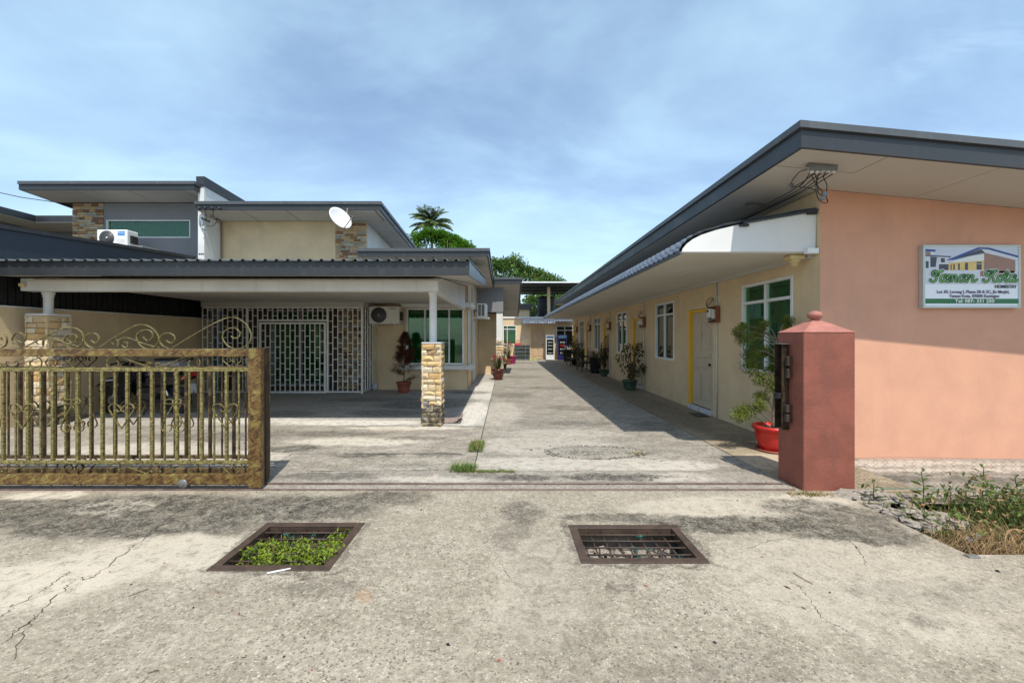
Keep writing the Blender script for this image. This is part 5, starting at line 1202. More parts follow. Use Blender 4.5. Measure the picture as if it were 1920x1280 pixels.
# neighbour's carport side
t = thing('neighbour_carport', (-9, 8, 2.7), "neighbour's dark navy carport roof side rising behind the corrugated sheet", 'carport')
zt_ = lambda y: 3.44+.074*(y-6.9)
mb = MB(); mb.prism([(4.2, 2.86), (11.2, 2.86), (11.2, zt_(11.2)-.07), (4.2, zt_(4.2)-.07)], 'x', -8.60, -8.5); mb.build('side_panel', M['navy_panel'], t)
mb = MB(); mb.prism([(4.2, zt_(4.2)-.068), (11.22, zt_(11.22)-.068), (11.22, zt_(11.22)), (4.2, zt_(4.2))], 'x', -8.62, -8.46); mb.build('side_cap', M['fascia'], t)
mb = MB(); P = [(-14, 4.3), (-8.62, 4.3), (-8.62, 11.2), (-14, 11.2)]; mb.hexa([(x, y, zt_(y)-.14) for x, y in P] + [(x, y, zt_(y)-.07) for x, y in P]); mb.build('roof', M['navy_panel'], t)

# ---- neighbour's house
nb = thing('neighbour_house', (-11, 14, 0), 'grey house on the left with stone strip, long green window and flat dark roof', 'house')
mb = MB(); wall(mb, 'y', CY, .15, -12.5, -8.46, -.1, 5.43, [(X(200, CY), X(357, CY), Z(446, CY), Z(412.5, CY))]); mb.box(-12.5, -12.35, CY+.151, 20, -.1, 4.9); mb.build('wall', M['plaster_grey'], nb)
clad(nb, (X(137, CY), CY-.001, 3.5), (1,0,0), 0, X(195, CY)-X(137, CY), 5.42-3.5, 26, .22, .035, 71, ('stone_panel','stone_panel'), 0, .008)
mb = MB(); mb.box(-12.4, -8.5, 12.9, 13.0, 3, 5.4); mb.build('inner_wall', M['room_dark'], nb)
window('y', CY, .07, X(200, CY), X(357, CY), Z(446, CY), Z(412.5, CY), None, [], nb, M['glass_green'], M['curtain_dark'], fw=.03, seed=5)
monopitch(nb, X(35, 11.0), X(364, 11.0), 11.0, 20, 5.72, 5.495, -.062, panels=1.45, deep=.3, left_side=True, soff_y=11.9)
ac_unit(X(181, 11.0), X(238, 11.0), 11.0, 11.35, Z(462, 11.0), Z(430.5, 11.0), 'white outdoor air conditioner with blue badge on the grey neighbouring house', 'ac_body_white', 'blue', bracket=False)
mb = MB(); mb.bbox(X(181,11.0)-.2, X(238,11.0)+.5, 10.9, 11.85, Z(462,11.0)-.08, Z(462,11.0)-.005, .01); mb.build('ledge', M['plaster_grey'], nb)
# party wall between the two houses
t = thing('party_wall', (-8.35, 14, 0), 'white party wall with sloping dark coping between the grey and cream houses', 'wall')
pz = lambda y: 5.92-.05*(y-11.2)
mb = MB(); mb.prism([(11.2, 2.9), (20, 2.9), (20, pz(20)-.26), (11.2, pz(11.2)-.26)], 'x', -8.39, -8.22); mb.build('wall', M['plaster_white'], t)
mb = MB(); mb.prism([(11.17, pz(11.17)-.258), (20, pz(20)-.258), (20, pz(20)), (11.17, pz(11.17))], 'x', -8.42, -8.19); mb.build('coping', M['fascia'], t)
mb = MB()
for k in range(3): mb.box(-8.365+k*.05, -8.33+k*.05, 11.190, 11.199, 3.80, 3.835)
mb.build('vent', M['black'], t)
# house further left
t = thing('far_left_house', (-22, 18, 0), 'partly hidden grey-roofed house at the far left edge', 'house')
zq = Z(404, 16); 
mb = MB(); mb.box(-30, -18.3, 9.5, 16, zq-.24, zq); mb.box(-30, -13.4, 16.001, 24, zq-.24, zq); mb.build('roof', M['fascia'], t)
mb = MB(); mb.box(-29.9, -18.35, 9.6, 16, zq-.27, zq-.241); mb.box(-29.9, -13.5, 16.02, 23.9, zq-.27, zq-.241); mb.build('soffit', M['soffit'], t)
mb = MB(); mb.box(-29, -19.5, 11, 16.5, -.1, zq-.271); mb.box(-29, -14.2, 17.4, 23, -.1, zq-.271); mb.build('wall', M['plaster_grey'], t)
# wires and insulators on the house front
t = thing('service_cables', (-8.1, 11.0, 4.6), 'black service cables and insulators at the roof corner beside the party wall', 'cables')
for (x1_, y1_, x2_, y2_) in ((369,387,375,392),(380,387,386,391),(393,388,399,392),(407,388,413,392),(379,409,385,412),(387,413,392,415),(402,408,405,411)):
    a, c = at(x1_, y1_, 10.93), at(x2_, y2_, 10.90); mb = MB(); mb.tube([a, c], .03, 8); mb.build('insulator', M['black'], t)
for l in ([(385,391),(385,400),(388,405),(386,412)], [(405,389),(400,396),(400,404),(403,409),(406,415),(400,423),(392,424),(385,420)], [(378,400),(384,404),(398,409),(405,412),(410,420)], [(375,416),(376,425),(380,430),(386,431)], [(380,411),(382,420),(378,424)]):
    mb = MB(); mb.tube(smoothpts([at(x, y, 11.0+.05*i) for i, (x, y) in enumerate(l)], 5), .008, 5); mb.build('cable', M['cable'], t)
for (px, m) in ((410.5, 'conduit'), (412.5, 'conduit'), (415, 'pipe_brown')):
    mb = MB(); mb.tube(smoothpts([at(396, 405, 11.4), at(404, 409, 11.6), at(px-1.5, 416, 11.8), at(px, 425, 11.84), at(px, 490, 11.84)], 5), .016, 6); mb.build('conduit', M[m], t)
mb = MB(); mb.tube([at(-30, 355, 13), at(40, 370, 13), at(130, 383, 13)], .012, 4); tag(mb.build('overhead_wire', M['cable']), 'thin overhead wire entering at the left edge above the far roof', 'wire')
# satellite dish
t = thing('satellite_dish', tuple(at(640, 420, 10.7)), 'white satellite dish on the cream house roof edge', 'satellite dish')
c = at(636, 411, 10.7); mb = MB(); ax = Vector((.75, -.50, .40)).normalized(); q4 = ax.to_track_quat('Z', 'Y'); Rr = .315
pr = [(0,0), (.3,.012), (.6,.05), (.85,.098), (1,.135), (1.01,.125), (.85,.085), (.6,.038), (.3,0), (0,-.012)]; n = 32; vs = []
for (a, b2) in pr:
    for j in range(n):
        th = 2*math.pi*j/n; v = q4 @ Vector((Rr*a*math.cos(th)*1.0, Rr*a*math.sin(th)*.98, b2*.55)); vs.append(c+v)
mb.add(vs, [(i*n+j, i*n+(j+1) % n, (i+1)*n+(j+1) % n, (i+1)*n+j) for i in range(len(pr)-1) for j in range(n)], 0, True); mb.build('dish', M['dish'], t)
foc = at(661, 406, 10.45); low = at(645, 428, 10.6)
mb = MB(); mb.tube([low, foc], .014, 6); mb.build('feed_arm', M['steel'], t); mb = MB(); mb.tube([foc, foc+Vector((-.07,.07,-.02))], .028, 10); mb.build('receiver', M['black'], t)
mb = MB(); mb.tube([c-ax*.02, c+Vector((.05,.28,-.05)), Vector((c.x+.1, 11.0, 5.0))], .018, 8); mb.build('mount', M['grey_metal'], t)
# ------------------------------------------------------------------ the sliding gate
def Gz(x, y, d=4.2): px, py = x/3.368, y/3.368+560; return ((px-HX)*d/FPX, d, CH+(HY-py)*d/FPX)
def make_gate():
    gy = 4.2; xr, xl = -2.49, -6.1
    t = thing('sliding_gate', ((xl+xr)/2, gy, 0), 'front leaf of the ornate brass-brown sliding gate with wheel, scrolls and hearts', 'gate', 'leaves of the sliding gate')
    zt0, zt1, zm0, zm1, zl0, zl1, zb0, zb1 = 1.355, 1.428, 1.200, 1.240, .258, .292, .055, .155
    def bar(a, c, u, v, m='bronze', nme='rail', w_=.05, bv=.003):
        mb = MB(); mb.bbox(a, c, gy-w_/2, gy+w_/2, u, v, bv); return mb.build(nme, M[m], t)
    bar(xl, -2.618, zt0, zt1); bar(xl, -2.618, zb0, zb1); bar(xl, -2.618, zm0, zm1, 'bronze_bar', w_=.03); bar(xl, -2.618, zl0, zl1, 'bronze_bar', w_=.03)
    bar(-2.617, -2.49, .02, zt1+.002, nme='end_post', w_=.06)
    mb = MB(); mb.prism([(-2.617, zt1+.003), (-2.49, zt1+.003), (-2.49, zt1+.010), (-2.617, zt1+.010)], 'y', gy-.03, gy+.05); mb.build('end_cap', M['bronze'], t)
    mb = MB(); mb.bbox(-2.53, -2.492, gy+.031, gy+.055, .03, 1.42, .003); mb.build('stop_strip', M['bronze_dark'], t)
    k = 0; xx = Gz(1510, 0)[0]
    while xx > xl:
        r_ = .0135 if k % 2 else .0075
        mb = MB(); mb.bbox(xx-r_, xx+r_, gy-r_, gy+r_, zl1-.004, zm0+.004, .0015); mb.build('bar', M['bronze_bar'], t); xx -= .1268; k += 1
    def scroll(pts, nme='scroll', w_=.018, tk=.0055, off=0, m='bronze_bar', sm=6):
        P = smoothpts([Gz(x, y) for x, y in pts], sm); P = [Vector((p.x, gy+off, p.z)) for p in P]; mb = MB(); mb.sweep(P, w_, tk); return mb.build(nme, M[m], t)
    for dx in (0, -1000, -1900):
        scroll([(1085+dx,314),(1240+dx,218),(1400+dx,133),(1480+dx,118),(1548+dx,152),(1588+dx,225),(1570+dx,285),(1510+dx,314),(1450+dx,302),(1410+dx,255),(1415+dx,210),(1450+dx,186),(1492+dx,188),(1518+dx,215),(1508+dx,243),(1480+dx,250),(1462+dx,235)], off=-.004) if dx == 0 else None
    scroll([(615,314),(730,240),(840,175),(905,163),(965,190),(1003,245),(985,295),(930,315),(885,292),(863,243),(882,208),(925,195),(960,212),(962,245),(930,264),(903,240)], off=.002)
    scroll([(150,308),(290,236),(390,188),(455,180),(510,205),(528,250),(505,295),(460,314),(420,298),(405,260),(425,228),(460,222),(485,242),(478,270),(450,276),(430,262)], off=.002)
    scroll([(-310,308),(-180,240),(-60,212),(0,212),(35,235),(42,275),(20,305),(-20,312),(-50,290),(-52,262),(-30,240),(0,240),(10,262)], off=.002)
    for (a, k_) in (((1062,312), 1), ((585,312), .95), ((120,310), .85)):
        x0, y0 = a; scroll([(x0,y0),(x0-40*k_,y0-18),(x0-58*k_,y0-55),(x0-35*k_,y0-88),(x0,y0-97),(x0+34*k_,y0-78),(x0+38*k_,y0-48),(x0+10*k_,y0-34),(x0-16*k_,y0-50)], off=.008)
        scroll([(x0-60,y0-5),(x0-160,y0-30),(x0-250,y0-64),(x0-290,y0-66),(x0-320,y0-45),(x0-322,y0-20)], off=.010, w_=.014)
        scroll([(x0-322,y0-12),(x0-318,y0-45),(x0-345,y0-58),(x0-365,y0-40),(x0-352,y0-25)], off=.012, w_=.014)
        scroll([(x0-300,y0-20),(x0-280,y0-5),(x0-262,y0-12),(x0-265,y0-35),(x0-285,y0-40)], off=.012, w_=.014)
    hl = [(0,0),(-34,-50),(-66,-100),(-80,-130),(-66,-152),(-38,-156),(-12,-138),(2,-115),(20,-108),(34,-122)]
    def motif_heart(cx, ty, s_=1.0, w_=.016):
        scroll([(cx+x*s_, ty+y*s_) for x, y in hl], 'heart', w_, off=-.012); scroll([(cx-x*s_, ty+y*s_) for x, y in hl], 'heart', w_, off=-.014)
    def motif_a(cx, y0=660):
        for s_ in (-1, 1):
            scroll([(cx+s_*4,y0-2),(cx+s_*2,y0-20),(cx+s_*24,y0-28),(cx+s_*50,y0-20),(cx+s_*46,y0-2),(cx+s_*20,y0+2),(cx+s_*4,y0-2)], 'scroll', .014, off=-.012)
            scroll([(cx-s_*4,y0),(cx+s_*35,y0+70),(cx+s_*68,y0+135),(cx+s_*70,y0+160),(cx+s_*50,y0+178),(cx+s_*22,y0+172),(cx+s_*10,y0+150),(cx+s_*22,y0+132),(cx+s_*36,y0+140)], 'scroll', .014, off=-.013)
    for cx in (1430, 775, 150, -490): motif_heart(cx, 818)
    for cx in (1100, 465, -170, -800): motif_a(cx)
    def band(y0, k_, dx):
        Y = lambda y: y0+(y-362)*k_
        for cx in (465+dx, 1467+dx):
            hs = [(0,440),(-40,405),(-60,383),(-48,366),(-22,366),(-8,384),(-16,398)]
            for s_ in (1, -1): scroll([(cx+s_*x, Y(y)) for x, y in hs], 'heart', .013, off=-.002*s_)
        for s_ in (1, -1):
            c0_ = 968+dx
            A = lambda x: c0_+s_*(x-968)
            scroll([(A(x), Y(y)) for x, y in ((755,364),(860,402),(968,440))], 'scroll', .013, off=.004, sm=2)
            scroll([(A(x), Y(y)) for x, y in ((755,364),(705,366),(676,390),(678,425),(705,440),(735,432),(748,408),(735,388))], 'scroll', .013, off=.004)
            scroll([(A(x), Y(y)) for x, y in ((968,440),(995,436),(1008,416),(1000,404),(982,412))], 'scroll', .013, off=.004)
    for dx in (0, -1002, -2004):
        band(362, 1, dx); band(1041, 1.03, dx+5)
    # wheels
    for px in (346, -120):
        xx = X(px, gy); mb = MB(); mb.lathe([(.012,-.03),(.046,-.03),(.050,-.02),(.042,-.006),(.042,.006),(.050,.02),(.046,.03),(.012,.03)], (xx, gy, .058), 22, axis='y'); wh = mb.build('wheel', M['grey_metal'], t)
        mb = MB(); mb.lathe([(.014,-.038),(.014,.038)], (xx, gy, .058), 10, axis='y'); mb.build('axle', M['steel'], wh)
        mb = MB(); mb.bbox(xx-.04, xx+.04, gy-.034, gy-.031, .05, .12, .001) if False else mb.box(xx-.035, xx+.035, gy+.0325, gy+.036, .05, .12); mb.build('fork', M['bronze_dark'], wh)
    return t
gate = make_gate()
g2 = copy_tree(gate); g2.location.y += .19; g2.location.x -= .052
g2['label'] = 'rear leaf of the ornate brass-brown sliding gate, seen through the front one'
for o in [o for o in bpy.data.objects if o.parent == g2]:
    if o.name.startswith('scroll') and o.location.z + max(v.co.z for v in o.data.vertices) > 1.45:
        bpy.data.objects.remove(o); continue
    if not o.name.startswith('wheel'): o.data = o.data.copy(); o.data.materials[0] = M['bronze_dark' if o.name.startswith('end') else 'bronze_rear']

# ------------------------------------------------------------------ building closing the far end
f = thing('rear_building', (1, 28.4, 0), 'cream building closing the far end with brown door, windows and tiled awning', 'building')
BY = 28.4
px = lambda p: X(p, BY); pz_ = lambda p: Z(p, BY)
mb = MB(); wall(mb, 'y', BY, .15, -4, 6.5, -.1, pz_(597), [(px(943.5), px(968), pz_(645.5), pz_(610)), (px(995.5), px(1021.5), .0, pz_(616.5)), (px(1043), px(1074.5), .85, pz_(611))]); mb.build('wall', M['plaster_yellow'], f)
mb = MB(); mb.bbox(-4, 6.5, BY-.06, BY+.2, pz_(597), pz_(594), .01); mb.build('parapet_ledge', M['plaster_white'], f)
mb = MB(); mb.box(px(940), px(993.5), BY+.4, BY+3, pz_(597), pz_(573)); mb.build('upper_wall', M['plaster_yellow'], f)
mb = MB(); mb.box(px(950), px(996.5), BY+.1, BY+3.3, pz_(579), pz_(571)); mb.build('fascia', M['fascia'], f)
mb = MB(); mb.box(px(950), px(997.5), BY+.05, BY+3.4, pz_(571)+.002, pz_(569)); mb.build('fascia_cap', M['fascia_cap'], f)
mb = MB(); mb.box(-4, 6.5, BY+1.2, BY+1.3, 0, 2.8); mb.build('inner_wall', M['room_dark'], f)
window('y', BY, .07, px(943.5), px(968), pz_(645.5), pz_(610), pz_(617), [px(951)], f, M['glass_green'], M['curtain'], seed=8)
window('y', BY, .07, px(1043), px(1074.5), .85, pz_(611), pz_(619), [px(1059)], f, M['glass_dark'], M['curtain_dark'], seed=9)
mb = MB(); a, b_ = px(997), px(1020); mb.box(a, b_, BY+.03, BY+.07, .05, pz_(618)); D = mb.build('door', M['far_door'], f)
for (u, v, s_, e_) in ((a+.1, (a+b_)/2-.04, .25, .95), ((a+b_)/2+.04, b_-.1, .25, .95), (a+.1, (a+b_)/2-.04, 1.1, 1.8), ((a+b_)/2+.04, b_-.1, 1.1, 1.8)): mb = MB(); mb.bbox(u, v, BY+.012, BY+.029, s_, e_, .008); mb.build('panel', M['far_door'], D)
mb = MB(); mb.lathe([(.03,0),(.035,-.05),(.0001,-.06)], (b_-.08, BY+.03, 1.0), 10, axis='y'); mb.build('handle', M['black'], D)
mb = MB(); mb.box(px(995.5), a, BY-.012, BY+.09, .05, pz_(616.5)); mb.box(b_, px(1021.5), BY-.012, BY+.09, .05, pz_(616.5)); mb.box(a, b_, BY-.01, BY+.09, pz_(618), pz_(616.5)); mb.build('door_frame', M['far_door'], D)
mb = MB(); mb.box(px(992), px(1024), BY-.35, BY-.002, 0, .05); mb.build('doorstep', M['conc_apron'], f)
# little tiled awning over the door, in two levels
for (x0, x1, zt_0, zb_0, d0) in ((px(979), px(1038.5), pz_(597.5), pz_(608), .85), (px(1038.6), px(1074), pz_(598), pz_(604), .75)):
    P = smoothpts([(BY-.02, 0, zt_0), (BY-d0*.6, 0, zt_0-.12), (BY-d0*.9, 0, zt_0-.20), (BY-d0, 0, zb_0)], 4)
    mb = MB(); vs = []; ny = int((x1-x0)/.035); k = len(P)
    for j in range(ny+1):
        xx = x0+(x1-x0)*j/ny; ff = (.5+.5*math.cos(2*math.pi*xx/.2))**1.5*.04
        for i, p in enumerate(P): vs.append((xx, p.x-ff*.7-.012*(i % 3), p.z+ff*.7+.008*(i % 3)))
    mb.add(vs, [(j*k+i, (j+1)*k+i, (j+1)*k+i+1, j*k+i+1) for j in range(ny) for i in range(k-1)]); mb.build('awning_sheet', M['tile_sheet'], f)
# corrugated canopy above, with post
t = thing('roof_canopy', (3.5, 29, 2.9), 'corrugated metal canopy on a cream post above the rear building', 'canopy')
zc = Z(529, 27); mb = MB(); vs = []; xs_ = [.9+.045*i for i in range(130)]
for i, xx in enumerate(xs_):
    for (yy, zz) in ((27, zc), (34, zc+.02)): vs.append((xx, yy, zz+(.03 if i % 4 < 2 else 0)))
mb.add(vs, [(2*i, 2*i+2, 2*i+3, 2*i+1) for i in range(len(xs_)-1)]); mb.build('roof_sheet', M['canopy_sheet'], t)
for yy in (27.4, 29.5, 31.5, 33.6): mb = MB(); mb.box(.95, 6.6, yy, yy+.06, zc-.11, zc-.005); mb.build('purlin', M['dark_metal'], t)
mb = MB(); mb.box(.9, 6.7, 26.96, 26.99, zc-.05, zc+.04); mb.build('edge_trim', M['white_paint'], t)
for (a, b_) in ((X(1026, 28.7), X(1031.5, 28.7)),): mb = MB(); mb.bbox(a, b_, 28.6, 28.8, pz_(594), zc-.115, .01); mb.build('post', M['plaster_yellow'], t)
mb = MB(); mb.box(X(1081,29)-.05, X(1081,29)+.05, 28.9, 29, 2.9, zc-.115); mb.build('post', M['plaster_yellow'], t)
mb = MB(); tx, tz0, tz1 = X(1026, 31.2), 2.9, Z(556, 31.2); rr = .69
pr = [(rr, 0)]; hh = tz1-tz0; 
for i in range(9): pr += [(rr, hh*(i+.1)/9.5), (rr+.022, hh*(i+.3)/9.5), (rr+.022, hh*(i+.6)/9.5), (rr, hh*(i+.8)/9.5)]
pr += [(rr, hh*.97), (rr*.86, hh), (rr*.8, hh), (rr*.78, hh+.05), (.0001, hh+.06)]
mb.lathe(pr, (tx, 31.9, tz0), 36); tag(mb.build('water_tank', M['tank']), 'black ribbed plastic water tank on the roof behind the cream post', 'water tank')
mb = MB(); mb.box(-4, 6.5, BY+.2, BY+5.5, 2.7, pz_(597)-.03); mb.build('flat_roof', M['plaster_grey'], f)
# notices
for (u0, u1, v0, v1, l_) in ((977, 983, 634.5, 628, 'upper white notice sheet on the far wall left of the brown door'), (977, 984, 638.5, 636, 'lower white notice strip on the far wall left of the brown door')):
    mb = MB(); mb.box(px(u0), px(u1), BY-.008, BY-.002, pz_(v0), pz_(v1)); tag(mb.build('notice', M['paper']), l_, 'notice', 'notices left of the brown door')
# display cabinet
cx0, cx1, cz1 = X(964, 27.9), X(994, 27.9), 1.0
t = thing('display_cabinet', ((cx0+cx1)/2, 28.05, 0), 'low glass display cabinet with goods left of the far brown door', 'cabinet')
for zz in (.06, .30, .55, .80, .985): mb = MB(); mb.box(cx0, cx1, 27.85, 28.3, zz, zz+.02); mb.build('shelf', M['steel'], t)
for xx in (cx0, (cx0+cx1)/2+.2, cx1-.025): mb = MB(); mb.box(xx, xx+.02, 27.84, 27.86, 0, 1.0); mb.build('post', M['steel'], t)
mb = MB(); mb.box(cx0, cx1, 28.28, 28.3, .08, .98); mb.build('back_panel', M['glassware'], t)
mb = MB(); mb.box(cx0+.01, cx1-.01, 27.862, 27.866, .08, .98); mb.build('pane', M['glass_clear'], t)
r = random.Random(9)
for zz in (.08, .57, .82):
    x = cx0+.05
    while x < cx1-.12:
        w_ = r.uniform(.06, .13); hh = r.uniform(.05, .14); mb = MB(); mb.bbox(x, x+w_, 27.95, 28.15, zz+.001, zz+hh, .01); mb.build('packet', M[r.choice(['goods','paper','bike_red','glassware','badge_blue'])], t); x += w_+r.uniform(.02,.08)
bx = (X(966, 27.9), X(975, 27.9)); mb = MB(); mb.bbox(bx[0]-.05, bx[1]+.05, 27.9, 28.2, 1.006, 1.12, .02); tag(mb.build('red_tub', M['red']), 'red plastic tub on top of the display cabinet', 'tub')
mb = MB(); mb.bbox(bx[0], bx[1], 28.0, 28.15, 1.121, 1.42, .02); tag(mb.build('carton', M['far_door']), 'pale brown carton standing in the red tub', 'carton')
for i, (u, w_) in enumerate(((995.5, 4), (1003.5, 4))):
    mb = MB(); a = X(u, 27.75); mb.bbox(a-.08, a+.09, 27.65, 27.8, .001, .06, .01); tag(mb.build('tray', M['lime']), ('lime green tray on the ground, left one below the brown door', 'lime green tray on the ground, right one below the brown door')[i], 'tray', 'lime trays below the far door')
# fridges
def fridge(u0, u1, v1, body, sign, label, shelves, y=27.75, dep=.5):
    a, b_ = X(u0, y), X(u1, y); z1 = Z(v1, y); t = thing('drinks_fridge', ((a+b_)/2, y+dep/2, 0), label, 'fridge', 'drinks fridges at the far end')
    mb = MB(); mb.box(a, b_, y+.06, y+dep, .03, z1); mb.build('body', M[body], t)
    mb = MB(); w_ = .045
    for q_ in ((a, b_, .03, .36), (a, a+w_, .36, z1-.28), (b_-w_, b_, .36, z1-.28), (a, b_, z1-.28, z1-.23)): mb.box(q_[0], q_[1], y, y+.058, q_[2], q_[3])
    d_ = mb.build('door', M[body], t); mb = MB(); mb.box(a+w_, b_-w_, y+.02, y+.026, .36, z1-.28); mb.build('pane', M['glass_dark'], d_)
    mb = MB(); mb.bbox(a, b_, y-.012, y+.058, z1-.228, z1, .01); s_ = mb.build('header', M[body], t)
    mb = MB(); mb.box(a+.03, b_-.03, y-.016, y-.013, z1-.20, z1-.03); mb.build('sign_panel', M[sign], s_)
    r = random.Random(u0)
    mb = MB(); mb.box(a+w_, b_-w_, y+.04, y+.055, .36, z1-.28); mb.build('interior', M['room_dark'], t)
    return t
fridge(1023.8, 1039.2, 628.5, 'fridge_white', 'fridge_sign', 'white glass-door drinks fridge standing right of the brown door', 4)
fridge(1046.5, 1063, 628, 'fridge_blue', 'fridge_sign', 'dark blue glass-door drinks fridge in the shade of the far corner', 4)
for (u0, u1, y_) in ((1026, 1037, 27.76), (1049.5, 1060.5, 27.76)):
    for k, zz in enumerate((.55, .8, 1.05)):
        x = X(u0, y_); t_ = thing('bottle_row', ((X(u0,y_)+X(u1,y_))/2, y_, zz), '', 'bottles') if False else None
# goods on fridge shelves belong to the fridge
for fr_, (u0, u1) in zip([o for o in bpy.data.objects if o.name.startswith('drinks_fridge')], ((1026, 1037), (1049, 1061))):
    for k, zz in enumerate((.42, .68, .92, 1.14)):
        mb = MB(); a, b_ = X(u0, 27.75), X(u1, 27.75); mb.box(a, b_, 27.782, 27.788, zz-.015, zz); mb.build('shelf', M['steel'], fr_)
        mb = MB(); 
        for q_ in range(4):
            x = a+.03+q_*(b_-a-.06)/4; mb.lathe([(.03,0),(.03,.10),(.012,.14),(.012,.16)], (x+.04, 27.786, zz), 8)
        mb.build('bottles', M['bike_red' if k == 2 and u0 > 1040 else ('glassware' if k % 2 else 'goods')], fr_)

# ------------------------------------------------------------------ trees behind
def tree(x, y, h, cr, cz, label, seed, mat_, lf=.34, nclump=150, per=85, trunk=True, squash=.8):
    r = random.Random(seed); t = thing('tree', (x, y, 0), label, 'tree', 'trees behind the buildings')
    cx_, cz_ = cr; mb = MB(); tips = []
    mb.tube(smoothpts([(x, y, -.1), (x+.15, y, cz*.4), (x-.1, y+.1, cz*.9)], 4), .28, 10, 0, .13)
    for k in range(14):
        a = r.uniform(0, 6.28); e = r.uniform(.1, 1.1); l = cx_*r.uniform(.5, .9); s0 = Vector((x-.05, y+.05, cz*r.uniform(.5, .9)))
        e_ = s0+Vector((math.cos(a)*math.cos(e)*l, math.sin(a)*math.cos(e)*l*.8, math.sin(e)*cz_*.7)); mb.tube(smoothpts([s0, (s0+e_)/2+Vector((0,0,.3)), e_], 3), .10, 6, 0, .025); tips.append(e_)
    mb.build('trunk', M['bark'], t); mb = MB()
    for k in range(nclump):
        v = rdir(r); kk = r.random()**.33; v = Vector((v.x*cx_*kk, v.y*cx_*.8*kk, v.z*cz_*kk)); c = Vector((x, y, cz))+v
        c.z += .25*cz_*math.sin(v.x*1.7+seed)*.5
        clump(mb, c, r.uniform(.55, 1.15)*cx_*.17+.2, per, lf, lf*.55, r, .1, .75)
    mb.build('crown', mat_, t); return t
def crown_line(pts, y, label, seed, mat_, base, lf=.3, dens=1.0, r0=.75):
    """a wide crown whose top follows the measured skyline pts (image x, image y at depth y)"""
    r = random.Random(seed); P = [(X(a, y), Z(b, y)) for a, b in pts]; xm = (P[0][0]+P[-1][0])/2
    t = thing('tree', (xm, y, 0), label, 'tree', 'trees behind the buildings'); mb = MB()
    mb.tube(smoothpts([(xm, y, -.1), (xm+.2, y, base*.6), (xm, y+.1, base+1)], 4), .35, 10, 0, .16)
    for k in range(16):
        a, zt_ = P[0][0]+(P[-1][0]-P[0][0])*r.random(), 0
        for i in range(len(P)-1):
            if P[i][0] <= a <= P[i+1][0]: zt_ = P[i][1]+(P[i+1][1]-P[i][1])*(a-P[i][0])/(P[i+1][0]-P[i][0])
        mb.tube(smoothpts([(xm, y, base*.8), ((xm+a)/2, y+r.uniform(-1,1), base+.4), (a, y+r.uniform(-1.5,1.5), max(base, zt_-.8))], 3), .09, 6, 0, .02)
    mb.build('trunk', M['bark'], t); mb = MB()
    n = int(abs(P[-1][0]-P[0][0])*26*dens)
    for k in range(n):
        a = r.uniform(P[0][0], P[-1][0])
        for i in range(len(P)-1):
            if P[i][0] <= a <= P[i+1][0]: zt_ = P[i][1]+(P[i+1][1]-P[i][1])*(a-P[i][0])/(P[i+1][0]-P[i][0])
        hgt = zt_-base; rr = r.uniform(.35, 1)*r0; u = r.random()
        z = zt_-rr*.8-(hgt-rr)*u*u if r.random() < .8 else zt_-rr*.5; yy = y+r.uniform(-1, 1)*min(2.6, .8+(zt_-z)*.8)
        clump(mb, (a, yy, z), rr, int(60*rr/r0), lf, lf*.5, r, .15, .75)
    mb.build('crown', mat_, t); return t
crown_line([(768,470),(775,447),(785,436),(800,432),(820,434),(838,440),(850,441),(865,450),(880,460),(892,468)], 38, 'dense bright green mango-like tree top behind the roofs, below the palm', 3, M['leaf_bright'], 6.5, .26, 1.9, .6)
crown_line([(908,520),(915,486),(925,490),(938,487),(950,492),(958,484),(968,481),(975,493),(988,500),(1005,508),(1020,512),(1038,520),(1055,530),(1075,548),(1090,575)], 40, 'broad mid-green tree behind the rear building, left of the canopy gap', 4, M['leaf_tree'], 3.0, .30, 1.7, .8)
crown_line([(985,560),(1000,552),(1020,556),(1040,560),(1060,566),(1075,580)], 36, 'lower green tree seen below the canopy behind the water tank', 6, M['leaf_tree'], 1.5, .26, 1.5, .6)
# palm
r = random.Random(12); pc = at(809, 421, 46); t = thing('palm_tree', (pc.x, 46, 0), 'tall coconut palm rising above the bright green tree', 'palm', 'trees behind the buildings')
mb = MB(); mb.tube(smoothpts([(pc.x+.6, 46, 0), (pc.x+.2, 46, pc.z*.5), (pc.x, 46, pc.z)], 5), .2, 10, 0, .13); mb.build('trunk', M['bark'], t)
for k in range(34):
    az = r.uniform(0, 6.28); el = R(88-abs(r.gauss(0, 1))*32) if k < 24 else R(r.uniform(-10, 25)); L_ = r.uniform(2.2, 2.8)*(1 if k < 24 else .98); P = []
    for i in range(9):
        s_ = i/8; e2 = el-(.15+.75*s_)*s_*(.6 if k < 24 else .5); P.append(pc+Vector((math.cos(az)*math.cos(e2)*L_*s_, math.sin(az)*math.cos(e2)*L_*s_, math.sin(e2)*L_*s_)))
    mb = MB(); mb.tube(P, .035, 4, 0, .008)
    for i in range(44):
        s_ = .08+.92*i/43; q_ = s_*8; j = min(7, int(q_)); p = P[j]+(P[j+1]-P[j])*(q_-j); d_ = (P[j+1]-P[j]).normalized(); sd = d_.cross(Vector((0,0,1)))
        sd = sd.normalized() if sd.length > .1 else Vector((math.cos(az+1.57), math.sin(az+1.57), 0)); ll = .72*math.sin(math.pi*min(1, s_*.9+.1))+.12
        for sg in (-1, 1): leaf(mb, p, sd*sg+d_*.75+Vector((0,0,-.45)), ll*r.uniform(.8,1.1), .10, r, 0, .1)
    mb.build('frond', M['leaf_palm'], t)

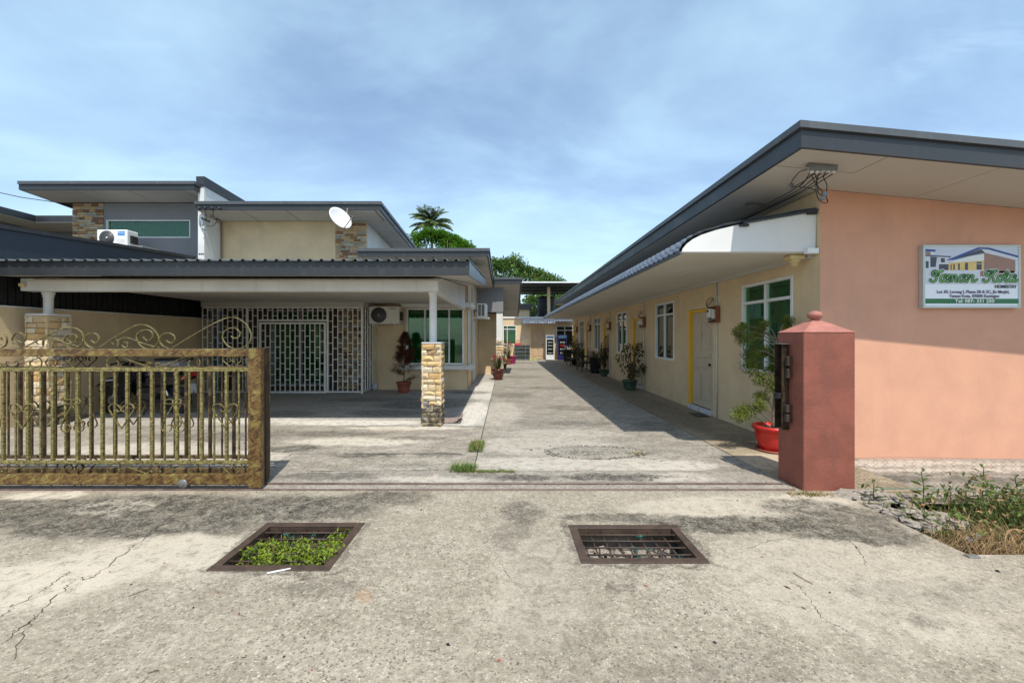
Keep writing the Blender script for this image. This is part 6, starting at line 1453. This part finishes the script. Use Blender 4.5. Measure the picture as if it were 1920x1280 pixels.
# ------------------------------------------------------------------ potted plants
def pot(t, c, r0, h, mat_, saucer=None):
    x, y = c; mb = MB()
    mb.lathe([(r0*.62, 0), (r0*.72, h*.15), (r0*.86, h*.5), (r0*.93, h*.84), (r0*1.04, h*.85), (r0*1.06, h*.93), (r0*1.04, h), (r0*.92, h), (r0*.88, h*.86), (.0001, h*.84)], (x, y, .006), 28); mb.build('pot', M[mat_], t)
    mb = MB(); mb.lathe([(r0*.87, h*.87), (.0001, h*.90)], (x, y, .006), 18); mb.build('soil', M['soil'], t)
    if saucer: mb = MB(); mb.lathe([(r0*.75, -.004), (r0*.92, .012), (r0*.90, .03), (r0*.86, .03), (r0*.84, .012), (.0001, .01)], (x, y, .002), 24); mb.build('saucer', M[saucer], t)
def plant(px_, py_, name, label, cat, potr, poth, potmat, H, seed, leafm, style, saucer=None, d=None, x=None):
    r = random.Random(seed)
    if d is None: d = FPX*CH/(py_-HY)
    x = X(px_, d) if x is None else x; t = thing(name, (x, d, 0), label, cat, 'potted plants along the driveway'); pot(t, (x, d), potr, poth, potmat, saucer)
    st_ = MB(); lf = MB(); z0 = poth*.85
    if style == 'cypress':                       # tall leaning trunk with drooping feathery sprays
        tr = smoothpts([(x, d, z0), (x+.02, d, z0+.35), (x+.05, d, z0+.8), (x+.03, d, H*.72), (x+.05, d, H*.82)], 4); st_.tube(tr, .026, 7, 0, .012)
        tgt = [(-.48,-.05,.50,.16),(-.36,.0,.55,.16),(-.22,-.08,.62,.12),(-.16,.0,1.0,.18),(-.28,.05,1.15,.17),(-.32,0,1.32,.14),(-.42,-.05,1.52,.15),(-.47,0,1.62,.11),(-.40,.02,1.70,.08),(-.13,.05,.72,.13),(.10,.0,.95,.16),(-.02,-.05,.88,.14),(-.15,.08,1.60,.15),(-.12,.0,1.72,.09),(.12,.08,1.28,.14),(.22,0,1.18,.15),(.24,.05,1.78,.10),(.22,.05,1.68,.10),(.05,.1,1.1,.12),(-.05,.08,1.35,.12)]
        for (dx, dy, zz, rr) in tgt:
            s0 = Vector(tr[min(len(tr)-1, int(len(tr)*max(0, min(.95, (zz-z0-.15)/(H*.85-z0)))))]); e_ = Vector((x+dx, d+dy, zz)); mid_ = (s0+e_)/2+Vector((0, 0, .06)); st_.tube(smoothpts([s0, mid_, e_], 4), .008, 5, 0, .003)
            for _ in range(int(rr*3600)):
                v = rdir(r); k = r.random()**.6*rr*.8; p = e_+Vector((v.x*k, v.y*k, v.z*k*.85)); leaf(lf, p, (v+Vector((0,0,r.choice((-.9,.5))))).normalized(), r.uniform(.018,.038), r.uniform(.011,.018), r)
        for _ in range(9):
            a = r.uniform(0, 6.28); s0 = Vector(tr[r.randint(12, len(tr)-1)]); P = [s0+Vector((math.cos(a)*.06*i*1.2, math.sin(a)*.05*i, .06*i-.012*i*i)) for i in range(6)]; st_.tube(P, .003, 4, 0, .001)
    elif style == 'droop':                       # several stems with hanging leathery leaves
        for k in range(11):
            a = r.uniform(0, 6.28); sp_ = r.uniform(.12, .45); h1 = H*r.uniform(.62, 1.0) if k > 3 else H*r.uniform(.45,.6)
            P = smoothpts([(x, d, z0), (x+math.cos(a)*sp_*.25, d+math.sin(a)*sp_*.25, z0+(h1-z0)*.4), (x+math.cos(a)*sp_*.8, d+math.sin(a)*sp_*.8, z0+(h1-z0)*.8), (x+math.cos(a)*sp_, d+math.sin(a)*sp_, h1)], 4); st_.tube(P, .013, 5, 0, .004)
            for q_ in range(52):
                p = P[r.randint(len(P)//3, len(P)-1)]; v = rdir(r); b2 = Vector(p)+v*.07; leaf(lf, b2, (v*.5+Vector((0,0,-.8))).normalized(), r.uniform(.06,.13), r.uniform(.03,.05), r)
    elif style == 'cone':                        # reddish thuja-like shrub, thin below
        st_.tube(smoothpts([(x, d, z0), (x+.02, d, H*.5), (x+.08, d, H*.95)], 4), .014, 6, 0, .005)
        for k in range(75):
            zz = z0+.12+(H-z0-.12)*r.random()**.8; rr = .38*(1-(zz-z0)/(H-z0))**.7+.05; a = r.uniform(0, 6.28); e_ = Vector((x+.04+math.cos(a)*rr, d+math.sin(a)*rr*.8, zz)); s0 = Vector((x+.04*(zz/H), d, zz-.12)); st_.tube([s0, (s0+e_)/2+Vector((0,0,.02)), e_], .0045, 4, 0, .0015)
            for _ in range(150 if zz > H*.5 else 45):
                f_ = r.uniform(.35, 1.1); p = s0+(e_-s0)*f_+rdir(r)*.045; leaf(lf, p, rdir(r, .3), r.uniform(.03,.055), r.uniform(.011,.018), r)
    elif style == 'flower':
        for k in range(16):
            a = r.uniform(0, 6.28); sp_ = r.uniform(.05, .33); h1 = poth+(H-poth)*r.uniform(.45, 1); P = smoothpts([(x, d, z0), (x+math.cos(a)*sp_*.5, d+math.sin(a)*sp_*.5, z0+(h1-z0)*.5), (x+math.cos(a)*sp_, d+math.sin(a)*sp_, h1)], 4); st_.tube(P, .007, 4, 0, .003)
            for _ in range(90): p = P[r.randint(2, len(P)-1)]+rdir(r)*.07; leaf(lf, p, rdir(r, .4), r.uniform(.03,.055), r.uniform(.016,.026), r)
            for _ in range(14 if k % 3 else 26): p = P[-1]+rdir(r)*.05; leaf(lf, p, rdir(r, .2), .038, .034, r, 1 if k % 2 else 2)
    st_.build('stem', M['bark'] if style == 'cypress' else M['twig'], t)
    o = lf.build('foliage', [M[leafm], M['flower_pink'], M['flower_white']], t); return t
plant(1452, 848, 'potted_plant', 'tall feathery cypress-like shrub in a red pot behind the maroon pillar', 'potted plant', .24, .34, 'red_pot', 1.85, 1, 'leaf_cypress', 'cypress', 'terracotta', d=5.62, x=3.66)
plant(1181, 731, 'potted_plant', 'drooping brown-green shrub in a green pot in front of door 2', 'potted plant', .22, .29, 'green_pot', 1.42, 2, 'leaf_droop', 'droop')
plant(1133, 705, 'potted_plant', 'yellow-stemmed drooping shrub in a green pot in front of door 3', 'potted plant', .21, .27, 'green_pot', 1.65, 5, 'leaf_droop', 'droop')
plant(1094, 688, 'potted_plant', 'small dark potted shrub between the two iron benches', 'potted plant', .2, .3, 'black', 1.5, 7, 'leaf_droop', 'droop')
plant(1077, 684, 'potted_plant', 'drooping potted shrub by the farthest yellow door', 'potted plant', .2, .28, 'black', 1.75, 8, 'leaf_droop', 'droop')
plant(757, 736, 'potted_plant', 'reddish cone-shaped shrub in a terracotta pot below the green window', 'potted plant', .2, .30, 'terracotta', 1.66, 3, 'leaf_red', 'cone', d=11.45)
plant(934, 712, 'potted_plant', 'pink and white flowering shrub in a glazed oxblood pot by the far column', 'potted plant', .23, .39, 'glazed_pot', 1.02, 4, 'leaf_weed', 'flower')
plant(943, 694, 'potted_plant', 'pink flowering shrub in a small dark pot behind the glazed pot', 'potted plant', .2, .3, 'glazed_pot', 1.25, 6, 'leaf_weed', 'flower')
plant(953, 683, 'potted_plant', 'leggy pale flowering plant in a pot by the alley wall', 'potted plant', .2, .28, 'terracotta', 1.3, 9, 'leaf_weed', 'flower')
x = X(959, 24); mb = MB(); mb.lathe([(.22,0),(.28,.42),(.30,.45),(.26,.45),(.0001,.40)], (x, 24, .004), 20); tag(mb.build('planter', M['magenta_pot']), 'magenta plastic planter standing in the alley shade', 'planter')
# ------------------------------------------------------------------ benches, bins
def bench(y0, y1, label):
    t = thing('garden_bench', (3.6, (y0+y1)/2, 0), label, 'bench', 'iron benches along the yellow wall'); xb, xf = 3.92, 3.38
    for yy in (y0, y1-.05):
        mb = MB(); mb.box(xf, xf+.04, yy, yy+.05, .0, .66); mb.box(xb-.08, xb-.03, yy, yy+.05, 0, .42); mb.tube(smoothpts([(xf-.01, yy+.025, .64), (xf+.15, yy+.025, .69), (xb-.04, yy+.025, .64)], 4), .03, 6); mb.box(xf+.04, xb-.08, yy+.01, yy+.04, .36, .41); mb.build('end_frame', M['black'], t)
    for k in range(6): mb = MB(); mb.box(xf+.02+k*.085, xf+.085+k*.085, y0+.03, y1-.03, .412+.002*(k % 2), .435); mb.build('seat_slat', M['dark_metal'], t)
    for k in range(5): mb = MB(); mb.box(xb-.055+.012*k, xb-.035+.012*k, y0+.03, y1-.03, .50+k*.085, .56+k*.085); mb.build('back_slat', M['dark_metal'], t)
    for yy in (y0+.002, y1-.048): mb = MB(); mb.prism([(xb-.075, .42), (xb-.03, .42), (xb+.03, .95), (xb-.01, .95)], 'y', yy, yy+.046); mb.build('back_post', M['black'], t)
bench(18.3, 19.6, 'black iron garden bench beside the black bin, nearer of the two'); bench(21.6, 22.9, 'black iron garden bench farther along the yellow wall, behind the potted shrub')
def bin_(x, y, label, s_=1, liner=False):
    t = thing('rubbish_bin', (x, y, 0), label, 'bin', 'black bins'); mb = MB(); mb.lathe([(.20*s_,0),(.26*s_,.60*s_),(.285*s_,.61*s_),(.285*s_,.66*s_),(.25*s_,.66*s_),(.24*s_,.55*s_),(.0001,.5*s_)], (x, y, .004), 24); mb.build('body', M['black'], t)
    for a in (0, math.pi): mb = MB(); mb.bbox(x+math.cos(a)*.285*s_-.03, x+math.cos(a)*.285*s_+.03, y-.06, y+.06, .55*s_, .6*s_, .008); mb.build('handle', M['black'], t)
    for k in range(12):
        a = k*math.pi/6; mb = MB(); mb.tube([(x+math.cos(a)*.206*s_, y+math.sin(a)*.206*s_, .04), (x+math.cos(a)*.262*s_, y+math.sin(a)*.262*s_, .58*s_)], .008, 4); mb.build('rib', M['black'], t)
    if liner:
        r = random.Random(2); mb = MB()
        for _ in range(26): leaf(mb, (x+r.uniform(-.2,.25), y+r.uniform(-.2,.2), .66*s_+r.uniform(0,.25)), rdir(r, .5), .16, .10, r)
        mb.build('liner_bag', M['paper'], t)
    return t
bin_(X(1117, 17.7), 17.7, 'large round black bin in front of the nearer bench', 1.05); bin_(X(1064, 26.4), 26.4, 'round black bin with white bag at the far end by the blue fridge', 1.15, True)
# doormat by the column
mb = MB(); P = [(0,.006),(.10,.006),(.20,.012),(.27,.03),(.31,.07),(.335,.10),(.35,.09),(.345,.055),(.33,.03),(.30,.012)]
x0 = X(829, 7.45); a = [(x0+p, q_) for p, q_ in P]; vs = []
for (u, v) in a:
    for yy in (7.36, 7.78): vs += [(u, yy, v+.006), (u, yy, v+.018)]
k = len(a); mb.add(vs, [f_ for i in range(k-1) for f_ in ((4*i, 4*i+2, 4*i+6, 4*i+4), (4*i+1, 4*i+5, 4*i+7, 4*i+3), (4*i, 4*i+4, 4*i+5, 4*i+1), (4*i+2, 4*i+3, 4*i+7, 4*i+6))]+[(0,1,3,2), (4*k-4,4*k-2,4*k-1,4*k-3)])
tag(mb.build('floor_mat', M['mat_cloth']), 'brownish pink cloth mat with a curled edge behind the stone column', 'mat')
c = at(698.5, 731, 11.9); mb = MB(); mb.bbox(c.x-.04, c.x+.10, 11.95, 12.05, .005, .22, .03); tag(mb.build('cloth_bundle', M['paper']), 'small grey bundle standing at the wall beside the white grille', 'bundle')

# ------------------------------------------------------------------ motorbike
t = thing('motorbike', (-7.2, 8.35, 0), 'black and red underbone motorbike with grey top box parked under the carport', 'motorbike')
by = 8.35; wx = (-7.96, -6.66); wr = .275
for xx in wx:
    mb = MB(); mb.lathe([(wr-.055,-.03),(wr-.015,-.042),(wr,-.02),(wr,.02),(wr-.015,.042),(wr-.055,.03)], (xx, by, wr), 32, axis='y'); tw = mb.build('wheel', M['rubber'], t)
    mb = MB(); P = [(xx+(wr-.06)*math.cos(a*math.pi/16), by, wr+(wr-.06)*math.sin(a*math.pi/16)) for a in range(33)]; mb.tube(P, .012, 5, cap=False); mb.build('rim', M['bike_dark'], tw)
    for k in range(5):
        a = k*2*math.pi/5+.3; mb = MB(); mb.tube([(xx, by, wr), (xx+(wr-.06)*math.cos(a), by, wr+(wr-.06)*math.sin(a))], .017, 5, 0, .013); mb.build('spoke', M['bike_dark'], tw)
    mb = MB(); mb.lathe([(.05,-.05),(.05,.05)], (xx, by, wr), 14, axis='y'); mb.lathe([(.10,-.036),(.10,-.032)], (xx, by, wr), 20, axis='y'); mb.build('hub', M['steel'], tw)
def bt(pts, r_, m, nme, r1=None, n=8, sm=4): mb = MB(); mb.tube(smoothpts([(a, by+b2, c2) for a, b2, c2 in pts], sm), r_, n, 0, r1); return mb.build(nme, M[m], t)
for s_ in (-.065, .065): bt([(-7.96,s_,wr),(-7.86,s_,.50),(-7.76,s_,.72)], .022, 'steel', 'fork')
mb = MB(); 
for i in range(9):
    a0 = R(20+i*14); a1 = R(20+(i+1)*14); ro, ri = wr+.045, wr+.02
    mb.hexa([(wx[0]+ri*math.cos(a0),by-.055,wr+ri*math.sin(a0)),(wx[0]+ri*math.cos(a1),by-.055,wr+ri*math.sin(a1)),(wx[0]+ri*math.cos(a1),by+.055,wr+ri*math.sin(a1)),(wx[0]+ri*math.cos(a0),by+.055,wr+ri*math.sin(a0)),
             (wx[0]+ro*math.cos(a0),by-.06,wr+ro*math.sin(a0)),(wx[0]+ro*math.cos(a1),by-.06,wr+ro*math.sin(a1)),(wx[0]+ro*math.cos(a1),by+.06,wr+ro*math.sin(a1)),(wx[0]+ro*math.cos(a0),by+.06,wr+ro*math.sin(a0))])
mb.build('front_mudguard', M['bike_dark'], t)
def slabp(pts, y0, y1, m, nme): mb = MB(); mb.prism(pts, 'y', by+y0, by+y1); return mb.build(nme, M[m], t)
slabp([(-7.80,.62),(-7.70,.56),(-7.58,.60),(-7.58,.92),(-7.66,1.02),(-7.76,1.0)], -.10, .10, 'bike_dark', 'front_cowl')
slabp([(-7.74,.45),(-7.60,.30),(-7.50,.34),(-7.48,.60),(-7.40,.72),(-7.52,.90),(-7.62,.90),(-7.68,.62)], -.20, -.12, 'bike_dark', 'leg_shield'); slabp([(-7.74,.45),(-7.60,.30),(-7.50,.34),(-7.48,.60),(-7.40,.72),(-7.52,.90),(-7.62,.90),(-7.68,.62)], .12, .20, 'bike_dark', 'leg_shield')
slabp([(-8.22,.60),(-8.28,.56),(-8.0,.60),(-7.80,.66),(-7.80,.76),(-8.05,.72)], -.07, .07, 'bike_dark', 'number_cowl'); slabp([(-8.10,.655),(-7.88,.68),(-7.88,.71),(-8.10,.69)], -.073, -.0705, 'paper', 'decal')
bt([(-7.62,0,.88),(-7.45,0,.62),(-7.2,0,.56),(-6.95,0,.60),(-6.80,0,.70)], .06, 'bike_dark', 'frame')
slabp([(-7.42,.30),(-7.05,.26),(-6.98,.42),(-7.10,.54),(-7.38,.52)], -.13, .13, 'dark_metal', 'engine'); slabp([(-7.36,.46),(-7.0,.42),(-6.98,.47),(-7.2,.52)], -.145, -.131, 'bike_dark', 'side_trim')
slabp([(-7.22,.58),(-6.62,.60),(-6.36,.72),(-6.40,.80),(-6.70,.76),(-7.20,.74)], -.12, .12, 'bike_dark', 'rear_cowl'); slabp([(-6.52,.70),(-6.40,.73),(-6.38,.76),(-6.46,.76)], -.125, -.121, 'orange', 'indicator'); slabp([(-6.42,.74),(-6.34,.76),(-6.34,.84),(-6.46,.82)], -.08, .08, 'bike_red', 'tail_light')
mb = MB(); mb.bbox(-7.26, -6.62, by-.13, by+.13, .762, .85, .035); mb.build('seat', M['rubber'], t)
mb = MB(); mb.bbox(-6.98, -6.50, by-.21, by+.21, .86, 1.08, .035); tb = mb.build('top_box', M['box_grey'], t); mb = MB(); mb.bbox(-6.99, -6.49, by-.22, by+.22, 1.081, 1.125, .02); mb.build('lid', M['black'], tb)
fy = by-.126
mb = MB(); mb.box(-7.16, -7.03, by-.1335, by-.1315, .79, .84); fl = mb.build('flag_decal', M['sign_blue'], t)
mb = MB(); y9 = by-.1345; mb.add([(-7.16,y9,.81),(-7.03,y9,.81),(-7.03,y9,.822),(-7.16,y9,.822),(-7.101,y9-.0004,.79),(-7.089,y9-.0004,.79),(-7.089,y9-.0004,.84),(-7.101,y9-.0004,.84)], [(0,1,2,3),(4,5,6,7)], 0); mb.add([(-7.16,y9-.0002,.79),(-7.152,y9-.0002,.79),(-7.03,y9-.0002,.84),(-7.038,y9-.0002,.84)], [(0,1,2,3)], 1); mb.add([(-7.16,y9-.0003,.84),(-7.152,y9-.0003,.84),(-7.03,y9-.0003,.79),(-7.038,y9-.0003,.79)], [(0,1,2,3)], 1); mb.build('flag_cross', [M['red'], M['white_panel']], fl)
bt([(-7.70,-.30,1.02),(-7.68,-.12,1.06),(-7.70,0,1.03),(-7.68,.12,1.06),(-7.70,.30,1.02)], .014, 'black', 'handlebar'); 
for s_ in (-.3, .3): bt([(-7.70,s_,1.02),(-7.66,s_*1.25,1.02)], .02, 'rubber', 'grip', sm=2); bt([(-7.69,s_*.7,1.05),(-7.66,s_*.85,1.18)], .007, 'black', 'mirror_stalk', sm=2)
for s_ in (-.27, .27): mb = MB(); mb.lathe([(.0001,-.01),(.055,-.006),(.055,.008),(.0001,.012)], (-7.65, by+s_, 1.20), 16, axis='x'); mb.build('mirror', M['black'], t)
mb = MB(); mb.lathe([(.0001,-.05),(.05,-.045),(.075,0),(.075,.03)], (-7.80, by, .93), 18, axis='x'); mb.build('headlight', M['chrome'], t)
bt([(-7.3,-.15,.30),(-7.0,-.17,.24),(-6.8,-.18,.30)], .02, 'dark_metal', 'exhaust_pipe'); bt([(-6.85,-.18,.28),(-6.45,-.18,.40)], .042, 'dark_metal', 'exhaust', sm=2); bt([(-7.1,-.12,.3),(-6.66,-.12,.275)], .022, 'dark_metal', 'swing_arm', sm=2)
bt([(-6.85,-.14,.62),(-6.72,-.14,.32)], .025, 'chrome', 'shock', sm=2); bt([(-7.1,-.15,.24),(-7.16,-.24,.01)], .012, 'dark_metal', 'stand', sm=2); bt([(-7.2,-.22,.27),(-7.2,.22,.27)], .014, 'black', 'foot_peg', sm=2)
slabp([(-6.42,.62),(-6.36,.60),(-6.34,.42),(-6.40,.42)], -.09, .09, 'paper', 'plate'); bt([(-6.62,0,.62),(-6.42,0,.60),(-6.36,0,.40)], .03, 'black', 'rear_mudguard')
mb = MB(); mb.bbox(-7.10, -6.8, by-.15, by+.15, .40, .58, .03); mb.build('side_cover', M['bike_dark'], t)
